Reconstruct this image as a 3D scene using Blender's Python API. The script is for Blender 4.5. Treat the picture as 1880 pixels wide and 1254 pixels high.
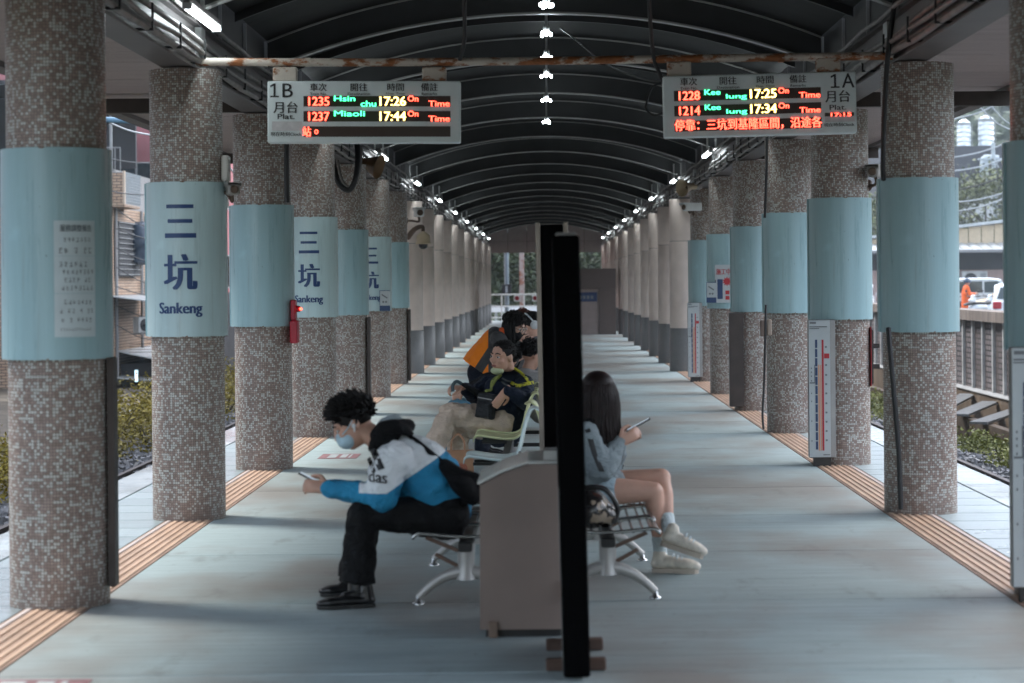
import bpy, bmesh, math, random
import numpy as np
from mathutils import Vector, Matrix, noise
from mathutils.bvhtree import BVHTree

for o in list(bpy.data.objects):
    bpy.data.objects.remove(o)
R = math.radians
scene = bpy.context.scene
COL = scene.collection

# ------------------------------------------------------------------ camera, sky, sun, exposure
EYE = 1.61                      # eye height above the platform
cam_data = bpy.data.cameras.new('camera')
cam = bpy.data.objects.new('camera', cam_data)
COL.objects.link(cam)
cam.location = (0, 0, EYE)
cam.rotation_euler = (R(90), R(0.5), 0)
cam_data.sensor_width = 36
cam_data.lens = 4000 / 1880 * 36
cam_data.shift_x = -63 / 1880
cam_data.shift_y = -108 / 1880
cam_data.clip_start = 0.1
cam_data.clip_end = 3000
cam_data.dof.use_dof = True
cam_data.dof.focus_distance = 21
cam_data.dof.aperture_fstop = 3.2
scene.camera = cam

SUN_EL, SUN_AZ = R(48), R(-60)
world = bpy.data.worlds.new('World')
scene.world = world
world.use_nodes = True
wn = world.node_tree.nodes
wl = world.node_tree.links
wn.clear()
w_out = wn.new('ShaderNodeOutputWorld')
w_bg = wn.new('ShaderNodeBackground')
w_sky = wn.new('ShaderNodeTexSky')
w_sky.sky_type = 'NISHITA'
w_sky.sun_disc = False
w_sky.sun_elevation = SUN_EL
w_sky.sun_rotation = -SUN_AZ
w_sky.air_density = 1.0
w_sky.dust_density = 1.5
w_sky.ozone_density = 1.0
w_bg.inputs['Strength'].default_value = 0.13
w_hs = wn.new('ShaderNodeHueSaturation')      # an overcast, nearly colourless sky
w_hs.inputs['Saturation'].default_value = 0.55
wl.new(w_sky.outputs[0], w_hs.inputs['Color'])
wl.new(w_hs.outputs[0], w_bg.inputs['Color'])
wl.new(w_bg.outputs[0], w_out.inputs['Surface'])

sun_data = bpy.data.lights.new('sun', 'SUN')
sun_data.energy = 1.0
sun_data.angle = R(15)
sun_data.color = (1.0, 0.97, 0.92)
sun = bpy.data.objects.new('sun', sun_data)
COL.objects.link(sun)
sd = Vector((math.sin(SUN_AZ) * math.cos(SUN_EL), math.cos(SUN_AZ) * math.cos(SUN_EL), math.sin(SUN_EL)))
sun.rotation_euler = sd.to_track_quat('Z', 'Y').to_euler()

scene.view_settings.view_transform = 'Standard'
scene.view_settings.look = 'None'
scene.view_settings.exposure = 2.45
scene.view_settings.gamma = 1
scene.view_settings.use_curve_mapping = False
scene.render.engine = 'CYCLES'
scene.cycles.use_denoising = True
scene.cycles.max_bounces = 7
scene.cycles.diffuse_bounces = 4
scene.cycles.glossy_bounces = 3
scene.cycles.transparent_max_bounces = 6
scene.cycles.sample_clamp_indirect = 6
scene.cycles.caustics_reflective = False
scene.cycles.caustics_refractive = False

# ------------------------------------------------------------------ helpers
FPX, VX, VY, ROLL = 4000.0, 1003.0, 519.0, math.tan(R(0.5))

def P(px, py, d):
    """a point of the place at distance d along the platform, from its direction as seen from the eye"""
    u, v = px - VX, py - VY
    return Vector(((u - ROLL * v) * d / FPX, d, EYE - (v + ROLL * u) * d / FPX))

ORG = {}

def tag(o, label=None, cat=None, group=None, kind=None):
    if label: o['label'] = label
    if cat: o['category'] = cat
    if group: o['group'] = group
    if kind: o['kind'] = kind
    return o

def thing(name, label, cat, loc=(0, 0, 0), group=None, rz=0.0, parent=None):
    o = bpy.data.objects.new(name, None)
    COL.objects.link(o)
    o.empty_display_size = 0.1
    o.location = loc
    o.rotation_euler = (0, 0, rz)
    ORG[o.name] = Vector(loc)
    return tag(o, label, cat, group)

def local(o):
    """parts of this thing are modelled in its own coordinates"""
    ORG[o.name] = Vector((0, 0, 0))
    return o

def link(name, me, parent=None, org=None):
    o = bpy.data.objects.new(name, me)
    COL.objects.link(o)
    if parent is not None:
        o.parent = parent
        ORG[o.name] = ORG.get(parent.name, Vector((0, 0, 0)))
    return o

def copy_tree(o, parent=None):
    c = o.copy()
    COL.objects.link(c)
    if parent is not None: c.parent = parent
    ORG[c.name] = Vector((0, 0, 0))
    for ch in list(o.children):
        copy_tree(ch, c)
    return c

def frame_of(t, side=None):
    t = t.normalized()
    if side is None or abs(t.dot(Vector(side).normalized())) > 0.97:
        side = Vector((0, 0, 1)) if abs(t.z) < 0.9 else Vector((1, 0, 0))
    side = Vector(side)
    u = (side - t * side.dot(t)).normalized()
    return u, t.cross(u).normalized()

def spline(pts, vals, n):
    """Catmull-Rom through points (with radii)"""
    pts = [Vector(p) for p in pts]
    if len(pts) < 3 or n < 2: 
        return pts, list(vals)
    op, ov = [], []
    for i in range(len(pts) - 1):
        p0 = pts[max(i - 1, 0)]; p1 = pts[i]; p2 = pts[i + 1]; p3 = pts[min(i + 2, len(pts) - 1)]
        for k in range(n):
            t = k / n
            t2, t3 = t * t, t * t * t
            op.append(0.5 * ((2 * p1) + (p2 - p0) * t + (2 * p0 - 5 * p1 + 4 * p2 - p3) * t2 + (3 * p1 - p0 - 3 * p2 + p3) * t3))
            ov.append(vals[i] * (1 - t) + vals[i + 1] * t)
    op.append(pts[-1]); ov.append(vals[-1])
    return op, ov

class MB:
    """collects shapes that make up ONE mesh"""
    def __init__(s):
        s.v, s.f, s.sm = [], [], []
    def add(s, vs, fs, smooth=False):
        b = len(s.v)
        s.v += [tuple(v) for v in vs]
        s.f += [tuple(i + b for i in f) for f in fs]
        s.sm += [smooth] * len(fs)
        return s
    def box(s, x0, x1, y0, y1, z0, z1):
        vs = [(x0, y0, z0), (x1, y0, z0), (x1, y1, z0), (x0, y1, z0), (x0, y0, z1), (x1, y0, z1), (x1, y1, z1), (x0, y1, z1)]
        return s.add(vs, [(0, 3, 2, 1), (4, 5, 6, 7), (0, 1, 5, 4), (1, 2, 6, 5), (2, 3, 7, 6), (3, 0, 4, 7)])
    def bbox(s, x0, x1, y0, y1, z0, z1, b=0.01):
        """box with chamfered edges"""
        vs = []
        for z, ins in ((z0, b), (z0 + b, 0), (z1 - b, 0), (z1, b)):
            a0, a1, c0, c1 = x0 + ins, x1 - ins, y0 + ins, y1 - ins
            vs += [(a0 + b, c0, z), (a1 - b, c0, z), (a1, c0 + b, z), (a1, c1 - b, z), (a1 - b, c1, z), (a0 + b, c1, z), (a0, c1 - b, z), (a0, c0 + b, z)]
        fs = [tuple(reversed(range(8))), tuple(range(24, 32))]
        for k in range(3):
            for i in range(8):
                j = (i + 1) % 8
                fs.append((k * 8 + i, k * 8 + j, k * 8 + 8 + j, k * 8 + 8 + i))
        return s.add(vs, fs)
    def obox(s, c, size, m=None):
        m = m or Matrix.Identity(3)
        c = Vector(c); h = [k / 2 for k in size]
        vs = [c + m @ Vector((a * h[0], b * h[1], g * h[2])) for g in (-1, 1) for a, b in ((-1, -1), (1, -1), (1, 1), (-1, 1))]
        return s.add(vs, [(0, 3, 2, 1), (4, 5, 6, 7), (0, 1, 5, 4), (1, 2, 6, 5), (2, 3, 7, 6), (3, 0, 4, 7)])
    def bar(s, a, b, w, h, side=None):
        a, b = Vector(a), Vector(b)
        u, v = frame_of(b - a, side)
        vs = [p + u * (i * h / 2) + v * (j * w / 2) for p in (a, b) for i, j in ((-1, -1), (1, -1), (1, 1), (-1, 1))]
        return s.add(vs, [(0, 3, 2, 1), (4, 5, 6, 7), (0, 1, 5, 4), (1, 2, 6, 5), (2, 3, 7, 6), (3, 0, 4, 7)])
    def tube(s, pts, radii, seg=10, n=1, side=None, ratio=1.0, round_caps=False, smooth=True):
        if not hasattr(radii, '__len__'): radii = [radii] * len(pts)
        pts, radii = spline(pts, radii, n)
        pts = [Vector(p) for p in pts]
        P_, R_, T_ = [], [], []
        N = len(pts)
        for i in range(N):
            t = (pts[min(i + 1, N - 1)] - pts[max(i - 1, 0)])
            if t.length < 1e-9: t = Vector((0, 0, 1))
            P_.append(pts[i]); R_.append(radii[i]); T_.append(t.normalized())
        if round_caps:
            pre, post = [], []
            for a in (80, 55, 28):
                a = R(a)
                pre.append((P_[0] - T_[0] * R_[0] * math.sin(a), R_[0] * math.cos(a), T_[0]))
                post.insert(0, (P_[-1] + T_[-1] * R_[-1] * math.sin(a), R_[-1] * math.cos(a), T_[-1]))
            P_ = [p[0] for p in pre] + P_ + [p[0] for p in post]
            R_ = [p[1] for p in pre] + R_ + [p[1] for p in post]
            T_ = [p[2] for p in pre] + T_ + [p[2] for p in post]
        vs, fs = [], []
        pu = None
        for p, r, t in zip(P_, R_, T_):
            if side is not None: u, v = frame_of(t, side)
            elif pu is None: u, v = frame_of(t)
            else:
                u = (pu - t * pu.dot(t))
                u = u.normalized() if u.length > 1e-6 else frame_of(t)[0]
                v = t.cross(u)
            pu = u
            for k in range(seg):
                a = 2 * math.pi * k / seg
                vs.append(p + u * (math.cos(a) * r * ratio) + v * (math.sin(a) * r))
        M = len(P_)
        for i in range(M - 1):
            for k in range(seg):
                j = (k + 1) % seg
                fs.append((i * seg + k, i * seg + j, (i + 1) * seg + j, (i + 1) * seg + k))
        b = len(s.f)
        s.add(vs, fs, smooth)
        s.add(vs[:seg], [tuple(reversed(range(seg)))])
        s.add(vs[-seg:], [tuple(range(seg))])
        return s
    def ball(s, c, r, m=None, seg=14, rings=9):
        if not hasattr(r, '__len__'): r = (r, r, r)
        m = m or Matrix.Identity(3)
        c = Vector(c)
        vs = [c + m @ Vector((0, 0, r[2]))]
        for i in range(1, rings):
            a = math.pi * i / rings
            for k in range(seg):
                b = 2 * math.pi * k / seg
                vs.append(c + m @ Vector((r[0] * math.sin(a) * math.cos(b), r[1] * math.sin(a) * math.sin(b), r[2] * math.cos(a))))
        vs.append(c + m @ Vector((0, 0, -r[2])))
        fs = []
        for k in range(seg): fs.append((0, 1 + k, 1 + (k + 1) % seg))
        for i in range(rings - 2):
            for k in range(seg):
                a, b = 1 + i * seg + k, 1 + i * seg + (k + 1) % seg
                fs.append((a, a + seg, b + seg, b))
        L = len(vs) - 1; q = 1 + (rings - 2) * seg
        for k in range(seg): fs.append((L, q + (k + 1) % seg, q + k))
        return s.add(vs, fs, True)
    def lathe(s, prof, c=(0, 0, 0), seg=24, smooth=True, caps=True, m=None):
        c = Vector(c); m = m or Matrix.Identity(3)
        vs = [c + m @ Vector((r * math.cos(2 * math.pi * k / seg), r * math.sin(2 * math.pi * k / seg), z)) for r, z in prof for k in range(seg)]
        fs = []
        for i in range(len(prof) - 1):
            for k in range(seg):
                j = (k + 1) % seg
                fs.append((i * seg + k, i * seg + j, (i + 1) * seg + j, (i + 1) * seg + k))
        s.add(vs, fs, smooth)
        if caps:
            n = len(prof)
            if prof[0][0] > 1e-4: s.add(vs[:seg], [tuple(reversed(range(seg)))])
            if prof[-1][0] > 1e-4: s.add(vs[-seg:], [tuple(range(seg))])
        return s
    def prism(s, poly, axis, a, b):
        """polygon (in the two other axes, in order) extruded along axis from a to b"""
        def mk(p, t):
            return {'x': (t, p[0], p[1]), 'y': (p[0], t, p[1]), 'z': (p[0], p[1], t)}[axis]
        n = len(poly)
        vs = [mk(p, a) for p in poly] + [mk(p, b) for p in poly]
        fs = [tuple(range(n)), tuple(reversed(range(n, 2 * n)))]
        for i in range(n):
            j = (i + 1) % n
            fs.append((i, i + n, j + n, j))
        return s.add(vs, fs)
    def mesh(s, name, org=Vector((0, 0, 0)), fix=True):
        me = bpy.data.meshes.new(name)
        me.from_pydata([(v[0] - org[0], v[1] - org[1], v[2] - org[2]) for v in s.v], [], s.f)
        me.polygons.foreach_set('use_smooth', s.sm)
        if fix:
            bm = bmesh.new(); bm.from_mesh(me)
            bmesh.ops.recalc_face_normals(bm, faces=bm.faces)
            bm.to_mesh(me); bm.free()
        me.update()
        return me
    def build(s, name, mat, parent=None, fix=True):
        org = ORG.get(parent.name, Vector((0, 0, 0))) if parent is not None else Vector((0, 0, 0))
        me = s.mesh(name, org, fix)
        me.materials.append(mat)
        return link(name, me, parent)

# ------------------------------------------------------------------ materials
MATS = {}

class NT:
    def __init__(s, name):
        s.m = bpy.data.materials.new(name); s.m.use_nodes = True
        s.t = s.m.node_tree; s.t.nodes.clear()
        s.out = s.n('ShaderNodeOutputMaterial'); s.b = s.n('ShaderNodeBsdfPrincipled')
        s.l(s.b.outputs[0], s.out.inputs[0])
        s.tc = s.n('ShaderNodeTexCoord')
    def n(s, t, **k):
        x = s.t.nodes.new(t)
        for a, b in k.items(): setattr(x, a, b)
        return x
    def l(s, a, b): s.t.links.new(a, b)
    def noise(s, scale, detail=4, vec=None, rough=0.55, dim=None):
        x = s.n('ShaderNodeTexNoise'); x.inputs['Scale'].default_value = scale
        x.inputs['Detail'].default_value = detail; x.inputs['Roughness'].default_value = rough
        s.l(vec or s.tc.outputs['Object'], x.inputs['Vector']); return x
    def map(s, scale=(1, 1, 1), src=None, rot=(0, 0, 0)):
        x = s.n('ShaderNodeMapping'); x.inputs['Scale'].default_value = scale; x.inputs['Rotation'].default_value = rot
        s.l(src or s.tc.outputs['Object'], x.inputs['Vector']); return x.outputs[0]
    def ramp(s, src, stops, interp='LINEAR'):
        x = s.n('ShaderNodeValToRGB'); x.color_ramp.interpolation = interp
        e = x.color_ramp.elements
        while len(e) < len(stops): e.new(0.5)
        for k, (p, c) in enumerate(stops):
            e[k].position = p; e[k].color = (*c, 1) if hasattr(c, '__len__') else (c, c, c, 1)
        s.l(src, x.inputs[0]); return x.outputs[0]
    def mix(s, fac, a, b, mode='MIX'):
        x = s.n('ShaderNodeMix', data_type='RGBA', blend_type=mode)
        for i, val in ((0, fac), (6, a), (7, b)):
            if hasattr(val, 'links') or hasattr(val, 'is_linked'): s.l(val, x.inputs[i])
            elif hasattr(val, '__len__'): x.inputs[i].default_value = (*val, 1)
            else: x.inputs[i].default_value = val
        return x.outputs[2]
    def math(s, op, a, b=None, c=None):
        x = s.n('ShaderNodeMath', operation=op)
        for i, val in enumerate((a, b, c)):
            if val is None: continue
            if hasattr(val, 'is_linked'): s.l(val, x.inputs[i])
            else: x.inputs[i].default_value = val
        return x.outputs[0]
    def bump(s, h, strength=0.3, dist=0.01):
        x = s.n('ShaderNodeBump'); x.inputs['Strength'].default_value = strength; x.inputs['Distance'].default_value = dist
        s.l(h, x.inputs['Height']); s.l(x.outputs[0], s.b.inputs['Normal'])
    def set(s, **k):
        for a, v in k.items():
            i = s.b.inputs[a.replace('_', ' ')]
            if hasattr(v, 'is_linked'): s.l(v, i)
            elif hasattr(v, '__len__'): i.default_value = (*v, 1)
            else: i.default_value = v
        return s

def mat(name, col, rough=0.6, metal=0.0, var=0.12, scale=6.0, bump=0.0, bscale=80.0, rust=None, rust_amt=0.0, rust_scale=3.0,
        emit=0.0, stretch=(1, 1, 1), coat=0.0, spec=None, tint=0.0):
    if name in MATS: return MATS[name]
    t = NT(name)
    vec = t.map(stretch)
    nz = t.noise(scale, 5, vec).outputs[0]
    lo = tuple(c * (1 - var) for c in col); hi = tuple(min(1, c * (1 + var)) for c in col)
    c = t.ramp(nz, [(0.3, lo), (0.7, hi)])
    if tint:
        oi = t.n('ShaderNodeObjectInfo')
        c = t.mix(1.0, c, t.ramp(oi.outputs['Random'], [(0, 1 - tint), (1, 1 + 0 * tint)]), 'MULTIPLY')
    if rust:
        r1 = t.noise(rust_scale, 8, vec, 0.7).outputs[0]
        fac = t.ramp(r1, [(0.62 - rust_amt, 0.0), (0.68 - rust_amt, 1.0)])
        rc = t.ramp(t.noise(rust_scale * 7, 4, vec).outputs[0], [(0.3, tuple(k * 0.5 for k in rust)), (0.7, rust)])
        c = t.mix(fac, c, rc)
        t.set(Roughness=t.mix(fac, (rough,) * 3, (0.85,) * 3))
    else:
        t.set(Roughness=rough)
    t.set(Base_Color=c, Metallic=metal)
    if spec is not None: t.set(Specular_IOR_Level=spec)
    if coat: t.set(Coat_Weight=coat)
    if bump: t.bump(t.noise(bscale, 3).outputs[0], bump, 0.01)
    if emit:
        t.set(Emission_Color=col, Emission_Strength=emit)
    MATS[name] = t.m
    return t.m

def glow(name, col, strength):
    t = NT(name); t.set(Base_Color=(0.02, 0.02, 0.02), Emission_Color=col, Emission_Strength=strength, Roughness=0.5)
    MATS[name] = t.m
    return t.m

def mosaic_mat(name, radius, n_round, dark, dark2, pale, pale_share, seed):
    t = NT(name)
    sx = t.n('ShaderNodeSeparateXYZ'); t.l(t.tc.outputs['Object'], sx.inputs[0])
    pitch = 2 * math.pi * radius / n_round
    ang = t.math('ARCTAN2', sx.outputs[1], sx.outputs[0])
    u = t.math('MULTIPLY_ADD', ang, n_round / (2 * math.pi), 200.0 + seed)
    v = t.math('MULTIPLY_ADD', sx.outputs[2], 1 / pitch, 50.0)
    oi = t.n('ShaderNodeObjectInfo')
    off = t.math('MULTIPLY', oi.outputs['Random'], 900.0)
    cu, cv = t.math('FLOOR', u), t.math('FLOOR', v)
    comb = t.n('ShaderNodeCombineXYZ'); t.l(cu, comb.inputs[0]); t.l(cv, comb.inputs[1]); t.l(off, comb.inputs[2])
    wn_ = t.n('ShaderNodeTexWhiteNoise'); t.l(comb.outputs[0], wn_.inputs['Vector'])
    cl = t.noise(0.23, 2, comb.outputs[0]).outputs[0]
    val = t.math('ADD', wn_.outputs[0], t.math('MULTIPLY_ADD', cl, 0.7, -0.35))
    isp = t.math('GREATER_THAN', val, 1 - pale_share)
    wn2 = t.n('ShaderNodeTexWhiteNoise'); 
    c2 = t.n('ShaderNodeVectorMath', operation='ADD'); t.l(comb.outputs[0], c2.inputs[0]); c2.inputs[1].default_value = (31, 7, 3)
    t.l(c2.outputs[0], wn2.inputs['Vector'])
    dk = t.ramp(wn2.outputs[0], [(0, dark), (1, dark2)])
    pl = t.ramp(wn2.outputs[0], [(0, tuple(k * 0.78 for k in pale)), (1, pale)])
    c = t.mix(isp, dk, pl)
    fu, fv = t.math('FRACT', u), t.math('FRACT', v)
    g = t.math('MINIMUM', t.math('MINIMUM', fu, t.math('SUBTRACT', 1.0, fu)), t.math('MINIMUM', fv, t.math('SUBTRACT', 1.0, fv)))
    gr = t.math('LESS_THAN', g, 0.085)
    c = t.mix(gr, c, (0.13, 0.11, 0.10))
    big = t.noise(2.2, 5).outputs[0]
    c = t.mix(1.0, c, t.ramp(big, [(0.3, 0.78), (0.65, 1.0)]), 'MULTIPLY')
    # grime splashed up from the floor, and missing tiles
    low = t.math('SUBTRACT', 1.0, t.math('MULTIPLY', sx.outputs[2], 5.0))
    dn = t.math('MULTIPLY', t.math('MAXIMUM', low, 0.0), t.noise(9, 4).outputs[0])
    c = t.mix(dn, c, (0.16, 0.12, 0.10))
    miss = t.math('GREATER_THAN', t.math('ADD', wn2.outputs[0], t.math('MULTIPLY', t.noise(0.35, 2, comb.outputs[0]).outputs[0], 0.5)), 1.345)
    c = t.mix(miss, c, (0.10, 0.085, 0.08))
    t.set(Base_Color=c, Roughness=t.mix(gr, (0.34,) * 3, (0.8,) * 3))
    t.bump(t.math('MINIMUM', g, 0.1), 0.35, 0.02)
    MATS[name] = t.m
    return t.m

def concrete_mat(name, a, b, brown, rough_lo, rough_hi, streak=(0.35, 7, 1), tint=0.16):
    t = NT(name)
    geo = t.n('ShaderNodeNewGeometry')
    pos = geo.outputs['Position']
    brushed = t.noise(3.0, 6, t.map(streak, pos), 0.65).outputs[0]
    fine = t.noise(1.0, 5, t.map((3, 90, 3), pos), 0.6).outputs[0]
    cloud = t.noise(0.55, 5, t.map((1, 0.6, 1), pos)).outputs[0]
    spots = t.noise(3.2, 6, t.map((1, 0.35, 1), pos), 0.7).outputs[0]
    c = t.ramp(brushed, [(0.28, a), (0.72, b)])
    c = t.mix(t.ramp(cloud, [(0.44, 0.0), (0.60, 0.95)]), c, brown)
    c = t.mix(t.ramp(spots, [(0.58, 0.0), (0.72, 0.5)]), c, tuple(k * 0.5 for k in brown))
    speck = t.noise(26, 3, t.map((1, 0.6, 1), pos), 0.6).outputs[0]
    c = t.mix(t.ramp(speck, [(0.66, 0.0), (0.72, 0.5)]), c, tuple(k * 0.4 for k in brown))
    c = t.mix(0.35, c, t.ramp(fine, [(0.3, 0.25), (0.7, 0.72)]), 'OVERLAY')
    lines = t.noise(1.0, 3, t.map((0.5, 22, 1), pos), 0.5).outputs[0]
    c = t.mix(0.18, c, t.ramp(lines, [(0.35, 0.3), (0.65, 0.62)]), 'OVERLAY')
    oi = t.n('ShaderNodeObjectInfo')
    c = t.mix(1.0, c, t.ramp(oi.outputs['Random'], [(0, 1 - tint), (1, 1.0)]), 'MULTIPLY')
    t.set(Base_Color=c, Roughness=t.ramp(cloud, [(0.35, rough_hi), (0.65, rough_lo)]))
    t.bump(t.math('ADD', fine, t.math('MULTIPLY', brushed, 2.0)), 0.12, 0.01)
    MATS[name] = t.m
    return t.m

def panel_mat(name, col, z0, z1):
    t = NT(name)
    sx = t.n('ShaderNodeSeparateXYZ'); t.l(t.tc.outputs['Object'], sx.inputs[0])
    streak = t.noise(2.5, 6, t.map((4, 4, 0.25)), 0.65).outputs[0]
    blot = t.noise(5, 5).outputs[0]
    c = t.ramp(streak, [(0.25, tuple(k * 0.80 for k in col)), (0.7, col)])
    c = t.mix(t.ramp(blot, [(0.62, 0.0), (0.74, 0.5)]), c, tuple(k * 1.15 for k in col))
    edge = t.math('MINIMUM', t.math('SUBTRACT', sx.outputs[2], z0), t.math('SUBTRACT', z1, sx.outputs[2]))
    n = t.noise(11, 6, None, 0.7).outputs[0]
    r = t.math('LESS_THAN', edge, t.math('MULTIPLY', t.math('MAXIMUM', t.math('SUBTRACT', n, 0.56), 0.0), 0.12))
    c = t.mix(r, c, (0.20, 0.085, 0.03))
    drip = t.ramp(t.noise(7, 5, t.map((3.5, 3.5, 0.15))).outputs[0], [(0.64, 0.0), (0.72, 0.22)])
    c = t.mix(drip, c, (0.20, 0.20, 0.17))
    spot = t.ramp(t.noise(34, 2).outputs[0], [(0.76, 0.0), (0.78, 0.8)])
    c = t.mix(spot, c, (0.10, 0.10, 0.09))
    oi = t.n('ShaderNodeObjectInfo')
    c = t.mix(1.0, c, t.ramp(oi.outputs['Random'], [(0, 0.9), (1, 1.0)]), 'MULTIPLY')
    t.set(Base_Color=c, Roughness=t.ramp(streak, [(0.3, 0.22), (0.7, 0.40)]))
    t.bump(t.noise(1.2, 2).outputs[0], 0.25, 0.05)
    MATS[name] = t.m
    return t.m

# ------------------------------------------------------------------ lettering
def text_geo(body, bold=0.0, res=3):
    cu = bpy.data.curves.new('lettering', 'FONT')
    cu.body = body; cu.size = 1.0; cu.offset = bold; cu.resolution_u = res
    ob = bpy.data.objects.new('lettering', cu)
    COL.objects.link(ob)
    dg = bpy.context.evaluated_depsgraph_get()
    me = bpy.data.meshes.new_from_object(ob.evaluated_get(dg))
    vs = [(v.co.x, v.co.y) for v in me.vertices]
    fs = [tuple(p.vertices) for p in me.polygons]
    bpy.data.objects.remove(ob); bpy.data.curves.remove(cu); bpy.data.meshes.remove(me)
    return vs, fs

TEXTS = {}

def text_box(body, x0, x1, y0, y1, bold=0.0, cuts=0):
    """flat lettering stretched into the given box -> verts (x, y), faces"""
    key = body
    if key not in TEXTS: TEXTS[key] = text_geo(body)
    vs, fs = TEXTS[key]
    xs = [v[0] for v in vs]; ys = [v[1] for v in vs]
    ax, bx, ay, by = min(xs), max(xs), min(ys), max(ys)
    out = [(x0 + (v[0] - ax) / max(bx - ax, 1e-6) * (x1 - x0), y0 + (v[1] - ay) / max(by - ay, 1e-6) * (y1 - y0)) for v in vs]
    if cuts:
        bm = bmesh.new()
        bv = [bm.verts.new((v[0], v[1], 0)) for v in out]
        for f in fs:
            try: bm.faces.new([bv[i] for i in f])
            except ValueError: pass
        bmesh.ops.triangulate(bm, faces=bm.faces[:])
        for k in range(1, cuts):
            x = x0 + (x1 - x0) * k / cuts
            bmesh.ops.bisect_plane(bm, geom=bm.verts[:] + bm.edges[:] + bm.faces[:], plane_co=(x, 0, 0), plane_no=(1, 0, 0))
        bm.verts.index_update()
        out = [(v.co.x, v.co.y) for v in bm.verts]
        fs = [tuple(v.index for v in f.verts) for f in bm.faces]
        bm.free()
    return out, fs

def lettering(name, body, box, place, m, parent, bold=0.0, cuts=0, out=(0, -1, 0)):
    """bold: the strokes are struck three times, a little beside and a hair above each other"""
    x0, x1, y0, y1 = box
    b = bold * (y1 - y0)
    mb = MB()
    for k, s in enumerate((0,) if not bold else (-b, 0, b)):
        vs, fs = text_box(body, x0 + b + s, x1 - b + s, y0, y1, 0, cuts)
        mb.add([Vector(place(*v)) + Vector(out) * 0.0003 * k for v in vs], fs)
    return mb.build(name, m, parent, fix=False)
# ------------------------------------------------------------------ shared materials
M_floor = concrete_mat('brushed_concrete', (0.335, 0.43, 0.436), (0.452, 0.545, 0.55), (0.30, 0.285, 0.258), 0.46, 0.70)
M_edge = concrete_mat('edge_paving', (0.30, 0.375, 0.39), (0.40, 0.475, 0.49), (0.27, 0.32, 0.335), 0.20, 0.42)
M_coping = concrete_mat('edge_coping', (0.48, 0.55, 0.57), (0.62, 0.68, 0.70), (0.33, 0.36, 0.36), 0.12, 0.3)
M_joint = mat('joint_dark', (0.11, 0.12, 0.12), 0.8)
M_tact = mat('tactile_base', (0.36, 0.235, 0.175), 0.7, var=0.25, scale=9, stretch=(1, 0.3, 1))
M_tactbar = mat('tactile_bar', (0.56, 0.385, 0.27), 0.55, var=0.2, scale=7, stretch=(1, 0.25, 1))
M_tactpale = mat('tactile_bar_worn', (0.58, 0.50, 0.46), 0.55, var=0.2, scale=7, stretch=(1, 0.25, 1))
M_mosaic = mosaic_mat('mosaic_tiles', 0.25, 98, (0.25, 0.178, 0.148), (0.40, 0.305, 0.262), (0.62, 0.615, 0.57), 0.36, 0)
M_panel = panel_mat('enamel_panel', (0.37, 0.56, 0.60), 1.255, 2.315)
M_pink = mat('pink_stone', (0.72, 0.61, 0.55), 0.5, var=0.10, scale=4, bump=0.05, tint=0.1)
M_granite = mat('grey_granite', (0.165, 0.165, 0.165), 0.4, var=0.55, scale=160)
M_brownstone = mat('brown_granite', (0.085, 0.062, 0.055), 0.4, var=0.6, scale=90)
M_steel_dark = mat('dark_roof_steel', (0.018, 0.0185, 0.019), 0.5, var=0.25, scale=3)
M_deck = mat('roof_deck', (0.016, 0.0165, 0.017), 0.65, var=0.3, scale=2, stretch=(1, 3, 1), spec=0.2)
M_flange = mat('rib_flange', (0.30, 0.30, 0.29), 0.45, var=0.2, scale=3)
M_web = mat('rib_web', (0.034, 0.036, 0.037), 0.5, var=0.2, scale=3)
M_beam = mat('beam_paint', (0.115, 0.105, 0.103), 0.45, var=0.15, scale=2)
M_soffit = mat('soffit_panel', (0.44, 0.37, 0.355), 0.3, var=0.12, scale=3, stretch=(0.4, 6, 1), tint=0.12)
M_brownsteel = mat('brown_steel', (0.045, 0.033, 0.028), 0.6, var=0.3)
M_plate = mat('pale_steel_plate', (0.55, 0.57, 0.57), 0.4, var=0.1)
M_conduit = mat('conduit_grey', (0.20, 0.185, 0.175), 0.5, var=0.3, scale=8)
M_black = mat('black_rubber', (0.012, 0.012, 0.013), 0.5, var=0.2)
M_tubeglow = glow('tube_glow', (0.86, 0.96, 1.0), 6.0)
M_lampglow = glow('lamp_glow', (0.84, 0.95, 1.0), 14.0)
M_white = mat('white_paint', (0.72, 0.74, 0.74), 0.4, var=0.06)
M_rustpipe = mat('rusty_cream_pipe', (0.56, 0.50, 0.43), 0.5, var=0.1, rust=(0.36, 0.13, 0.045), rust_amt=0.15, rust_scale=3.5, stretch=(1, 2, 2))
M_signwhite = mat('sign_white', (0.72, 0.79, 0.80), 0.4, var=0.06, rust=(0.40, 0.16, 0.05), rust_amt=-0.12, rust_scale=3.0)
M_ink = mat('ink_black', (0.012, 0.013, 0.015), 0.5, var=0.0)
M_navy = mat('ink_navy', (0.010, 0.045, 0.15), 0.4, var=0.0)

Y0, Y1 = -42.0, 93.0

# ------------------------------------------------------------------ ground, ballast
def grid_mesh(name, x0, x1, nx, y0, y1, ny, zf, m, parent=None):
    xs = np.linspace(x0, x1, nx); ys = np.linspace(y0, y1, ny)
    vs = [(x, y, zf(x, y)) for y in ys for x in xs]
    fs = [(j * nx + i, j * nx + i + 1, (j + 1) * nx + i + 1, (j + 1) * nx + i) for j in range(ny - 1) for i in range(nx - 1)]
    mb = MB(); mb.add(vs, fs, True)
    return mb.build(name, m, parent, fix=False)

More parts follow.
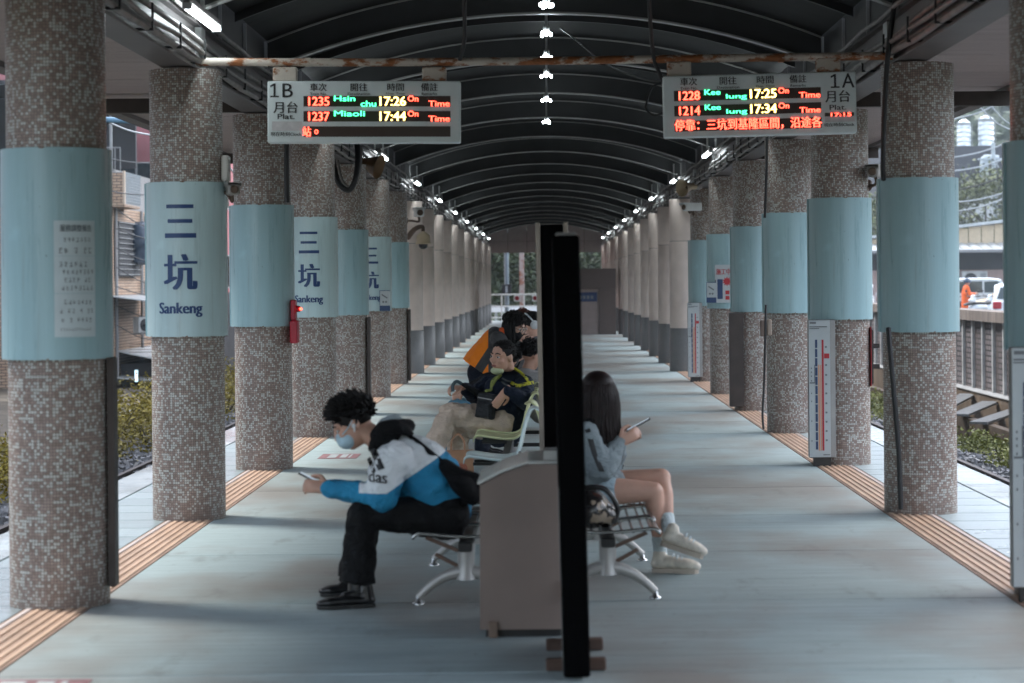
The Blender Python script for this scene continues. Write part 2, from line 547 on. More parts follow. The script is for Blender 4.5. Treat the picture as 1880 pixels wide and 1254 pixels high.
M_soil = mat('soil', (0.075, 0.062, 0.045), 0.9, var=0.5, scale=1.5, bump=0.4, bscale=12)
M_ballast = mat('ballast_bed', (0.10, 0.098, 0.095), 0.85, var=0.6, scale=14, bump=0.8, bscale=16)
g = MB(); g.add([(-900, -300, -1.3), (900, -300, -1.3), (900, 1500, -1.3), (-900, 1500, -1.3)], [(0, 1, 2, 3)])
tag(g.build('ground', M_soil, None, fix=False), 'dark soil ground beside and beyond the tracks', 'ground', kind='structure')
for sgn, lab in ((-1, 'left'), (1, 'right')):
    def zf(x, y, sgn=sgn):
        a = abs(x)
        return -1.24 + 0.24 * max(0, min(1, (a - 3.5) / 0.3)) * max(0, min(1, (7.3 - a) / 1.2)) + 0.03 * noise.noise((x * 2, y * 2, 0))
    b = grid_mesh('track_bed', sgn * 3.4, sgn * 7.4, 15, -3, 110, 160, zf, M_ballast)
    tag(b, 'stone ballast bed of the track on the %s side of the platform' % lab, 'track bed', kind='structure')

# loose ballast stones, nobody could count them
def stones(name, sgn, n, seed, y_a, y_b, xa, xb, label):
    rng = np.random.default_rng(seed)
    mb = MB()
    base = [(-1, -1, -0.7), (1, -0.8, -0.6), (0.9, 1, -0.7), (-0.8, 0.9, -0.6), (-0.6, -0.7, 0.7), (0.8, -0.5, 0.6), (0.5, 0.8, 0.8), (-0.7, 0.6, 0.5)]
    fs = [(0, 3, 2, 1), (4, 5, 6, 7), (0, 1, 5, 4), (1, 2, 6, 5), (2, 3, 7, 6), (3, 0, 4, 7)]
    for _ in range(n):
        x = sgn * rng.uniform(xa, xb); y = rng.uniform(y_a, y_b); r = rng.uniform(0.02, 0.05)
        a = abs(x)
        z = -1.24 + 0.24 * max(0, min(1, (a - 3.5) / 0.3)) * max(0, min(1, (7.3 - a) / 1.2)) + 0.03
        m = Matrix.Rotation(rng.uniform(0, 6.3), 3, 'Z') @ Matrix.Rotation(rng.uniform(0, 6.3), 3, 'X')
        mb.add([Vector((x, y, z)) + m @ (Vector(p) * r * rng.uniform(0.7, 1.2)) for p in base], fs)
    o = mb.build(name, M_stone, None, fix=False)
    return tag(o, label, 'gravel', kind='stuff')
M_stone = mat('ballast_stone', (0.20, 0.20, 0.205), 0.6, var=0.6, scale=9)
stones('ballast_gravel', -1, 7000, 3, 14, 48, 4.0, 7.2, 'loose grey ballast stones beside the left platform edge')
stones('ballast_gravel', 1, 7000, 4, 14, 48, 4.0, 7.2, 'loose grey ballast stones beside the right platform edge')
M_rail = mat('rail_steel', (0.07, 0.05, 0.04), 0.6, 0.3, var=0.3)
for sgn, lab in ((-1, 'left'), (1, 'right')):
    for q, (off, which) in enumerate(((4.65, 'nearer'), (5.72, 'farther'))):
        mb = MB(); x = sgn * off
        mb.prism([(x + a_, z_ - 0.33) for a_, z_ in ((-0.06, -0.72), (0.06, -0.72), (0.012, -0.70), (0.012, -0.62), (0.035, -0.60), (0.035, -0.57), (-0.035, -0.57), (-0.035, -0.60), (-0.012, -0.62), (-0.012, -0.70))], 'y', -3, 110)
        tag(mb.build('rail', M_rail), 'rusty steel rail of the %s track, the one %s to the platform' % (lab, which), 'rail', 'track rails')

# ------------------------------------------------------------------ platform with slabs, tactile strips, edge paving
mb = MB(); mb.box(-3.52, 3.52, Y0, Y1, -1.32, -0.012)
platform = tag(mb.build('platform', M_joint), 'long concrete island platform between the two tracks', 'platform', kind='structure')

def slab_copies(name, x0, x1, y0, y1, step, m, gap=0.016, top=0.0, b=0.004):
    mb = MB(); mb.bbox(x0, x1, gap / 2, step - gap / 2, -0.03, top, b)
    first = mb.build(name, m, platform)
    y = y0; k = 0
    while y < y1 - 1e-6:
        o = first if k == 0 else first.copy()
        if k: COL.objects.link(o)
        o.location = (0, y, 0)
        y += step; k += 1
slab_copies('floor_slab', -2.30, 2.325, -41, 93, 2.0, M_floor)
for sgn in (-1, 1):
    xa, xb = (-3.22, -2.63) if sgn < 0 else (2.655, 3.24)
    slab_copies('edge_paver', xa, xb, 5, 60, 0.5, M_edge)
    mb = MB(); mb.box(xa, xb, Y0, 4.996, -0.03, 0); mb.box(xa, xb, 60.004, 93, -0.03, 0)
    mb.build('edge_paving_strip', M_edge, platform)
    xa, xb = (-3.56, -3.228) if sgn < 0 else (3.248, 3.58)
    slab_copies('coping_stone', xa, xb, -41, 93, 2.0, M_coping, top=0.004)
    # tactile guide strip: base plate and six raised bars
    c = -2.465 if sgn < 0 else 2.49
    mb = MB(); mb.box(c - 0.158, c + 0.158, Y0, Y1, -0.03, 0.001)
    st = mb.build('tactile_strip', M_tact, platform)
    st['label'] = 'peach ribbed guide strip along the %s column row' % ('left' if sgn < 0 else 'right')
    for k in range(6):
        x = c - 0.128 + k * 0.0512
        mb = MB()
        mb.prism([(x - 0.016, 0.001), (x + 0.016, 0.001), (x + 0.011, 0.007), (x - 0.011, 0.007)], 'y', Y0, Y1)
        outer = (k == 0 and sgn < 0) or (k == 5 and sgn > 0)
        mb.build('tactile_bar', M_tactpale if outer else M_tactbar, st)

# painted boarding marks on the floor
M_redpaint = mat('worn_red_paint', (0.30, 0.155, 0.165), 0.6, var=0.4, scale=14)
M_whitepaint = mat('worn_white_paint', (0.45, 0.49, 0.50), 0.6, var=0.2, scale=14)
def mark(cx, cy, w, l):
    mb = MB(); mb.box(cx - w / 2, cx + w / 2, cy - l / 2, cy + l / 2, 0.001, 0.003)
    o = mb.build('floor_marking', M_redpaint, platform)
    mb = MB()
    for a, b in ((-0.28, -0.06), (0.04, 0.2), (0.26, 0.31)):
        mb.box(cx + a * w, cx + b * w, cy - l * 0.36, cy + l * 0.36, 0.0032, 0.005)
    mb.build('marking_print', M_whitepaint, o)
mark(-2.10, 8.75, 0.46, 0.34)
mark(-1.95, 20.4, 0.36, 0.55)

# ------------------------------------------------------------------ columns
COL_Y = [11.1 + 4.02 * k for k in range(20)]
N_TILE = 7
ORD = ['first', 'second', 'third', 'fourth', 'fifth', 'sixth', 'seventh', 'eighth', 'ninth', 'tenth', 'eleventh', 'twelfth', 'thirteenth']

def tube_shell(r, z0, z1, seg, a0, a1, th):
    """an open curved sheet with thickness"""
    mb = MB(); vs = []; fs = []
    for k in range(seg + 1):
        a = a0 + (a1 - a0) * k / seg
        ca, sa = math.cos(a), math.sin(a)
        vs += [(r * ca, r * sa, z0), (r * ca, r * sa, z1), ((r - th) * ca, (r - th) * sa, z1), ((r - th) * ca, (r - th) * sa, z0)]
    for k in range(seg):
        for i in range(4):
            j = (i + 1) % 4
            fs.append((k * 4 + i, k * 4 + j, k * 4 + 4 + j, k * 4 + 4 + i))
    fs += [(0, 1, 2, 3), tuple(seg * 4 + i for i in (3, 2, 1, 0))]
    mb.add(vs, fs, False)
    return mb

shaft_me = MB().lathe([(0.25, 0), (0.25, 0.6), (0.25, 1.2), (0.25, 1.8), (0.25, 2.4), (0.25, 3.10)], seg=64).mesh('shaft')
shaft_me.materials.append(M_mosaic)
wrap_me = tube_shell(0.277, 1.255, 2.315, 48, R(-196), R(16), 0.012).mesh('wrap_panel')
wrap_me.materials.append(M_panel)
M_panelpale = panel_mat('pale_enamel_panel', (0.53, 0.69, 0.71), 1.255, 2.315)
name_me = wrap_me.copy(); name_me.materials.clear(); name_me.materials.append(M_panelpale)
seam_me = MB().box(-0.29, -0.272, -0.02, 0.02, 1.257, 2.313).mesh('panel_seam'); seam_me.materials.append(M_panel)
pink_parts = []
for z0, z1 in ((0.775, 2.33), (2.338, 3.09)):
    me = MB().lathe([(0.288, z0), (0.29, z0 + 0.004), (0.29, z1 - 0.004), (0.288, z1)], seg=40).mesh('stone_drum'); me.materials.append(M_pink)
    pink_parts.append(('stone_drum', me))
me = MB().lathe([(0.30, 0.0), (0.30, 0.762), (0.292, 0.77)], seg=40).mesh('granite_base'); me.materials.append(M_granite); pink_parts.append(('granite_base', me))
me = MB().lathe([(0.282, 0.7), (0.282, 3.1)], seg=32).mesh('core'); me.materials.append(M_joint); pink_parts.append(('core', me))

COLS = {}
for sgn, side in ((-1, 'left'), (1, 'right')):
    for k, y in enumerate(COL_Y):
        if k < N_TILE:
            x = -2.49 if sgn < 0 else (2.585 if k else 2.625)
            extra = 'with the Sankeng name on its pale blue panel' if (sgn < 0 and k % 2) else 'with plain blue panel'
            t = thing('station_column', '%s mosaic column in the %s row, %s' % (ORD[k], side, extra), 'column', (x, y, 0), 'mosaic columns of the %s row' % side)
            local(t)
            link('mosaic_shaft', shaft_me, t)
            w = link('wrap_panel', name_me if (sgn < 0 and k % 2) else wrap_me, t)
            dz = 0.0 if k < 4 else -0.03
            w.location.z = dz + random.Random(k * 7 + sgn).uniform(-0.012, 0.012)
            w.rotation_euler.z = R(random.Random(k * 5 + sgn).uniform(-8, 8))
            link('panel_seam', seam_me, w)
            if sgn < 0 and k % 2:
                def place(a, z, r=0.2785, dz=w.location.z - w.location.z):
                    th = -math.pi / 2 + a / r
                    return (r * math.cos(th), r * math.sin(th), z)
                ro = w.rotation_euler.z
                w.rotation_euler.z = 0.0
                zt = 2.315
                for body, box, bold in (('三', (-0.118, 0.108, zt - 0.39, zt - 0.155), 0.035), ('坑', (-0.125, 0.115, zt - 0.74, zt - 0.495), 0.04), ('Sankeng', (-0.165, 0.150, zt - 0.925, zt - 0.825), 0.045)):
                    if body == 'Sankeng': box = (-0.166, 0.148, zt - 0.925, zt - 0.825)
                    if body == '三':
                        for a0, a1, z0, z1 in ((-0.10, 0.09, 2.132, 2.158), (-0.09, 0.082, 2.032, 2.058), (-0.112, 0.108, 1.93, 1.962)):
                            n = 10; mb = MB()
                            vs = []; fs = []
                            for q in range(n + 1):
                                a = a0 + (a1 - a0) * q / n
                                vs += [place(a, z0), place(a, z1)]
                            for q in range(n): fs.append((2 * q, 2 * q + 2, 2 * q + 3, 2 * q + 1))
                            mb.add(vs, fs); mb.build('lettering', M_navy, w, fix=False)
                    else:
                        lettering('lettering', body, box, place, M_navy, w, bold, 14)
            COLS[(side, k)] = t
        else:
            x = -2.51 if sgn < 0 else 2.51
            t = thing('stone_column', '%s pink stone column with grey granite base along the %s row' % (ORD[k - N_TILE], side), 'column', (x, y, 0), 'stone columns of the %s row' % side)
            local(t)
            for nm, me in pink_parts: link(nm, me, t)
            COLS[(side, k)] = t

# ------------------------------------------------------------------ canopy roof
HALF, ZS, ZA = 2.43, 3.75, 4.22
RAD = (HALF ** 2 + (ZA - ZS) ** 2) / (2 * (ZA - ZS))
ANG = math.asin(HALF / RAD)
def arc(z_drop, n=28):
    return [(RAD * math.sin(-ANG + 2 * ANG * k / n), ZA - RAD + RAD * math.cos(-ANG + 2 * ANG * k / n) - z_drop) for k in range(n + 1)]

mb = MB()
lo, hi = arc(0.0), arc(-0.06)
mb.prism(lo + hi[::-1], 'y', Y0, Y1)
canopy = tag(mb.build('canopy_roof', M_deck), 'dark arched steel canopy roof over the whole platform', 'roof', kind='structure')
# deck corrugations: long shallow ridges across the vault
def ridge(y, w, h, name, m, z_drop, parent=None, flange=None):
    mb = MB()
    a, b = arc(z_drop), arc(z_drop + h)
    mb.prism(a + b[::-1], 'y', y - w / 2, y + w / 2)
    return mb.build(name, m, parent or canopy)
first = None
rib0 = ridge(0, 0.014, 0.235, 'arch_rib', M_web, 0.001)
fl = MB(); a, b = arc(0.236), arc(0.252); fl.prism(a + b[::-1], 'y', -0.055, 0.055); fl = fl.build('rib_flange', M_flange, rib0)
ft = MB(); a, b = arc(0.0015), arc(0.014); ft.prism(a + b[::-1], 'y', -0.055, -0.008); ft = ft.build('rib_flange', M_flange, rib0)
legs = []
for sx in (-1, 1):
    mb = MB(); mb.box(sx * HALF - 0.012, sx * HALF + 0.012, -0.05, 0.05, 3.45, 3.502); legs.append(mb.build('rib_foot', M_flange, rib0))
k = 0
for y in [COL_Y[0] - 4.02 * j for j in range(12, 0, -1)] + COL_Y:
    r = rib0 if k == 0 else copy_tree(rib0, canopy)
    r.location = (0, y, 0); k += 1
# light purlin arches half way between
pur0 = ridge(0, 0.04, 0.07, 'purlin_arch', M_steel_dark, 0.002)
k = 0
for y in [COL_Y[0] - 6.0, COL_Y[0] - 2.0] + [c + 2.01 for c in COL_Y]:
    r = pur0 if k == 0 else copy_tree(pur0, canopy)
    r.location = (0, y, 0); k += 1
for sgn in (-1, 1):
    s = sgn
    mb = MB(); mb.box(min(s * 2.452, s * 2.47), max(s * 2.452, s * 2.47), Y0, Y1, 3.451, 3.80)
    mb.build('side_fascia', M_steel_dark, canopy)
    mu = MB(); mu.box(s * 2.435 - 0.012, s * 2.435 + 0.012, -0.012, 0.012, 3.453, 3.74); mu = mu.build('mullion', M_flange, canopy)
    y = 7.0; k = 0
    while y < 92:
        r = mu if k == 0 else mu.copy()
        if k: COL.objects.link(r)
        r.location = (0, y, 0); y += 1.34; k += 1
    # edge beam: I section with web and flanges
    mb = MB()
    x0, x1 = s * 2.63, s * 2.41
    xa, xb = min(x0, x1), max(x0, x1)
    mb.box(xa, xb, Y0, Y1, 3.112, 3.13); mb.box(xa, xb, Y0, Y1, 3.43, 3.448)
    xm = s * 2.47
    mb.box(xm - 0.012, xm + 0.012, Y0, Y1, 3.1302, 3.4298)
    bm_ = mb.build('edge_beam', M_beam, canopy)
    st = MB(); st.box(min(s * 2.412, s * 2.458), max(s * 2.412, s * 2.458), -0.09, 0.09, 3.131, 3.429); st = st.build('stiffener_plate', M_plate, bm_)
    for k, y in enumerate(COL_Y):
        r = st if k == 0 else st.copy()
        if k: COL.objects.link(r)
        r.location = (0, y + 0.3, 0)
    # ribbed soffit panels outside the beam, one per bay piece
    n = 26; prof = []
    L = 1.34
    for q in range(n):
        y = q * L / n
        prof += [(y + 0.004, 3.30), (y + L / n * 0.45, 3.30), (y + L / n * 0.5, 3.308), (y + L / n * 0.95, 3.308)]
    prof = prof + [(L - 0.006, 3.335), (0.004, 3.335)]
    xa, xb = min(s * 2.632, s * 4.05), max(s * 2.632, s * 4.05)
    mb = MB(); mb.prism(prof, 'x', xa, xb)
    so = mb.build('soffit_panel', M_soffit, canopy)
    y = 4.4; k = 0
    while y < 91.5:
        r = so if k == 0 else so.copy()
        if k: COL.objects.link(r)
        r.location = (0, y, 0); y += L; k += 1
    mb = MB(); mb.box(min(s * 2.6, s * 4.2), max(s * 2.6, s * 4.2), Y0, Y1, 3.345, 3.40); mb.build('roof_sheet', M_steel_dark, canopy)
    mb = MB(); mb.box(min(s * 4.06, s * 4.2), max(s * 4.06, s * 4.2), Y0, Y1, 3.26, 3.343); mb.build('gutter', M_beam, canopy)
    ob = MB(); ob.box(min(s * 2.64, s * 4.15), max(s * 2.64, s * 4.15), -0.05, 0.05, 3.13, 3.255); ob = ob.build('outrigger', M_brownsteel, canopy)
    for k, y in enumerate(COL_Y[::2]):
        r = ob if k == 0 else ob.copy()
        if k: COL.objects.link(r)
        r.location = (0, y, 0)
    # conduits clipped along the beam
    rnd = random.Random(5 + s)
    for q, (cx, cz, rr, wob) in enumerate(((2.37, 3.17, 0.022, 0.012), (2.345, 3.225, 0.018, 0.010), (2.375, 3.30, 0.02, 0.018), (2.36, 3.46, 0.016, 0.012), (2.40, 3.20, 0.013, 0.02))):
        pts = []
        y = 5.0
        while y < 91:
            pts.append((s * (cx + rnd.uniform(-wob, wob) * 0.5), y, cz + rnd.uniform(-wob, wob) - 0.02 * abs(math.sin(y * 0.8 + q))))
            y += 0.8 if y < 45 else 2.5
        mb = MB(); mb.tube(pts, rr, seg=7, n=2 if q < 4 else 3)
        mb.build('conduit', M_conduit, canopy)
    cl = MB(); cl.box(min(s * 2.33, s * 2.455), max(s * 2.33, s * 2.455), -0.012, 0.012, 3.135, 3.15); cl.box(s * 2.335 - 0.006, s * 2.335 + 0.006, -0.012, 0.012, 3.1505, 3.30)
    cl = cl.build('conduit_hanger', M_steel_dark, canopy)
    y = 9.0; k = 0
    while y < 60:
        r = cl if k == 0 else cl.copy()
        if k: COL.objects.link(r)
        r.location = (0, y, 0); y += 1.0; k += 1

# gable end above the far opening
M_gable = mat('gable_panel', (0.36, 0.31, 0.29), 0.5, var=0.08, tint=0.15)
yg = 92.0
gz0 = 2.88
for i in range(6):
    xa, xb = -2.42 + i * 4.84 / 6, -2.42 + (i + 1) * 4.84 / 6
    for zlo, zhi in ((gz0, 3.36), (3.37, None)):
        def top(x): return ZA - RAD + math.sqrt(RAD ** 2 - x * x) - 0.01
        if zhi is None: poly = [(xa + 0.008, zlo), (xb - 0.008, zlo), (xb - 0.008, top(xb)), ((xa + xb) / 2, top((xa + xb) / 2)), (xa + 0.008, top(xa))]
        else: poly = [(xa + 0.008, zlo), (xb - 0.008, zlo), (xb - 0.008, zhi), (xa + 0.008, zhi)]
        mb = MB(); mb.prism(poly, 'y', yg, yg + 0.05); mb.build('gable_panel', M_gable, canopy)
mb = MB(); mb.box(-2.44, 2.44, yg + 0.052, yg + 0.08, gz0, 3.74); mb.build('gable_backing', M_steel_dark, canopy)

# ------------------------------------------------------------------ fluorescent tubes on the beams, lamps at the crown
def make_tube():
    t = thing('tube_light', '', 'light'); local(t)
    mb = MB(); mb.bbox(-0.022, 0.022, -0.64, 0.64, 0.0, 0.045, 0.006); mb.build('housing', M_conduit, t)
    mb = MB(); mb.tube([(-0.018, -0.60, -0.026), (-0.018, 0.60, -0.026)], 0.012, seg=10); mb.build('tube', M_tubeglow, t)
    mb = MB(); mb.tube([(0.018, -0.60, -0.026), (0.018, 0.60, -0.026)], 0.012, seg=10); mb.build('tube', M_tubeglow, t)
    for y in (-0.625, 0.625):
        mb = MB(); mb.box(-0.03, 0.03, y - 0.015, y + 0.015, -0.042, 0.0); mb.build('end_cap', M_white, t)
    mb = MB(); mb.box(-0.012, 0.012, -0.02, 0.02, 0.046, 0.28); mb.build('bracket', M_plate, t)
    return t
t0 = make_tube(); first = True
for s, side in ((-1, 'left'), (1, 'right')):
    for k in range(0 if s < 0 else 1, 10):
        t = t0 if first else copy_tree(t0); first = False
        t.location = (s * 2.28, 14.55 + 8.04 * k, 3.42)
        tag(t, '%s fluorescent tube light from the front along the %s roof beam' % (ORD[k] if s < 0 else ORD[k - 1], side), 'light', 'tube lights on the roof beams')

def make_lamp():
    t = thing('cluster_lamp', '', 'light'); local(t)
    mb = MB(); mb.lathe([(0.012, 0.30), (0.012, 0.06), (0.03, 0.05), (0.03, 0.0), (0.02, -0.015)], seg=12); mb.build('stem', M_plate, t)
    for k in range(4):
        a = k * math.pi / 2 + 0.5
        ca, sa = math.cos(a), math.sin(a)
        mb = MB(); mb.ball((0.052 * ca, 0.052 * sa, -0.012 - 0.012 * (k % 2)), (0.014, 0.014, 0.018)); mb.build('lamp_bulb', M_lampglow, t)
    mb = MB(); mb.ball((0, 0, -0.02), (0.016, 0.016, 0.014)); mb.build('lamp_core', M_lampglow, t)
    return t
l0 = make_lamp()
for k, y in enumerate((17.4, 19.4, 21.4, 23.3, 26.4, 30.0)):
    t = l0 if k == 0 else copy_tree(l0)
    t.location = (0.02, y, 3.84)
    t.rotation_euler.z = 0.35 * k
    tag(t, '%s bright cluster lamp from the front along the roof crown' % ORD[k], 'light', 'cluster lamps along the roof crown')
for t in COLS.values(): t['kind'] = 'thing'
# ------------------------------------------------------------------ departure displays on a rusty pipe
M_ledbg = mat('led_window', (0.045, 0.026, 0.018), 0.35, var=0.1)
M_ledgreen = mat('led_window_green', (0.030, 0.040, 0.012), 0.35, var=0.1)
G_red = glow('led_red', (1.0, 0.055, 0.03), 2.0)
G_green = glow('led_green', (0.06, 1.0, 0.36), 1.0)
G_yellow = glow('led_yellow', (1.0, 0.66, 0.16), 1.5)
M_smear = mat('faded_paper', (0.62, 0.60, 0.61), 0.7, var=0.12, scale=20)
M_pinksmear = mat('faded_pink', (0.62, 0.42, 0.42), 0.7, var=0.15, scale=20)
DS = 14.95
K = DS / 4000 / 3.615           # metres per drawing unit of the display face

pt = thing('display_pipe', 'rusty cream pipe spanning between the second columns, carrying both displays', 'pipe', (0, DS + 0.06, 3.15))
mb = MB(); mb.tube([(-2.40, DS + 0.06, 3.152), (-1.2, DS + 0.06, 3.138), (0, DS + 0.06, 3.138), (1.2, DS + 0.06, 3.146), (2.40, DS + 0.06, 3.152)], 0.028, seg=16, n=6); mb.build('pipe', M_rustpipe, pt)
for x in (-1.63, 1.63):
    mb = MB(); mb.tube([(x - 0.02, DS + 0.06, 3.143), (x + 0.02, DS + 0.06, 3.143)], 0.031, seg=16); mb.build('pipe_joint', M_rustpipe, pt)

def display(label, top_left, tilt, items, windows, w=1280, h=410):
    t = thing('departure_display', label, 'display', top_left, 'departure displays', 0)
    t.rotation_euler = (0, tilt, 0)
    local(t)
    def place(u, v, dy=0.0): return (u * K, -dy, -v * K)
    W, Hh = w * K, h * K
    mb = MB(); mb.bbox(0, W, 0, 0.13, -Hh, 0, 0.008); case = mb.build('case', M_signwhite, t)
    for uu in (112, 1105):
        mb = MB(); mb.bbox((uu - 80) * K, (uu + 80) * K, 0.03, 0.10, 0.001, 0.10, 0.008); mb.build('hanger_bracket', M_rustpipe, t)
    for (u0, u1, v0, v1, m) in windows:
        mb = MB(); mb.box(u0 * K, u1 * K, -0.002, 0.02, -v1 * K, -v0 * K); mb.build('led_window' if m is not M_smear else 'faded_label', m, t)
    for body, u0, u1, v0, v1, m, bold in items:
        dy = 0.0045 if m in (G_red, G_green, G_yellow) else 0.0035
        lettering('lettering', body, (u0, u1, -v1, -v0), lambda a, b, dy=dy: place(a, -b, dy), m, t, bold)
    return t

def heads(o):
    out = []
    for i, (zh, en) in enumerate((('車次', 'Train No.'), ('開往', 'Destination'), ('時間', 'Dep. Time'), ('備註', 'Remarks'))):
        c = o[i]
        out.append((zh, c - 56, c + 56, 15, 67, M_ink, 0.02))
        wd = (56, 74, 62, 51)[i]
        out.append((en, c - wd, c + wd, 77, 94, M_ink, 0.02))
    return out

def row(u, v, no, dest, tm):
    it = [(no, u + 32, u + 172, v + 6, v + 64, G_red, 0.028), (tm, u + 505, u + 680, v + 4, v + 64, G_yellow, 0.028),
          ('On', u + 692, u + 762, v - 1, v + 36, G_red, 0.02), ('Time', u + 830, u + 970, v + 32, v + 68, G_red, 0.02)]
    for body, a, b, top in dest:
        it.append((body, u + a, u + b, v - 1 if top else v + 32, v + 34 if top else v + 70, G_green, 0.02))
    return it

left_items = [('B', 100, 170, 16, 108, M_ink, 0.012), ('月台', 40, 202, 136, 213, M_ink, 0.02), ('Plat.', 68, 182, 218, 253, M_ink, 0.02),
              ('現在時刻Clock', 22, 228, 338, 366, M_ink, 0.02)] + heads((339, 608, 851, 1075))
left_items += row(240, 100, '1235', (('Hsin', 203, 343, 1), ('chu', 380, 482, 0)), '17:26') + row(240, 200, '1237', (('Miaoli', 203, 407, 1),), '17:44')
left_items += [('站', 236, 290, 304, 368, G_red, 0.02), ('。', 312, 338, 322, 352, G_red, 0.02)]
def wins(u, clock):
    ws = []
    for v in (100, 200, 301):
        ws.append((u, u + 975, v, v + 69, M_ledbg))
    ws.append(clock)
    return ws
dl = display('departure display of platform 1B hanging on the left half of the pipe', (-1.902, DS, 3.010), R(0.45), left_items, wins(240, (30, 230, 268, 330, M_smear)))
right_items = [('A', 1186, 1270, 13, 108, M_ink, 0.012), ('月台', 1073, 1238, 124, 203, M_ink, 0.02), ('Plat.', 1100, 1212, 220, 254, M_ink, 0.02),
               ('現在時刻Clock', 1060, 1262, 340, 364, M_ink, 0.02)] + heads((170, 431, 678, 895))
right_items += row(70, 99, '1228', (('Kee', 203, 308, 1), ('lung', 346, 483, 0)), '17:25') + row(70, 199, '1214', (('Kee', 203, 308, 1), ('lung', 346, 483, 0)), '17:34')
right_items += [('停靠：三坑到基隆區間，沿途各', 70, 1046, 294, 368, G_red, 0.016), ('17:15', 1108, 1244, 274, 296, G_red, 0.02)]
ws = wins(70, (1068, 1266, 296, 334, M_smear)); ws.append((1068, 1262, 272, 295.5, M_ledbg))
dr = display('departure display of platform 1A hanging on the right half of the pipe', (0.812, DS, 3.020), R(-1.0), right_items, ws)
for d_, u in ((dl, 17), (dr, 1110)):      # the foot of the figure one
    mb = MB(); mb.add([(q * K, -0.0035, -z * K) for q, z in ((u + 2, 108), (u + 2, 98), (u + 24, 98), (u + 24, 32), (u + 4, 42), (u + 2, 30), (u + 26, 16), (u + 38, 16), (u + 38, 98), (u + 60, 98), (u + 60, 108))], [tuple(range(11))]); mb.build('lettering', M_ink, d_, fix=False)
for d_, u in ((dl, 240), (dr, 70)):       # the destination field is tinted green behind its letters
    for v in (100, 200):
        mb = MB(); mb.box((u + 190) * K, (u + 500) * K, -0.0032, 0.001, -(v + 68) * K, -(v + 1) * K); mb.build('led_field', M_ledgreen, d_)

# ------------------------------------------------------------------ boards, notices and fittings on the columns
M_board = mat('board_white', (0.42, 0.46, 0.47), 0.4, var=0.06, scale=4)
M_alu = mat('aluminium', (0.28, 0.28, 0.28), 0.4, 0.7, var=0.1)
M_darkboard = mat('dark_board', (0.022, 0.019, 0.017), 0.5, var=0.25)
M_blue = mat('print_blue', (0.02, 0.05, 0.13), 0.5, var=0)
M_orange = mat('print_orange', (0.60, 0.27, 0.13), 0.5, var=0)
M_red = mat('print_red', (0.42, 0.02, 0.03), 0.5, var=0)
M_grey = mat('print_grey', (0.14, 0.15, 0.16), 0.5, var=0)

def route_board(k, label):
    c = COLS[('right', k)].location
    t = thing('route_board', label, 'board', (c.x - 0.325, c.y - 0.30, 0.0), 'route boards on the right columns'); local(t)
    w, z0, z1 = 0.19, 0.075, 1.27
    mb = MB(); mb.bbox(0, w + 0.045, 0.0, 0.07, z0, z1, 0.006); body = mb.build('case', M_alu, t)
    mb = MB(); mb.box(0.004, w - 0.002, -0.004, 0.001, z0 + 0.006, z1 - 0.006); face = mb.build('face', M_board, t)
    sx, sz = w / 140, (z1 - z0) / 1047
    def r(name, m, rects):
        for a, b, c_, d in rects:
            mb = MB(); mb.box((a - 135) * sx, (b - 135) * sx, -0.0065, -0.0045, z1 - (d - 88) * sz, z1 - (c_ - 88) * sz)
            mb.build(name, m, face)
    r('route_line', M_blue, [(178, 192, y, y + 62) for y in range(240, 1060, 70)])
    r('route_line', M_orange, [(197, 204, 430, 1080), (210, 216, 430, 1080)])
    r('route_line', M_red, [(220, 232, 240, 1080), (235, 268, 345, 382)])
    r('station_tick', M_grey, [(241, 253, y, y + 14) for y in (288, 425, 500, 570, 640, 715, 785, 855, 925, 995)] + [(150, 156, y, y + 12) for y in (450, 480, 510, 545, 640, 700, 850, 1000)] + [(142, 172, 562, 572), (172, 177, 430, 570)])
    r('heading_print', M_grey, [(145, 185, 104, 120), (143, 255, 138, 146), (143, 205, 152, 158), (225, 268, 1108, 1116)])
    mb = MB(); mb.box(0.04, 0.19, 0.01, 0.06, 0, z0 - 0.001); mb.build('foot', M_darkboard, t)
    return t
route_board(0, 'white route board with coloured lines beside the first right column')
route_board(2, 'white route board with red and orange lines beside the third right column')
route_board(6, 'small white route board beside the seventh right column, next to the pink stone columns')

def edge_board(side, k, label, m, dx, y0, y1, z0, z1, th=0.045, cat='board', name='notice_board'):
    c = COLS[(side, k)].location
    t = thing(name, label, cat, (c.x + dx, c.y, 0)); local(t)
    mb = MB(); mb.bbox(-th / 2, th / 2, y0, y1, z0, z1, 0.006); mb.build('panel', m, t)
    s = -1 if side == 'left' else 1
    mb = MB()
    for z in (z0 + 0.15, z1 - 0.15): mb.box(min(s * 0.02, s * 0.08), max(s * 0.02, s * 0.08), -0.02, 0.02, z - 0.02, z + 0.02)
    mb.build('wall_bracket', M_brownsteel, t)
    mb = MB(); mb.box(-th / 2 - 0.003, th / 2 + 0.003, y0 - 0.004, y0 + 0.012, z0 + 0.006, z1 - 0.006); mb.build('frame_edge', M_brownsteel, t)
    return t
edge_board('left', 0, 'dark notice board seen edge-on against the first left column', M_darkboard, 0.275, -0.05, 0.06, 0.085, 1.25, 0.03)
edge_board('left', 4, 'dark notice board seen edge-on against the fifth left column', M_darkboard, 0.275, -0.10, 0.10, 0.05, 1.2, 0.03)
edge_board('left', 6, 'dark notice board seen edge-on against the seventh left column', M_darkboard, 0.275, -0.10, 0.10, 0.05, 1.2, 0.03)
edge_board('right', 4, 'plain grey metal panel standing against the fifth right column', mat('grey_metal', (0.13, 0.135, 0.14), 0.4, 0.4, var=0.1), -0.245, -0.30, -0.16, 0.06, 1.22, 0.17)
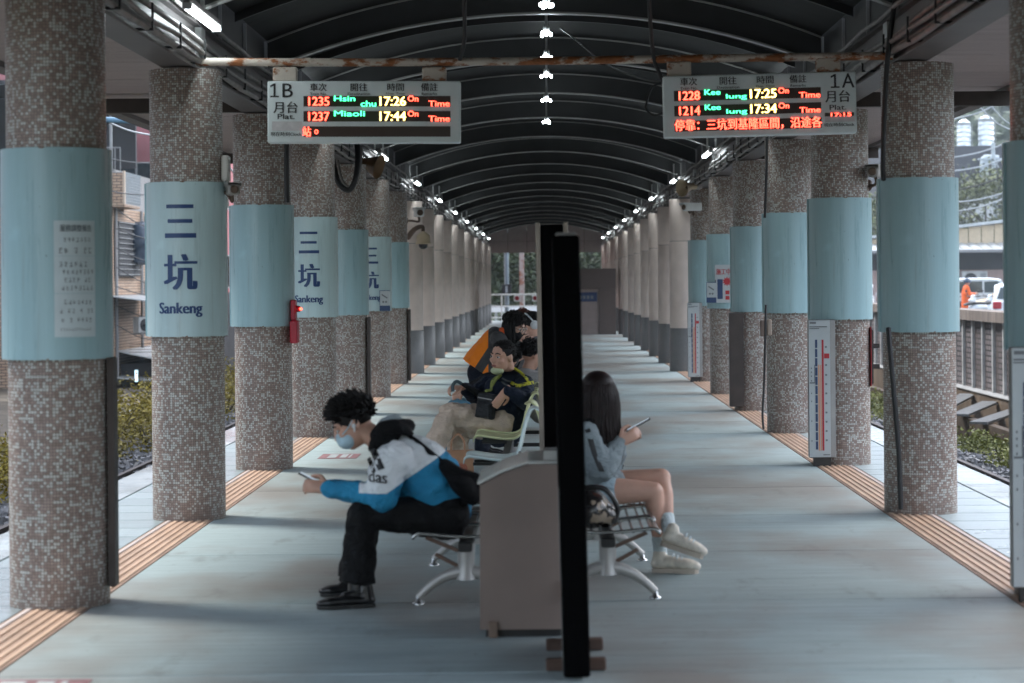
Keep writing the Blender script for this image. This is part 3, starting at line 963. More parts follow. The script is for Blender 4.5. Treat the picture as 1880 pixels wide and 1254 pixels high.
eb = edge_board('right', 2, 'thin blue and red poster seen edge-on on the outer side of the third right column', M_blue, 0.255, -0.12, 0.12, 0.70, 1.18, 0.014)
mb = MB(); mb.box(-0.012, -0.0075, -0.13, 0.13, 0.68, 1.20); mb.build('red_border', M_red, eb)

# service notice on the first left panel (three pasted sheets, printing too blurred to read below the heading)
c = COLS[('left', 0)].location
t = thing('paper_notice', 'tall paper notice of three sheets pasted on the first left column panel', 'notice', (c.x, c.y, 0)); local(t)
M_paper = mat('notice_paper', (0.56, 0.64, 0.66), 0.6, var=0.06, scale=8)
M_print = mat('notice_print', (0.07, 0.085, 0.10), 0.7, var=0)
def on_panel(a, z, r=0.2795): return (r * math.cos(-math.pi / 2 + a / r), r * math.sin(-math.pi / 2 + a / r), z)
def curved_rect(mb, a0, a1, z0, z1, r, n=10):
    vs, fs = [], []
    for q in range(n + 1):
        a = a0 + (a1 - a0) * q / n
        vs += [on_panel(a, z0, r), on_panel(a, z1, r)]
    for q in range(n): fs.append((2 * q, 2 * q + 2, 2 * q + 3, 2 * q + 1))
    mb.add(vs, fs)
xa, xb = 0.045, 0.262
zt = 1.936
rows = [(1.92, 0.035), (1.855, 0.022), (1.805, 0.028)], [(1.735, 0.026), (1.695, 0.022), (1.655, 0.022), (1.615, 0.022)], [(1.545, 0.022), (1.50, 0.022), (1.455, 0.022), (1.405, 0.014)]
for si, (za, zb) in enumerate(((1.765, 1.94), (1.578, 1.763), (1.36, 1.576))):
    mb = MB(); curved_rect(mb, xa, xb, za, zb, 0.2795); sh = mb.build('paper_sheet', M_paper, t, fix=False)
    rnd = random.Random(si)
    for ri, (z, h) in enumerate(rows[si]):
        if si == 0 and ri == 0:
            lettering('lettering', '服務調整報告', (xa + 0.03, xb - 0.02, z - h, z), lambda a, zz: on_panel(a, zz, 0.2803), M_print, sh, 0.01, 8)
            continue
        mb = MB(); a = xa + 0.02 + rnd.uniform(0, 0.03)
        while a < xb - 0.025:
            w = h * 0.75
            for f in sorted(rnd.sample((0.05, 0.3, 0.52, 0.74, 0.9), 3)): curved_rect(mb, a + w * rnd.uniform(0, 0.2), a + w * rnd.uniform(0.75, 1.0), z - h * f - h * 0.09, z - h * f, 0.2803, 2)
            q = rnd.uniform(0.1, 0.7); curved_rect(mb, a + w * q, a + w * (q + 0.12), z - h, z, 0.2806, 1)
            a += w * (1.3 if rnd.random() > 0.12 else 2.4)
        mb.build('faded_print', M_print, sh, fix=False)

# posters on the sixth columns
def flat_sign(px0, px1, py0, py1, d, label, name, draw, cat='sign'):
    a, b = P(px0, py1, d), P(px1, py0, d)
    t = thing(name, label, cat, (a.x, d, a.z)); local(t)
    W, Hh = b.x - a.x, b.z - a.z
    mb = MB(); mb.box(0, W, 0, 0.012, 0, Hh); mb.build('plate', M_board, t)
    def r(nm, m, x0, x1, z0, z1, lev=1):
        mb = MB(); mb.box(x0 * W, x1 * W, -0.002 * lev, 0.001 - 0.0019 * (lev - 1), z0 * Hh, z1 * Hh); mb.build(nm, m, t)
    def tx(body, x0, x1, z0, z1, m, bold=0.02):
        lettering('lettering', body, (x0 * W, x1 * W, z0 * Hh, z1 * Hh), lambda q, z: (q, -0.0045, z), m, t, bold)
    draw(r, tx, t, W, Hh)
    return t
def worksite(r, tx, t, W, Hh):
    tx('施工中', 0.08, 0.92, 0.74, 0.90, M_red)
    r('hazard_strip', M_darkboard, 0.0, 0.05, 0.0, 0.6)
    n = 20; vs = []
    for q in range(n):
        rr = (0.30 if q % 2 else 0.18) * W
        vs.append((0.72 * W + rr * math.cos(q * 2 * math.pi / n), -0.003, 0.56 * Hh + rr * math.sin(q * 2 * math.pi / n)))
    mb = MB(); mb.add(vs, [tuple(range(n))]); mb.build('burst_print', M_red, t, fix=False)
    r('colour_block', M_blue, 0.14, 0.46, 0.1, 0.62)
    r('colour_block', M_red, 0.62, 0.86, 0.08, 0.18); r('colour_block', M_red, 0.62, 0.86, 0.22, 0.32)
flat_sign(1313, 1343, 486, 556, 30.85, 'white construction warning poster with red lettering on the sixth right column', 'warning_poster', worksite)
def waiting(r, tx, t, W, Hh):
    r('caption_band', M_blue, 0.0, 1.0, 0.0, 0.26)
    r('frame_line', M_blue, 0.0, 1.0, 0.97, 1.0); r('frame_line', M_blue, 0.0, 0.05, 0.27, 0.965)
    mb = MB(); mb.bar((0.2 * W, -0.003, 0.80 * Hh), (0.75 * W, -0.003, 0.62 * Hh), 0.004, 0.06 * Hh)
    for cx in (0.35, 0.62): mb.lathe([(0.10 * W, -0.001), (0.10 * W, 0.001)], (cx * W, -0.003, 0.44 * Hh), 16, m=Matrix.Rotation(R(90), 3, 'X'))
    mb.build('pictogram', M_grey, t)
flat_sign(1297, 1315, 518, 556, 30.8, 'small white and navy pictogram sign beside the warning poster on the right', 'pictogram_sign', waiting)
flat_sign(697, 716, 533, 571, 30.8, 'small white and navy pictogram sign on the sixth left column', 'pictogram_sign', waiting)

# red alarm plate with a lit lamp on the third left column
c = COLS[('left', 2)].location
t = thing('alarm_plate', 'red alarm plate with a lit red lamp on the third left column', 'alarm', (c.x + 0.29, c.y - 0.1, 1.1)); local(t)
M_alarm = mat('alarm_red', (0.36, 0.012, 0.03), 0.4, var=0.1)
mb = MB(); mb.bbox(-0.035, 0.03, -0.09, 0.09, 0.0, 0.20, 0.01); mb.bbox(-0.028, 0.012, -0.07, 0.07, 0.201, 0.38, 0.008); mb.build('plate', M_alarm, t)
mb = MB(); mb.lathe([(0.03, 0), (0.028, 0.03), (0.015, 0.045), (0.002, 0.05)], (0.012, -0.02, 0.30), 14, m=Matrix.Rotation(R(90), 3, 'Y')); mb.build('lamp_dome', M_alarm, t)
mb = MB(); mb.ball((0.058, -0.045, 0.30), 0.013); mb.build('lamp', G_red, t)

# cameras, loudspeakers, boxes and cables
M_cream = mat('cream_plastic', (0.50, 0.40, 0.27), 0.4, var=0.08)
M_camgrey = mat('camera_grey', (0.30, 0.28, 0.26), 0.4, var=0.1)
M_rustarm = mat('rusty_arm', (0.10, 0.065, 0.045), 0.6, var=0.3)
M_lens = mat('lens_glass', (0.01, 0.01, 0.012), 0.08, var=0)
def camera_unit(loc, rz, label, root, body_m=M_camgrey, scale=1.0):
    t = thing('surveillance_camera', label, 'camera', loc); local(t)
    t.rotation_euler.z = rz; s = scale
    mb = MB(); mb.bbox(-0.05 * s, 0.05 * s, -0.13 * s, 0.13 * s, -0.045 * s, 0.05 * s, 0.012 * s); mb.build('housing', body_m, t)
    mb = MB(); mb.prism([(-0.062 * s, 0.03 * s), (-0.062 * s, 0.062 * s), (0.062 * s, 0.062 * s), (0.062 * s, 0.03 * s), (0.058 * s, 0.03 * s), (0.058 * s, 0.056 * s), (-0.058 * s, 0.056 * s), (-0.058 * s, 0.03 * s)], 'y', -0.17 * s, 0.11 * s); mb.build('sunshade', body_m, t)
    mb = MB(); mb.lathe([(0.036 * s, 0), (0.034 * s, 0.014 * s), (0.026 * s, 0.016 * s)], (0, -0.131 * s, 0), 18, m=Matrix.Rotation(R(90), 3, 'X')); mb.build('lens_ring', M_rustarm, t)
    mb = MB(); mb.ball((0, -0.134 * s, 0), (0.026 * s, 0.012 * s, 0.026 * s)); mb.build('lens', M_lens, t)
    rl = Matrix.Rotation(-rz, 3, 'Z') @ (Vector(root) - Vector(loc))
    mb = MB(); mb.tube([(0, 0.02, -0.046 * s), (0, 0.02, -0.10 * s), (rl.x * 0.5, rl.y * 0.5, rl.z * 0.9 - 0.02), rl], 0.014 * s, seg=8, n=5); mb.build('arm', M_rustarm, t)
    mb = MB(); mb.ball(rl, (0.035 * s, 0.035 * s, 0.05 * s)); mb.build('wall_mount', M_rustarm, t)
    return t
def col_edge(side, k, s_out, z): 
    c = COLS[(side, k)].location
    return Vector((c.x + s_out * 0.25, c.y - 0.03, z))
camera_unit(P(1607, 316, 18.95), R(-20), 'box surveillance camera on a rusty arm at the third right column', col_edge('right', 2, 1, 2.44))
camera_unit(P(427, 349, 15.0), R(15), 'small surveillance camera on a rusty arm at the second left column', col_edge('left', 1, 1, 2.26), scale=0.8)
camera_unit(P(769, 391, 38.6), R(10), 'upper surveillance camera at the first pink column of the left row', Vector((-2.51 + 0.0, 38.95, 2.74)), M_white, scale=1.5)
camera_unit(P(1271, 381, 34.8), R(-60), 'white surveillance camera on the seventh right column', col_edge('right', 6, -1, 2.76), M_white, scale=1.2)
a = P(777, 441, 38.4)
t = thing('dome_camera', 'cream dome camera hanging below the box camera at the first pink column', 'camera', a); local(t)
mb = MB(); mb.lathe([(0.02, 0.16), (0.05, 0.14), (0.11, 0.09), (0.125, 0.05), (0.125, -0.04), (0.14, -0.05), (0.14, -0.065), (0.09, -0.07)], seg=24); mb.build('hood', M_cream, t)
mb = MB(); mb.ball((0, 0, -0.075), (0.085, 0.085, 0.085)); mb.build('dome', M_lens, t)
mb = MB(); mb.tube([(0, 0, 0.15), (-0.02, 0.05, 0.24), (-0.16, 0.2, 0.20), (-0.30, 0.45, 0.06)], [0.03, 0.035, 0.045, 0.05], seg=10, n=5); mb.build('arm', M_rustarm, t)

def horn(loc, direction, label, m, root, s=1.0):
    t = thing('horn_loudspeaker', label, 'loudspeaker', loc); local(t)
    q = Vector(direction).to_track_quat('Z', 'Y').to_matrix()
    mb = MB(); mb.lathe([(0.05 * s, -0.16 * s), (0.055 * s, -0.08 * s), (0.045 * s, -0.02 * s), (0.07 * s, 0.06 * s), (0.115 * s, 0.15 * s), (0.135 * s, 0.19 * s), (0.14 * s, 0.192 * s), (0.125 * s, 0.18 * s), (0.06 * s, 0.05 * s), (0.02 * s, 0.0)], seg=28, m=q, caps=False); mb.build('horn', m, t)
    mb = MB(); mb.lathe([(0.001, 0.0), (0.03 * s, 0.0), (0.03 * s, 0.07 * s), (0.012 * s, 0.10 * s)], seg=16, m=q); mb.build('throat', M_rustarm, t)
    mb = MB(); mb.lathe([(0.001, -0.20 * s), (0.06 * s, -0.20 * s), (0.065 * s, -0.10 * s), (0.05 * s, -0.09 * s)], seg=18, m=q); mb.build('driver', M_camgrey, t)
    mb = MB(); mb.bar((0, 0, 0), Vector(root) - Vector(loc), 0.03, 0.012); mb.build('bracket', M_rustarm, t)
    return t
horn(P(1268, 343, 34.4), (-0.75, -0.62, -0.12), 'cream horn loudspeaker above the white camera in the right row', M_cream, (2.44, 34.6, 3.13), 1.0)
horn(P(668, 298, 27.6), (0.9, -0.3, -0.3), 'brown horn loudspeaker under the left roof beam behind the display', mat('brown_horn', (0.19, 0.11, 0.05), 0.5, var=0.2), (-2.36, 27.9, 3.2), 1.15)

c = COLS[('left', 1)].location
t = thing('intercom_box', 'small cream intercom box on the side of the second left column', 'box', (c.x + 0.262, c.y, 2.42)); local(t)
mb = MB(); mb.bbox(-0.012, 0.035, -0.07, 0.07, -0.09, 0.09, 0.008); mb.build('case', mat('pale_plastic', (0.50, 0.48, 0.45), 0.4), t)
mb = MB(); mb.box(0.0352, 0.038, -0.04, 0.04, -0.02, 0.06); mb.build('grille', M_camgrey, t)
c = COLS[('right', 3)].location
t = thing('power_outlet', 'brown outlet box with a hanging cable on the fourth right column', 'outlet', P(1404, 600, 22.75)); local(t)
mb = MB(); mb.bbox(-0.05, 0.02, -0.03, 0.03, -0.10, 0.07, 0.01); mb.build('case', mat('outlet_brown', (0.17, 0.12, 0.10), 0.5), t)
mb = MB(); mb.bbox(0.022, 0.07, -0.05, 0.02, -0.09, 0.08, 0.01); mb.build('cover', mat('outlet_cream', (0.33, 0.26, 0.21), 0.5), t)

def cable(name, pts, r, label, m=M_black, cat='cable', group=None, n=6):
    p0 = Vector(pts[0])
    t = MB(); t.tube(pts, r, seg=8, n=n)
    o = t.build(name, m)
    return tag(o, label, cat, group)
cable('cable', [P(1408, 240, 22.7), P(1407, 320, 22.7), P(1404, 400, 22.72)], 0.014, 'black cable coming down the fourth right column above its panel')
cable('cable', [P(1406, 560, 22.65), P(1405, 610, 22.6), P(1403, 700, 22.62), P(1400, 760, 22.6), P(1402, 788, 22.55)], 0.012, 'black cable hanging from the outlet box down to the floor')
cable('cable', [P(1650, -40, 14.7), P(1632, 80, 14.75), P(1624, 200, 14.78), P(1621, 300, 14.8), P(1622, 330, 14.85)], 0.018, 'thick black cable hanging from the roof at the second right column')
cable('cable', [P(1631, 602, 14.84), P(1634, 640, 14.80), P(1641, 720, 14.78), P(1650, 830, 14.77), P(1654, 935, 14.76)], 0.018, 'thick black cable running down the lower second right column')
cable('cable', [P(527, 240, 18.7), P(526, 300, 18.7), P(527, 372, 18.72)], 0.022, 'black pipe beside the third left column above its panel')
cable('cable', [P(606, 262, 26.2), P(612, 300, 26.1), P(622, 336, 26.0), P(640, 349, 26.0), P(652, 330, 26.0), P(657, 290, 26.1), P(655, 262, 26.2)], 0.034, 'thick dark cable loop hanging below the left roof beam')
cable('cable', [P(617, 262, 26.4), P(621, 300, 26.3), P(630, 334, 26.2), P(646, 342, 26.2), P(660, 318, 26.2), P(664, 270, 26.3)], 0.016, 'thin grey cable loop beside the thick one under the left beam', M_conduit)
cable('cable', [P(852, -40, 14.6), P(853, 40, 14.8), P(852, 78, 14.9), P(844, 110, 14.98)], 0.014, 'black cable dropping from the roof to the pipe above the left display')
cable('cable', [P(1190, -40, 14.6), P(1194, 40, 14.8), P(1200, 105, 14.98), P(1208, 128, 15.0), P(1218, 152, 15.05)], 0.014, 'black cable dropping from the roof to the right display')
cable('cable', [P(1030, 52, 19.2), P(1070, 84, 17.8), P(1110, 116, 16.6), P(1170, 142, 15.6), P(1216, 150, 15.1)], 0.007, 'thin black wire from the crown lamps to the right display')
cable('cable', [P(1216, 151, 15.1), P(1196, 162, 15.1), P(1187, 190, 15.1), P(1186, 200, 15.1), P(1200, 212, 15.1), P(1218, 208, 15.1)], 0.008, 'thin wire loop at the edge of the right display')
# ------------------------------------------------------------------ centre of the platform: boards, bin
t = thing('sign_panel', 'tall black sign panel standing edge-on in front of the steel bin', 'sign panel', (0.11, 8.8, 0)); local(t)
t.rotation_euler = (0, R(-0.95), 0)
M_blackboard = mat('black_panel', (0.0012, 0.0012, 0.0013), 0.8, var=0.2, spec=0.03)
mb = MB(); mb.bbox(-0.055, 0.055, 0, 0.95, 0.012, 1.80, 0.008); mb.build('panel', M_blackboard, t)
for y in (0.25, 0.75):
    mb = MB(); mb.bbox(-0.125, 0.125, y - 0.03, y + 0.03, 0.0, 0.05, 0.005); mb.build('foot', mat('rusty_foot', (0.095, 0.055, 0.04), 0.7, var=0.4), t)
mb = MB(); mb.box(-0.0575, -0.0555, 0.01, 0.05, 0.04, 0.78); mb.build('edge_trim', M_alu, t)
mb = MB(); mb.bbox(-0.04, 0.045, 0.1, 0.3, 1.802, 1.815, 0.004); mb.build('cap', M_alu, t)
t = thing('bulletin_board', 'black bulletin board with a pale metal frame behind the sign panel', 'board', (0.055, 12.9, 0)); local(t)
t.rotation_euler = (0, R(-0.6), 0)
M_frame = mat('frame_beige', (0.30, 0.26, 0.22), 0.4, 0.3, var=0.1)
mb = MB(); mb.bbox(-0.068, 0.068, 0.002, 1.0, 0.5, 1.955, 0.005); mb.build('panel', M_blackboard, t)
for x in (-0.083, 0.083):
    mb = MB(); mb.bbox(x - 0.014, x + 0.014, -0.01, 1.02, 0.0 if x < 0 else 1.84, 1.968, 0.004); mb.build('frame_rail', M_frame, t)

t = thing('litter_bin', 'brown grey metal bin with a sloping top behind the black sign panel', 'bin', (-0.12, 9.9, 0)); local(t)
M_bin = mat('bin_metal', (0.235, 0.175, 0.150), 0.45, 0.05, var=0.12, scale=2.5)
mb = MB(); mb.prism([(-0.195, 0.035), (0.20, 0.035), (0.20, 0.785), (0.03, 0.785), (-0.10, 0.74), (-0.19, 0.69)], 'y', 0, 0.62); body = mb.build('body', M_bin, t)
M_glassy = mat('steel_trim', (0.42, 0.43, 0.43), 0.25, 0.7, var=0.2)
mb = MB(); mb.bar((-0.20, 0.31, 0.700), (-0.10, 0.31, 0.750), 0.64, 0.012, (0, 0, 1)); mb.bar((-0.10, 0.31, 0.752), (0.03, 0.31, 0.797), 0.64, 0.012, (0, 0, 1)); mb.box(0.03, 0.205, -0.01, 0.63, 0.787, 0.80); mb.build('top_plate', M_glassy, t)
mb = MB(); mb.box(0.10, 0.19, 0.02, 0.22, 0.801, 0.845); mb.build('ash_tray', M_glassy, t)
mb = MB(); mb.box(-0.17, 0.19, 0.02, 0.60, 0.0, 0.034); mb.build('gap_shade', M_black, t)  # black block standing in for the shade in the gap beneath the bin
M_rustleg = mat('rusty_leg', (0.22, 0.15, 0.11), 0.6, var=0.3, rust=(0.25, 0.09, 0.03), rust_amt=0.08)
mb = MB(); mb.bbox(-0.155, -0.115, -0.02, 0.0, 0.0, 0.075, 0.004); mb.build('leg', M_rustleg, t)
mb = MB(); mb.bbox(0.17, 0.215, -0.03, 0.0, 0.17, 0.26, 0.005); mb.build('latch', mat('rusty_latch', (0.22, 0.085, 0.04), 0.7, var=0.3), t)
# ------------------------------------------------------------------ seats
M_chrome = mat('polished_steel', (0.45, 0.46, 0.46), 0.22, 0.9, var=0.15, scale=12)
M_cast = mat('cast_leg', (0.42, 0.41, 0.39), 0.4, 0.3, var=0.1, rust=(0.22, 0.09, 0.035), rust_amt=0.02, rust_scale=5)
M_frameblack = mat('frame_black', (0.02, 0.02, 0.02), 0.5, 0.3)

def steel_bench(sgn, cx, y0, seats, label):
    """wire seats on a beam; sgn = direction the sitter faces along x"""
    pitch = 0.58
    t = thing('steel_bench', label, 'bench', (cx, y0, 0), 'steel benches back to back'); local(t)
    t.scale = (1, 1, 0.84)
    L = pitch * seats
    prof = [(0.26, 0.415), (0.235, 0.435), (0.18, 0.432), (0.10, 0.422), (0.02, 0.415), (-0.06, 0.415), (-0.12, 0.428), (-0.165, 0.46), (-0.195, 0.51), (-0.215, 0.57), (-0.235, 0.64), (-0.25, 0.71), (-0.255, 0.76)]
    for q in range(seats):
        ya, yb = q * pitch + 0.03, (q + 1) * pitch - 0.03
        seat = None
        dense, _ = spline([Vector((sgn * p[0], 0, p[1])) for p in prof], [0] * len(prof), 3)
        for k, p in enumerate(dense[::2]):
            mb = MB(); mb.tube([(p.x, ya, p.z), (p.x, ya + 0.04, p.z - 0.012), (p.x, yb - 0.04, p.z - 0.012), (p.x, yb, p.z)], 0.0075, seg=7, n=3)
            if seat is None:
                fr = MB(); fr.tube([(d.x, ya, d.z) for d in dense], 0.011, seg=8); seat = fr.build('seat_frame', M_chrome, t)
                fr = MB(); fr.tube([(d.x, yb, d.z) for d in dense], 0.011, seg=8); fr.build('seat_frame', M_chrome, t)
            mb.build('slat', M_chrome, seat)
    mb = MB(); mb.bbox(-0.035, 0.035, -0.02, L + 0.02, 0.33, 0.385, 0.006); mb.build('beam', M_frameblack, t)
    for y in (0.12, L - 0.12):
        mb = MB()
        mb.tube([(0, y, 0.36), (0, y, 0.24), (0, y, 0.15)], [0.045, 0.042, 0.055], seg=12, n=3)
        lg = mb.build('leg', M_cast, t)
        for s2 in (-1, 1):
            ext = 0.24
            mb = MB(); mb.tube([(0.0, y, 0.20), (s2 * 0.09, y, 0.175), (s2 * 0.17, y, 0.12), (s2 * ext, y, 0.045)], [0.045, 0.034, 0.026, 0.022], seg=10, n=4, side=(0, 1, 0), ratio=0.9)
            mb.build('foot_arm', M_cast, lg)
            mb = MB(); mb.lathe([(0.03, 0), (0.03, 0.012), (0.014, 0.02), (0.014, 0.06)], (s2 * ext, y, 0), 14); mb.build('glide', M_chrome, lg)
        mb = MB(); mb.bar((0.0, y, 0.30), (sgn * 0.20, y, 0.40), 0.03, 0.02); mb.bar((sgn * 0.03, y + 0.001, 0.22), (sgn * 0.155, y + 0.001, 0.30), 0.025, 0.02); mb.build('seat_support', mat('rusty_support', (0.14, 0.085, 0.06), 0.6, var=0.3), t)
    return t
steel_bench(-1, -0.415, 10.82, 3, 'steel wire bench behind the bin, the one facing the left track')
steel_bench(1, 0.30, 10.95, 3, 'steel wire bench holding a black bag, facing the right track')

M_seatgreen = mat('plastic_yellow_green', (0.66, 0.68, 0.38), 0.32, var=0.06, scale=4)
M_seatwhite = mat('plastic_pale_blue', (0.64, 0.77, 0.77), 0.25, var=0.06, scale=4)
def shell_seat(sgn, cx, cy, m, label, w=0.44):
    t = thing('plastic_seat', label, 'seat', (cx, cy, 0), 'moulded plastic seats'); local(t)
    prof = [(0.235, 0.395), (0.225, 0.425), (0.19, 0.437), (0.10, 0.425), (0.0, 0.412), (-0.08, 0.415), (-0.13, 0.45), (-0.158, 0.52), (-0.175, 0.60), (-0.20, 0.69), (-0.225, 0.745), (-0.255, 0.765), (-0.285, 0.75)]
    dense, _ = spline([Vector((sgn * p[0], 0, p[1])) for p in prof], [0] * len(prof), 3)
    N = len(dense); nw = 9
    mb = MB(); top = []; 
    for i, p in enumerate(dense):
        tng = (dense[min(i + 1, N - 1)] - dense[max(i - 1, 0)]).normalized()
        nrm = Vector((-tng.z, 0, tng.x)) * (1 if sgn > 0 else -1)
        if nrm.z < 0 and i < N * 0.5: nrm = -nrm
        e = i / (N - 1)
        hw = w / 2 * (1 - 0.10 * max(0, e - 0.75) / 0.25)
        for k in range(nw):
            f = -1 + 2 * k / (nw - 1)
            lift = 0.018 * (abs(f) ** 3)
            q = p + Vector((0, f * hw, 0)) + Vector((sgn * lift * (1 if e > 0.5 else 0), 0, lift if e <= 0.5 else 0))
            top.append(q)
    vs = top + [q + Vector((-sgn * 0.010 if i // nw > N * 0.5 else 0, 0, -0.012 if i // nw <= N * 0.5 else -0.004)) for i, q in enumerate(top)]
    B = len(top); fs = []
    for i in range(N - 1):
        for k in range(nw - 1):
            a, b, c, d = i * nw + k, i * nw + k + 1, (i + 1) * nw + k + 1, (i + 1) * nw + k
            fs += [(a, b, c, d), (a + B, d + B, c + B, b + B)]
    edge = [i * nw for i in range(N)] + [(N - 1) * nw + k for k in range(1, nw)] + [i * nw + nw - 1 for i in range(N - 2, -1, -1)] + [k for k in range(nw - 2, 0, -1)]
    for i in range(len(edge)):
        a, b = edge[i], edge[(i + 1) % len(edge)]
        fs.append((a, b, b + B, a + B))
    mb.add(vs, fs, True)
    mb.build('shell', m, t)
    for yy in (-0.12, 0.12):
        mb = MB(); mb.bar((sgn * 0.17, yy, 0.388), (-sgn * 0.02, yy, 0.388), 0.03, 0.02); mb.build('mount', M_frameblack, t)
    return t
SX = -0.335
shell_seat(-1, SX, 14.85, M_seatwhite, 'pale blue plastic seat, empty, nearest in the plastic row')
shell_seat(-1, SX, 16.85, M_seatgreen, 'yellow green plastic seat, empty, under the man\'s resting arm')
shell_seat(-1, SX, 17.5, M_seatgreen, 'yellow green plastic seat that the man in tan trousers sits on')
shell_seat(-1, SX, 18.7, M_seatgreen, 'plastic seat under the person in light blue jeans')
shell_seat(1, 0.13, 15.6, M_seatgreen, 'yellow green plastic seat back beside the black panel, turned away from the pale blue one')
shell_seat(1, 0.10, 18.9, M_seatgreen, 'plastic seat under the person in the grey jacket')
shell_seat(-1, SX, 23.1, M_seatgreen, 'plastic seat under the person with headphones')
shell_seat(-1, SX, 23.75, M_seatgreen, 'plastic seat under the person in the dark coat')
for y0, y1, lab in ((14.55, 19.25, 'nearer'), (22.8, 24.1, 'farther')):
    t = thing('seat_frame', 'dark steel frame carrying the %s row of plastic seats' % lab, 'frame', (0, y0, 0)); local(t)
    for x in (-0.30, 0.08):
        mb = MB(); mb.bbox(x - 0.03, x + 0.03, 0, y1 - y0, 0.325, 0.376, 0.005); mb.build('beam', M_frameblack, t)
    n = max(2, int((y1 - y0) / 1.5) + 1)
    for k in range(n):
        y = 0.15 + k * (y1 - y0 - 0.3) / (n - 1)
        mb = MB(); mb.tube([(-0.30, y, 0.33), (-0.33, y, 0.15), (-0.36, y, 0.0)], [0.04, 0.045, 0.06], seg=10, n=3, side=(0, 1, 0), ratio=0.6); mb.build('leg', M_alu, t)
        mb = MB(); mb.tube([(0.08, y, 0.33), (0.10, y, 0.15), (0.12, y, 0.0)], [0.04, 0.045, 0.06], seg=10, n=3, side=(0, 1, 0), ratio=0.6); mb.build('leg', M_alu, t)
        mb = MB(); mb.bar((-0.30, y, 0.30), (0.08, y, 0.30), 0.03, 0.03); mb.build('cross_bar', M_frameblack, t)

# ------------------------------------------------------------------ people
def V(*a): return Vector(a)

def skin_obj(name, mb, m, parent, voxel=0.012, smooth=4, fold=0.0, fold_size=0.10, seed=0):
    """one continuous surface grown round the collected limbs"""
    o = mb.build(name, m, parent)
    r = o.modifiers.new('r', 'REMESH'); r.mode = 'VOXEL'; r.voxel_size = voxel; r.use_smooth_shade = True
    s = o.modifiers.new('s', 'SMOOTH'); s.iterations = smooth; s.factor = 0.5
    if fold:
        tx = bpy.data.textures.get('folds%g' % fold_size) or bpy.data.textures.new('folds%g' % fold_size, 'CLOUDS')
        tx.noise_scale = fold_size; tx.noise_depth = 2
        d = o.modifiers.new('d', 'DISPLACE'); d.texture = tx; d.strength = fold; d.mid_level = 0.5; d.texture_coords = 'GLOBAL'
        s2 = o.modifiers.new('s2', 'SMOOTH'); s2.iterations = 1
    dg = bpy.context.evaluated_depsgraph_get()
    me = bpy.data.meshes.new_from_object(o.evaluated_get(dg))
    me.materials.clear(); me.materials.append(m)
    me.polygons.foreach_set('use_smooth', [True] * len(me.polygons))
    o.modifiers.clear()
    old = o.data; o.data = me; bpy.data.meshes.remove(old)
    me.name = name
    return o

def limb(mb, pts, radii, n=4, side=None, ratio=1.0, caps=True):
    mb.tube(pts, radii, seg=16, n=n, side=side, ratio=ratio, round_caps=caps)

def hframe(fwd, up):
    f = Vector(fwd).normalized(); u = Vector(up); u = (u - f * u.dot(f)).normalized()
    r = f.cross(u).normalized()
    return f, u, r, Matrix((f, r, u)).transposed()

def add_head(mb, c, fwd, up, s=1.0):
    f, u, r, m = hframe(fwd, up); c = Vector(c)
    q = lambda a, b, z: c + f * a * s + r * b * s + u * z * s
    B = lambda p, rad: mb.ball(p, tuple(k * s for k in rad), m, 20, 14)
    B(q(-0.012, 0, 0.028), (0.098, 0.077, 0.092))
    B(q(0.022, 0, -0.03), (0.074, 0.062, 0.088))
    B(q(0.052, 0, -0.092), (0.030, 0.032, 0.026))
    B(q(0.074, 0, 0.028), (0.024, 0.056, 0.016))
    B(q(0.066, 0.042, -0.022), (0.024, 0.022, 0.022)); B(q(0.066, -0.042, -0.022), (0.024, 0.022, 0.022))
    limb(mb, [q(0.088, 0, 0.022), q(0.102, 0, -0.008), q(0.108, 0, -0.026)], [0.010 * s, 0.012 * s, 0.015 * s])
    B(q(0.088, 0, -0.055), (0.013, 0.026, 0.009)); B(q(0.084, 0, -0.068), (0.013, 0.022, 0.009))
    for k in (-1, 1): B(q(-0.012, k * 0.078, -0.006), (0.021, 0.010, 0.033))

def face_bits(t, c, fwd, up, s=1.0, parts=('eye', 'brow', 'lip'), lip=None, iris=None):
    f, u, r, m = hframe(fwd, up); c = Vector(c)
    q = lambda a, b, z: c + f * a * s + r * b * s + u * z * s
    for k in (-1, 1):
        if 'eye' in parts:
            mb = MB(); mb.ball(q(0.083, k * 0.032, 0.006), (0.008 * s, 0.015 * s, 0.007 * s), m); e = mb.build('eye', M_eyewhite, t)
            mb = MB(); mb.ball(q(0.089, k * 0.032, 0.006), (0.004 * s, 0.007 * s, 0.0065 * s), m); mb.build('iris', M_hair, e)
        if 'brow' in parts:
            mb = MB(); limb(mb, [q(0.094, k * 0.012, 0.030), q(0.094, k * 0.032, 0.036), q(0.082, k * 0.052, 0.030)], [0.004 * s, 0.005 * s, 0.003 * s], 3); mb.build('eyebrow', M_hair, t)
    if 'lip' in parts:
        mb = MB(); mb.ball(q(0.096, 0, -0.0605), (0.007 * s, 0.025 * s, 0.009 * s), m); mb.build('lips', M_lip, t)

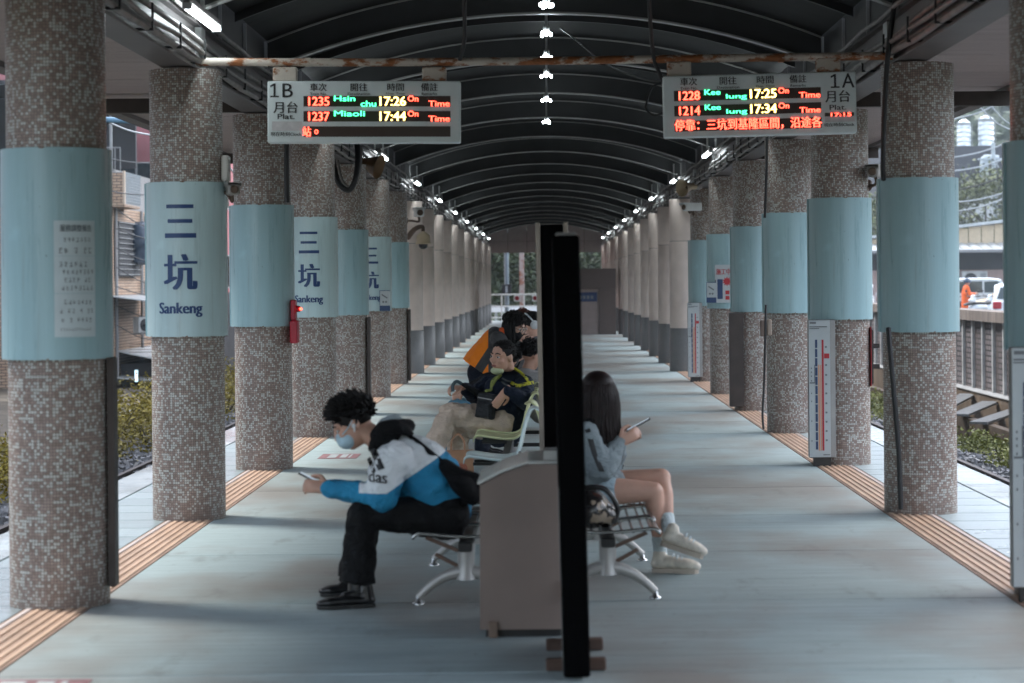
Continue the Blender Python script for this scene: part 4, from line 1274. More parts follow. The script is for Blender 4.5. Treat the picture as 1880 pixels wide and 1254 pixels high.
def add_hand(mb, wrist, d, palm, s=1.0, curl=35, thumb=1, spread=0.1):
    """palm, four fingers and a thumb; d = direction of the hand, palm = side the fingers close towards"""
    wrist = Vector(wrist); d = Vector(d).normalized(); p = Vector(palm); p = (p - d * p.dot(d)).normalized()
    side = d.cross(p).normalized() * thumb
    limb(mb, [wrist - d * 0.02 * s, wrist + d * 0.03 * s, wrist + d * 0.085 * s], [0.025 * s, 0.034 * s, 0.036 * s], 3, p, 0.45)
    for k, (off, ln) in enumerate(((0.028, 0.92), (0.010, 1.0), (-0.009, 0.95), (-0.027, 0.76))):
        a = wrist + d * 0.085 * s + side * off * s
        pts = [a]; dirn = (d + side * (off * spread * 10)).normalized(); ax = dirn.cross(p).normalized()
        for seg_l, cu in ((0.042, 0.6), (0.027, 1.0), (0.021, 0.8)):
            dirn = (Matrix.Rotation(R(curl * cu), 3, ax) @ dirn).normalized()
            a = a + dirn * seg_l * ln * s; pts.append(a)
        limb(mb, pts, [0.0098 * s, 0.0092 * s, 0.0085 * s, 0.0068 * s], 3)
    a = wrist + d * 0.025 * s + side * 0.024 * s
    b = a + (d * 0.6 + side * 0.7 + p * 0.35).normalized() * 0.045 * s
    c_ = b + (d * 0.9 + side * 0.15 + p * 0.45).normalized() * 0.034 * s
    e = c_ + (d * 0.95 - side * 0.1 + p * 0.3).normalized() * 0.024 * s
    limb(mb, [a, b, c_, e], [0.015 * s, 0.0125 * s, 0.0105 * s, 0.0085 * s], 3)

def hair_cap(c, fwd, up, s, seed, n=150, length=0.05, comb=(0.3, 0, 0.6), front=0.35, low=-0.25, fat=0.013):
    """a head of short locks over a cap"""
    f, u, r, m = hframe(fwd, up); c = Vector(c); mb = MB(); rnd = random.Random(seed)
    mb.ball(c + u * 0.038 * s - f * 0.020 * s, (0.100 * s, 0.083 * s, 0.088 * s), m, 18, 12)
    cm = f * comb[0] + r * comb[1] + u * comb[2]
    k = 0
    while k < n:
        th = rnd.uniform(0, 2 * math.pi); z = rnd.uniform(low, 1.0); rr = math.sqrt(max(0, 1 - z * z))
        a, b = rr * math.cos(th), rr * math.sin(th)
        if a > front + 0.2 and z < 0.45: continue
        if a > 0.05 and z < 0.15: continue
        nrm = f * a + r * b + u * z
        base = c + u * 0.036 * s - f * 0.018 * s + f * a * 0.094 * s + r * b * 0.078 * s + u * z * 0.084 * s
        d = (nrm * 0.7 + cm + Vector((rnd.uniform(-1, 1), rnd.uniform(-1, 1), rnd.uniform(-1, 1))) * 0.35).normalized()
        L = length * s * rnd.uniform(0.6, 1.3)
        p1 = base + d * L * 0.55; p2 = base + d * L + cm * L * 0.35 - nrm * L * 0.2
        mb.tube([base - nrm * 0.01 * s, p1, p2], [fat * s, fat * 0.8 * s, 0.002], seg=6, n=2)
        k += 1
    return mb

def long_hair(mb, c, fwd, up, s, seed, n, length, back=(-0.06, 0, -0.4), a_rng=(60, 300), r0=0.011):
    f, u, r, m = hframe(fwd, up); c = Vector(c); rnd = random.Random(seed)
    for _ in range(n):
        th = R(rnd.uniform(*a_rng)); z = rnd.uniform(-0.1, 0.75); rr = math.sqrt(1 - z * z)
        nrm = f * (rr * math.cos(th)) + r * (rr * math.sin(th)) + u * z
        b = c + u * 0.034 * s - f * 0.018 * s + f * rr * math.cos(th) * 0.098 * s + r * rr * math.sin(th) * 0.082 * s + u * z * 0.086 * s
        g = Vector((0, 0, -1))
        L = length * rnd.uniform(0.75, 1.05)
        p1 = b + nrm * 0.02 + g * L * 0.22; p2 = p1 + g * L * 0.35 + nrm * 0.004; p3 = p2 + g * L * 0.43 + Vector((rnd.uniform(-1, 1), rnd.uniform(-1, 1), 0)) * 0.018
        mb.tube([b - nrm * 0.008, p1, p2, p3], [r0, r0 * 1.15, r0, 0.003], seg=6, n=3)

def shoe(t, heel, toe, m_up, m_sole, h=0.075, w=0.043, name='shoe', sole_h=0.018, full=0.62):
    heel, toe = Vector(heel), Vector(toe)
    d = (toe - heel).normalized(); sd_ = d.cross(V(0, 0, 1)).normalized(); n = sd_.cross(d).normalized(); L = (toe - heel).length
    mb = MB()
    q = lambda a, z: heel + d * a * L + n * z
    limb(mb, [q(0.10, sole_h + w * 0.82 * full - 0.006), q(0.30, sole_h + w * 0.86 * full - 0.006), q(0.55, sole_h + w * 0.95 * full - 0.008), q(0.80, sole_h + w * 0.9 * full - 0.012), q(0.93, sole_h + w * 0.62 * full - 0.008)], [w * 0.82, w * 0.86, w * 0.95, w * 0.92, w * (0.62 if full < 0.7 else 0.78)], 3, n, full)
    limb(mb, [q(0.14, sole_h + 0.03), q(0.16, sole_h + h)], [w * 0.8, w * 0.72], 2, d, 1.15)
    limb(mb, [q(0.2, sole_h + h * 0.75), q(0.5, sole_h + 0.045)], [w * 0.6, w * 0.55], 2, n, 0.7)
    o = skin_obj(name, mb, m_up, t, 0.007, 3)
    mb = MB(); pts = []
    for a, wd in ((0.0, 0.55), (0.04, 0.78), (0.2, 0.86), (0.45, 0.80), (0.65, 0.98), (0.82, 0.97), (0.95, 0.78), (1.0, 0.4)): pts.append((a, wd))
    top = [q(a, sole_h) + sd_ * wd * w for a, wd in pts] + [q(a, sole_h) - sd_ * wd * w for a, wd in pts[::-1]]
    bot = [p - n * sole_h for p in top]; N = len(top)
    mb.add(top + bot, [tuple(range(N)), tuple(range(2 * N - 1, N - 1, -1))] + [(i, (i + 1) % N, (i + 1) % N + N, i + N) for i in range(N)])
    mb.build('sole', m_sole, o)
    return o

def sss(name, col, rough=0.5):
    t = NT(name); nz = t.noise(30, 3).outputs[0]
    t.set(Base_Color=t.ramp(nz, [(0.3, tuple(k * 0.92 for k in col)), (0.7, col)]), Roughness=rough, Subsurface_Weight=0.08)
    t.b.inputs['Subsurface Radius'].default_value = (0.02, 0.008, 0.005)
    MATS[name] = t.m
    return t.m
def wrinkle(t):
    """creases of worn cloth under a fine weave"""
    n = t.n('ShaderNodeTexNoise'); n.inputs['Scale'].default_value = 9; n.inputs['Detail'].default_value = 3; n.inputs['Distortion'].default_value = 1.6
    t.l(t.map((1, 1, 1.8), rot=(0.3, 0.5, 0.2)), n.inputs['Vector'])
    fold = t.math('ABSOLUTE', t.math('SUBTRACT', n.outputs[0], 0.5))
    fine = t.noise(260, 2).outputs[0]
    t.bump(t.math('ADD', t.math('MULTIPLY', fold, 1.6), t.math('MULTIPLY', fine, 0.12)), 0.55, 0.035)
def cloth(name, col, rough=0.85, bump=0.25, bscale=140, var=0.15):
    if name in MATS: return MATS[name]
    t = NT(name)
    nz = t.noise(8, 5).outputs[0]
    t.set(Base_Color=t.ramp(nz, [(0.3, tuple(k * (1 - var) for k in col)), (0.7, tuple(min(1, k * (1 + var)) for k in col))]), Roughness=rough, Specular_IOR_Level=0.2)
    wrinkle(t)
    MATS[name] = t.m
    return t.m
M_skin = sss('skin', (0.58, 0.335, 0.245))
M_skin2 = sss('skin_light', (0.66, 0.39, 0.295))
M_lip = mat('lip', (0.30, 0.11, 0.09), 0.5, var=0)
M_eyewhite = mat('eye_white', (0.6, 0.58, 0.55), 0.3, var=0)
M_hair = mat('black_hair', (0.007, 0.006, 0.006), 0.55, var=0.3, scale=40, spec=0.25)
M_hairbrown = mat('brown_hair', (0.012, 0.006, 0.0055), 0.5, var=0.4, scale=30, spec=0.25)
M_hairred = mat('reddish_hair', (0.07, 0.022, 0.014), 0.5, var=0.4, scale=30, spec=0.25)
M_mask = cloth('mask_blue', (0.48, 0.65, 0.74), 0.8, 0.1)
M_maskblack = cloth('mask_black', (0.012, 0.012, 0.014))
M_blackcloth = cloth('black_cloth', (0.005, 0.005, 0.006))
M_charcoal = cloth('charcoal_trousers', (0.006, 0.0063, 0.007), 0.75)
M_leather = mat('black_leather', (0.010, 0.010, 0.011), 0.30, var=0.2)
M_phone = mat('phone', (0.012, 0.012, 0.014), 0.2, var=0)
M_phonescreen = glow('phone_screen', (0.5, 0.6, 0.7), 0.15)

# ---- young man in the blue and white jacket, looking at his phone
D1 = 11.08
def A(px, py, d=D1): return P(px, py, d)
base1 = A(815, 1112); base1.z = 0
p1 = thing('person', 'seated person in a white and blue hooded jacket and face mask, bent over a phone', 'person', base1)
# jacket cloth: white above the yoke seam, blue below and on the forearms
def jacket_mat():
    t = NT('jacket_white_blue')
    sx = t.n('ShaderNodeSeparateXYZ'); t.l(t.tc.outputs['Object'], sx.inputs[0])
    def loc(px, py): q = A(px, py) - base1; return q.x, q.z
    x1, z1 = loc(716, 897); x2, z2 = loc(803, 838)
    sl = (z2 - z1) / (x2 - x1)
    above = t.math('GREATER_THAN', sx.outputs[2], t.math('MULTIPLY_ADD', sx.outputs[0], sl, z1 - sl * x1))
    above2 = t.math('GREATER_THAN', sx.outputs[2], loc(690, 896)[1])
    beyond = t.math('GREATER_THAN', sx.outputs[0], loc(667, 900)[0])
    w = t.math('MULTIPLY', t.math('MULTIPLY', above, above2), beyond)
    nz = t.noise(7, 4).outputs[0]
    wh = t.ramp(nz, [(0.3, (0.70, 0.74, 0.76)), (0.7, (0.82, 0.85, 0.87))]); bl = t.ramp(nz, [(0.3, (0.010, 0.20, 0.38)), (0.7, (0.014, 0.26, 0.47))])
    t.set(Base_Color=t.mix(w, bl, wh), Roughness=0.75)
    wrinkle(t)
    return t.m
M_jacket = jacket_mat()
hc = A(648, 778); hf = (-0.86, -0.06, -0.50); hu = (-0.50, 0, 0.86)
nb = A(706, 820)
mb = MB()
add_head(mb, hc, hf, hu)
limb(mb, [nb + V(0.02, 0, -0.02), (nb + hc) / 2 + V(0.015, 0, 0), hc + V(0.02, 0, -0.02)], [0.062, 0.056, 0.055])
limb(mb, [A(812, 930), A(800, 890), A(762, 855), A(722, 835), A(706, 820)], [0.10, 0.105, 0.11, 0.10, 0.07], 4, (0, 1, 0), 1.35)
SL, SR = A(716, 848, 10.89), A(716, 848, 11.28)
EL, ER = A(700, 914, 10.83), A(696, 912, 11.34)
WL, WR = A(604, 896, 10.97), A(606, 895, 11.19)
for s_, e_, w_ in ((SL, EL, WL), (SR, ER, WR)):
    limb(mb, [s_, (s_ + e_) / 2, e_], [0.05, 0.046, 0.04]); limb(mb, [e_, (e_ + w_) / 2, w_], [0.042, 0.037, 0.027])
for hip, kn, an in ((A(812, 948, 10.99), A(664, 938, 10.88), A(656, 1078, 10.87)), (A(812, 948, 11.17), A(674, 936, 11.30), A(650, 1070, 11.32))):
    limb(mb, [hip, (hip + kn) / 2, kn], [0.085, 0.072, 0.055]); limb(mb, [kn, kn.lerp(an, 0.35), an], [0.053, 0.05, 0.036])
hd = V(-0.92, 0.0, 0.05)
add_hand(mb, WL, V(-0.95, 0.10, 0.10), V(0, 1, -0.25), 0.98, 38, -1)
add_hand(mb, WR, V(-0.95, -0.10, 0.10), V(0, -1, -0.25), 0.98, 38, 1)
skin_obj('body', mb, M_skin, p1, 0.0065, 2)
mb = hair_cap(hc, hf, hu, 1.03, 11, 620, 0.055, (0.30, 0, 0.22), 0.55, -0.35, 0.0075); mb.build('hair', M_hair, p1)
face_bits(p1, hc, hf, hu, 1.0, ('eye', 'brow'))
f_, u_, r_, m_ = hframe(hf, hu)
mb = MB(); mb.ball(hc + f_ * 0.062 - u_ * 0.052, (0.058, 0.066, 0.053), m_, 20, 14); mb.ball(hc + f_ * 0.085 - u_ * 0.03, (0.034, 0.035, 0.032), m_)
mk = skin_obj('face_mask', mb, M_mask, p1, 0.008, 2)
for k in (-1, 1):
    mb = MB(); mb.tube([hc + f_ * 0.07 + r_ * k * 0.06 - u_ * 0.02, hc + f_ * 0.03 + r_ * k * 0.075 - u_ * 0.005, hc - f_ * 0.01 + r_ * k * 0.085 + u_ * 0.016], 0.003, seg=6, n=3); mb.build('ear_loop', M_mask, mk)
mb = MB(); mb.ball(hc - f_ * 0.002 + r_ * -0.090 - u_ * 0.01, (0.011, 0.008, 0.011)); mb.ball(hc + r_ * -0.092 - u_ * 0.028 + f_ * 0.004, (0.005, 0.005, 0.014)); mb.build('earbud', M_white, p1)
# jacket
mb = MB()
limb(mb, [A(815, 930), A(796, 893), A(766, 855), A(735, 834), A(718, 824)], [0.145, 0.170, 0.155, 0.12, 0.085], 5, (0, 1, 0), 1.3)
limb(mb, [A(818, 944), A(812, 920)], [0.13, 0.15], 2, (0, 1, 0), 1.3, caps=False)
mb.ball(A(752, 892), (0.11, 0.16, 0.10))
for s_, e_, w_ in ((SL, EL, WL), (SR, ER, WR)):
    limb(mb, [s_ + V(0.03, 0, 0.01), s_ + V(0, 0, -0.02), (s_ + e_) / 2, e_], [0.095, 0.098, 0.092, 0.072], 4)
    limb(mb, [e_ + V(0.015, 0, 0), (e_ * 2 + w_) / 3, (e_ + w_ * 2) / 3, w_], [0.066, 0.062, 0.055, 0.040], 4)
jk = skin_obj('jacket', mb, M_jacket, p1, 0.009, 2, 0.036, 0.07)
mb = MB()
limb(mb, [A(684, 800, 11.0), A(700, 787, 10.95), A(728, 784, 10.95), A(752, 796, 11.0)], [0.018, 0.034, 0.040, 0.020], 4)
limb(mb, [A(684, 800, 11.16), A(700, 787, 11.21), A(728, 784, 11.21), A(752, 796, 11.16)], [0.018, 0.034, 0.040, 0.020], 4)
limb(mb, [A(686, 822, 11.0), A(698, 806, 10.96), A(722, 804, 11.08), A(698, 806, 11.2), A(686, 822, 11.16)], [0.03, 0.04, 0.055, 0.04, 0.03], 4)
limb(mb, [A(735, 778, 10.98), A(752, 782, 11.08), A(735, 778, 11.18)], [0.028, 0.034, 0.028], 4)
skin_obj('hood', mb, M_blackcloth, jk, 0.009, 3, 0.012, 0.05)
mb = MB(); limb(mb, [A(688, 796, 10.98), A(702, 776, 10.97), A(724, 768, 11.0), A(738, 772, 11.05)], [0.012, 0.02, 0.022, 0.012], 4); skin_obj('hood_lining', mb, cloth('grey_lining', (0.33, 0.38, 0.41)), jk, 0.008, 2)
# cuffs
for w_, e_ in ((WL, EL), (WR, ER)):
    d = (w_ - e_).normalized(); mb = MB(); limb(mb, [w_ - d * 0.03, w_ + d * 0.004], [0.043, 0.036], 2); mb.build('cuff', cloth('cuff_blue', (0.010, 0.18, 0.34)), jk)
# print on the sleeve, laid on the cloth
bv = BVHTree.FromPolygons([v.co + base1 for v in jk.data.vertices], [tuple(p.vertices) for p in jk.data.polygons])
def drape(px, py, off=0.004):
    q = A(px, py, 9.5); r_end = A(px, py, 12.0)
    hit = bv.ray_cast(q, (r_end - q).normalized())
    h = hit[0] if hit[0] is not None else A(px, py, 10.85)
    return h - (r_end - q).normalized() * off
def sleeve_print(name, body=None, polys=None, box=None, rot=0.0):
    if body:
        vs, fs = text_box(body, *box, 0.03, 12)
    else:
        vs, fs = [], []
        for p in polys:
            n = 8
            for k in range(n + 1):
                t_ = k / n
                a = (p[0][0] + (p[3][0] - p[0][0]) * t_, p[0][1] + (p[3][1] - p[0][1]) * t_); b = (p[1][0] + (p[2][0] - p[1][0]) * t_, p[1][1] + (p[2][1] - p[1][1]) * t_)
                vs += [a, ((a[0] + b[0]) / 2, (a[1] + b[1]) / 2), b]
            o_ = len(vs) - 3 * (n + 1)
            for k in range(n):
                i = o_ + 3 * k; fs += [(i, i + 1, i + 4, i + 3), (i + 1, i + 2, i + 5, i + 4)]
    mb = MB(); mb.add([drape(*v) for v in vs], fs); mb.build(name, M_ink, jk, fix=False)
sleeve_print('sleeve_emblem', polys=[[(679, 827), (690, 822), (706, 860), (694, 864)]])
sleeve_print('sleeve_emblem', polys=[[(674, 843), (680, 838), (690, 865), (683, 868)]])
lettering('lettering', 'das', (676, 711, -886, -864), lambda a, b: drape(a, -b + (a - 690) * 0.12), M_ink, jk, 0.035, 12)
# trousers
mb = MB()
limb(mb, [A(818, 945, 10.98), A(818, 945, 11.18)], [0.125, 0.125], 2)
for hip, kn, an in ((A(815, 948, 10.99), A(666, 941, 10.88), A(655, 1070, 10.87)), (A(815, 948, 11.17), A(674, 939, 11.30), A(650, 1062, 11.32))):
    limb(mb, [hip, hip.lerp(kn, 0.4), hip.lerp(kn, 0.8), kn], [0.115, 0.10, 0.085, 0.078], 4)
    limb(mb, [kn, kn.lerp(an, 0.3), kn.lerp(an, 0.7), an], [0.078, 0.08, 0.085, 0.094], 4, caps=False); mb.ball(kn, 0.077)
skin_obj('trousers', mb, M_charcoal, p1, 0.009, 2, 0.028, 0.07)
M_solek = mat('black_sole', (0.015, 0.015, 0.015), 0.5)
h1 = A(688, 1105, 10.87); h1.z = 0.002; tt = A(582, 1105, 10.80); tt.z = 0.002; shoe(p1, h1, tt, M_leather, M_solek, 0.085, 0.045)
h1 = A(672, 1095, 11.30); h1.z = 0.002; tt = A(588, 1095, 11.24); tt.z = 0.002; shoe(p1, h1, tt, M_leather, M_solek, 0.085, 0.045)
for an in (A(655, 1075, 10.87), A(652, 1068, 11.31)):
    mb = MB(); limb(mb, [an + V(0, 0, 0.03), an + V(0, 0, -0.06)], [0.043, 0.045], 2); mb.build('sock', M_leather, p1)
# phone held between both hands
ph = A(573, 880, 11.08)
t = thing('phone', 'dark phone held in both hands of the person in the blue and white jacket', 'phone', ph); local(t)
mm = Matrix.Rotation(R(-62), 3, 'Y')
mb = MB(); mb.obox((0, 0, 0), (0.009, 0.074, 0.15), mm); mb.build('case', M_phone, t)
mb = MB(); mb.obox(mm @ V(0.0052, 0, 0), (0.001, 0.066, 0.138), mm); mb.build('screen', M_phonescreen, t)
# sling bag
t = thing('sling_bag', 'black sling bag hanging behind the back of the person in the blue jacket', 'bag', A(850, 900))
mb = MB(); limb(mb, [A(818, 858, 10.98), A(845, 885, 10.95), A(868, 912, 10.95)], [0.045, 0.060, 0.045], 4, (0, 1, 0), 1.7); limb(mb, [A(870, 880, 10.98), A(878, 905, 11.0)], [0.035, 0.05], 3); skin_obj('pouch', mb, M_blackcloth, t, 0.010, 3, 0.012, 0.06)
st = [drape(744, 797, 0.006), drape(765, 812, 0.006), drape(790, 832, 0.007), drape(810, 848, 0.008), A(835, 862, 10.86), A(882, 878, 10.93), A(876, 905, 10.95)]
mb = MB(); mb.tube(st, 0.016, seg=8, n=4, side=(0, 1, 0), ratio=0.35); mb.build('strap', M_blackcloth, t)
# ---- woman with long hair on the right bench
D2 = 12.1
def B_(px, py, d=D2): return P(px, py, d)
b2 = B_(1092, 900); b2.z = 0
p2 = thing('person', 'seated person with long dark hair, grey hooded top and white trainers, legs crossed', 'person', b2)
hc = B_(1101, 722, 12.1); hf = (0.80, 0.52, -0.28); hu = (0.22, 0.12, 0.96)
mb = MB(); add_head(mb, hc, hf, hu, 0.97)
limb(mb, [B_(1082, 778), B_(1090, 756), hc + V(-0.01, 0, -0.03)], [0.05, 0.046, 0.05])
limb(mb, [B_(1076, 895), B_(1076, 850), B_(1078, 810), B_(1082, 785)], [0.10, 0.09, 0.10, 0.07], 4, (0, 1, 0), 1.4)
SR, SL = B_(1078, 797, 11.93), B_(1092, 795, 12.30)
ER, EL = B_(1106, 866, 11.90), B_(1118, 862, 12.36)
WR, WL = B_(1137, 812, 12.02), B_(1140, 812, 12.24)
for s_, e_, w_ in ((SR, ER, WR), (SL, EL, WL)):
    limb(mb, [s_, (s_ + e_) / 2, e_], [0.042, 0.038, 0.034]); limb(mb, [e_, (e_ + w_) / 2, w_], [0.034, 0.03, 0.023])
add_hand(mb, WR, V(0.82, 0.12, 0.42), V(0.1, 0.9, 0.1), 0.92, 36, 1)
add_hand(mb, WL, V(0.80, -0.15, 0.42), V(0.1, -0.9, 0.1), 0.92, 36, -1)
# legs: the far leg crosses over the near one
hipR, knR, anR = B_(1078, 902, 12.02), B_(1200, 902, 11.98), B_(1212, 1010, 12.06)
hipL, knL, anL = B_(1085, 896, 12.20), B_(1214, 877, 12.10), B_(1228, 972, 11.96)
for h_, k_, a_ in ((hipR, knR, anR), (hipL, knL, anL)):
    limb(mb, [h_, h_.lerp(k_, 0.5), h_.lerp(k_, 0.85), k_], [0.086, 0.073, 0.058, 0.054], 4)
    limb(mb, [k_, k_.lerp(a_, 0.12), k_.lerp(a_, 0.35), k_.lerp(a_, 0.75), a_], [0.053, 0.050, 0.054, 0.037, 0.031], 4)
skin_obj('body', mb, M_skin2, p2, 0.0065, 3)
mb = MB(); f_, u_, r_, m_ = hframe(hf, hu)
mb.ball(hc + u_ * 0.030 - f_ * 0.020, (0.100, 0.085, 0.092), m_, 20, 14)
long_hair(mb, hc, hf, hu, 1.0, 21, 900, 0.36, a_rng=(35, 325), r0=0.0055)
mb.build('hair', M_hairbrown, p2)
face_bits(p2, hc, hf, hu, 0.97)
M_greyhood = cloth('grey_sweat', (0.25, 0.295, 0.315), 0.9)
mb = MB()
limb(mb, [B_(1072, 905), B_(1076, 870), B_(1076, 830), B_(1080, 800), B_(1084, 785)], [0.155, 0.15, 0.135, 0.12, 0.08], 5, (0, 1, 0), 1.35)
limb(mb, [B_(1096, 893, 12.1), B_(1120, 889, 12.1)], [0.11, 0.09], 2, (0, 1, 0), 1.6)
for s_, e_, w_ in ((SR, ER, WR), (SL, EL, WL)):
    limb(mb, [s_, s_.lerp(e_, 0.4), s_.lerp(e_, 0.8), e_], [0.070, 0.068, 0.066, 0.064], 4); limb(mb, [e_, (e_ * 2 + w_) / 3, (e_ + 2 * w_) / 3, w_], [0.064, 0.062, 0.055, 0.036], 4)
hood = skin_obj('hooded_top', mb, M_greyhood, p2, 0.009, 2, 0.036, 0.07)
bv = BVHTree.FromPolygons([v.co + b2 for v in hood.data.vertices], [tuple(p.vertices) for p in hood.data.polygons])
def drape2(px, py, off=0.004):
    q, e = B_(px, py, 10.5), B_(px, py, 13.0)
    h = bv.ray_cast(q, (e - q).normalized())[0]
    return (h if h is not None else B_(px, py, 11.86)) - (e - q).normalized() * off
mb = MB(); pts = [(1066, 775), (1074, 790), (1080, 810), (1086, 832), (1094, 852), (1100, 866)]
for dx0, dx1 in ((0, 10),):
    vs = [drape2(x + d, y) for x, y in pts for d in (dx0, (dx0 + dx1) / 2, dx1)]
    fs = []
    for i in range(len(pts) - 1):
        for k in range(2): fs.append((3 * i + k, 3 * i + k + 1, 3 * i + k + 4, 3 * i + k + 3))
    mb.add(vs, fs)
mb.build('sleeve_stripe', M_ink, hood, fix=False)
mb = MB(); limb(mb, [B_(1062, 800, 12.0), B_(1070, 786, 11.97), B_(1084, 778, 12.0), B_(1096, 782, 12.08)], [0.025, 0.035, 0.035, 0.02], 4); limb(mb, [B_(1062, 800, 12.22), B_(1066, 782, 12.2), B_(1072, 772, 12.12)], [0.03, 0.04, 0.03], 4); skin_obj('hood', mb, M_blackcloth, hood, 0.010, 2)
mb = MB()
for h_, k_ in ((hipR, knR), (hipL, knL)): limb(mb, [h_, h_.lerp(k_, 0.30)], [0.10, 0.092], 3)
limb(mb, [hipR + V(-0.03, 0, 0), hipL + V(-0.03, 0, 0)], [0.105, 0.105], 2)
skin_obj('shorts', mb, cloth('pale_denim', (0.33, 0.42, 0.47)), p2, 0.010, 2, 0.012, 0.06)
M_sock = cloth('white_sock', (0.68, 0.76, 0.79)); M_trainer = mat('cream_trainer', (0.72, 0.66, 0.57), 0.55, var=0.25, scale=22, bump=0.3, bscale=40); M_trsole = mat('trainer_sole', (0.48, 0.41, 0.34), 0.6)
for k_, a_ in ((knR, anR), (knL, anL)):
    d = (a_ - k_).normalized(); mb = MB(); limb(mb, [a_ - d * 0.075, a_ + d * 0.03], [0.041, 0.036], 3); mb.build('sock', M_sock, p2)
hl, tt = B_(1198, 1040, 12.06), B_(1272, 1040, 12.0); hl.z = tt.z = 0.002; shoe(p2, hl, tt + V(0.03, 0, 0), M_trainer, M_trsole, 0.08, 0.045, 'trainer', 0.026, 0.80)
shoe(p2, B_(1213, 1000, 11.95), B_(1290, 1026, 11.90), M_trainer, M_trsole, 0.08, 0.045, 'trainer', 0.026, 0.80)
for hl_, tt_ in ((B_(1198, 1040, 12.06), B_(1284, 1040, 12.0)), (B_(1213, 1000, 11.95), B_(1290, 1026, 11.90))):
    d_ = (tt_ - hl_).normalized(); sd2 = d_.cross(V(0, 0, 1)).normalized(); n2 = sd2.cross(d_)
    if hl_.y > 12: hl_.z = 0.0
    for q in range(4):
        c_ = hl_ + d_ * (0.12 + 0.024 * q) + n2 * (0.102 - 0.010 * q)
        mb = MB(); mb.tube([c_ - sd2 * 0.028 - n2 * 0.012, c_ + n2 * 0.002, c_ + sd2 * 0.028 - n2 * 0.012], 0.0045, seg=6, n=3); mb.build('lace', M_sock, p2)
ph = B_(1172, 780, 12.12)
t = thing('phone', 'black phone held by the person in the grey hooded top', 'phone', ph); local(t)
mm = Matrix.Rotation(R(62), 3, 'Y')
mb = MB(); mb.obox((0, 0, 0), (0.009, 0.074, 0.15), mm); mb.build('case', M_phone, t)
mb = MB(); mb.obox(mm @ V(-0.0052, 0, 0), (0.001, 0.066, 0.138), mm); mb.build('screen', M_phonescreen, t)
# black bag on the seat beside her
bc = V(0.235, 11.27, 0.372)
t = thing('handbag', 'black glossy handbag with pale pattern on the steel bench', 'bag', bc)
mb = MB(); limb(mb, [bc + V(-0.02, -0.12, 0.07), bc + V(-0.02, 0.12, 0.07)], [0.10, 0.10], 3, (0, 0, 1), 0.95); limb(mb, [bc + V(0.06, -0.10, 0.04), bc + V(0.06, 0.10, 0.04)], [0.06, 0.06], 3)
def bagmat():
    t_ = NT('patterned_bag'); v = t_.noise(16, 2).outputs[0]
    t_.set(Base_Color=t_.ramp(v, [(0.56, (0.012, 0.011, 0.011)), (0.60, (0.30, 0.24, 0.18))]), Roughness=0.25); return t_.m
skin_obj('pouch', mb, bagmat(), t, 0.010, 3, 0.01, 0.06)
mb = MB(); mb.tube([bc + V(-0.12, -0.10, 0.13), bc + V(-0.04, -0.11, 0.185), bc + V(0.06, -0.11, 0.175), bc + V(0.12, -0.10, 0.08), bc + V(0.10, -0.09, 0.0)], 0.014, seg=8, n=4); mb.build('handle', M_leather, t)
mb = MB(); mb.tube([bc + V(-0.10, -0.05, 0.165), bc + V(0.02, -0.06, 0.172)], 0.008, seg=8); mb.build('zip_trim', M_chrome, t)

# ---- man in the navy track jacket and tan trousers
D3 = 17.55
def C_(px, py, d=D3): return P(px, py, d)
b3 = C_(915, 780); b3.z = 0
p3 = thing('person', 'seated person in navy track jacket and tan trousers, legs crossed, mask under chin', 'person', b3)
hc = C_(922, 655, 17.45); hf = (-0.62, -0.75, -0.05); hu = (0.08, -0.05, 1)
mb = MB(); add_head(mb, hc, hf, hu, 1.04)
limb(mb, [C_(936, 700), C_(933, 682), hc + V(0.02, 0.01, -0.02)], [0.065, 0.06, 0.058])
limb(mb, [C_(922, 770), C_(928, 735), C_(932, 708), C_(934, 694)], [0.13, 0.13, 0.12, 0.08], 4, (0.75, 0.6, 0), 1.35)
SLm, SRm = C_(962, 706, 17.42), C_(897, 706, 17.7)
ELm, ERm = C_(968, 740, 17.02), C_(872, 728, 17.55)
WLm, WRm = C_(930, 716, 16.95), C_(851, 711, 17.3)
for s_, e_, w_ in ((SLm, ELm, WLm), (SRm, ERm, WRm)):
    limb(mb, [s_, (s_ + e_) / 2, e_], [0.05, 0.045, 0.04]); limb(mb, [e_, (e_ + w_) / 2, w_], [0.042, 0.037, 0.028])
add_hand(mb, WLm, V(-0.55, -0.15, -0.75), V(-0.3, 0.9, -0.1), 1.0, 20, 1)
add_hand(mb, WRm, V(-0.85, -0.3, 0.0), V(0, 0.3, -1), 1.0, 55, 1)
hipA, knA, anA = C_(912, 775, 17.45), C_(826, 758, 17.35), C_(794, 826, 17.2)
hipB, knB, anB = C_(912, 778, 17.65), C_(838, 785, 17.5), C_(842, 850, 17.4); anB.z = 0.10
for h_, k_, a_ in ((hipA, knA, anA), (hipB, knB, anB)):
    limb(mb, [h_, (h_ + k_) / 2, k_], [0.085, 0.075, 0.056]); limb(mb, [k_, k_.lerp(a_, 0.35), a_], [0.055, 0.052, 0.037])
skin_obj('body', mb, M_skin, p3, 0.008, 2)
mb = hair_cap(hc, hf, hu, 1.03, 5, 420, 0.020, (-0.5, 0.3, 0.1), 0.15, -0.35, 0.007); mb.build('hair', M_hair, p3)
face_bits(p3, hc, hf, hu, 1.04)
f_, u_, r_, m_ = hframe(hf, hu)
mb = MB(); mb.ball(hc + f_ * 0.055 - u_ * 0.108, (0.052, 0.058, 0.032), m_, 18, 12); skin_obj('chin_mask', mb, cloth('mask_green', (0.50, 0.56, 0.36), 0.8, 0.1), p3, 0.008, 2)
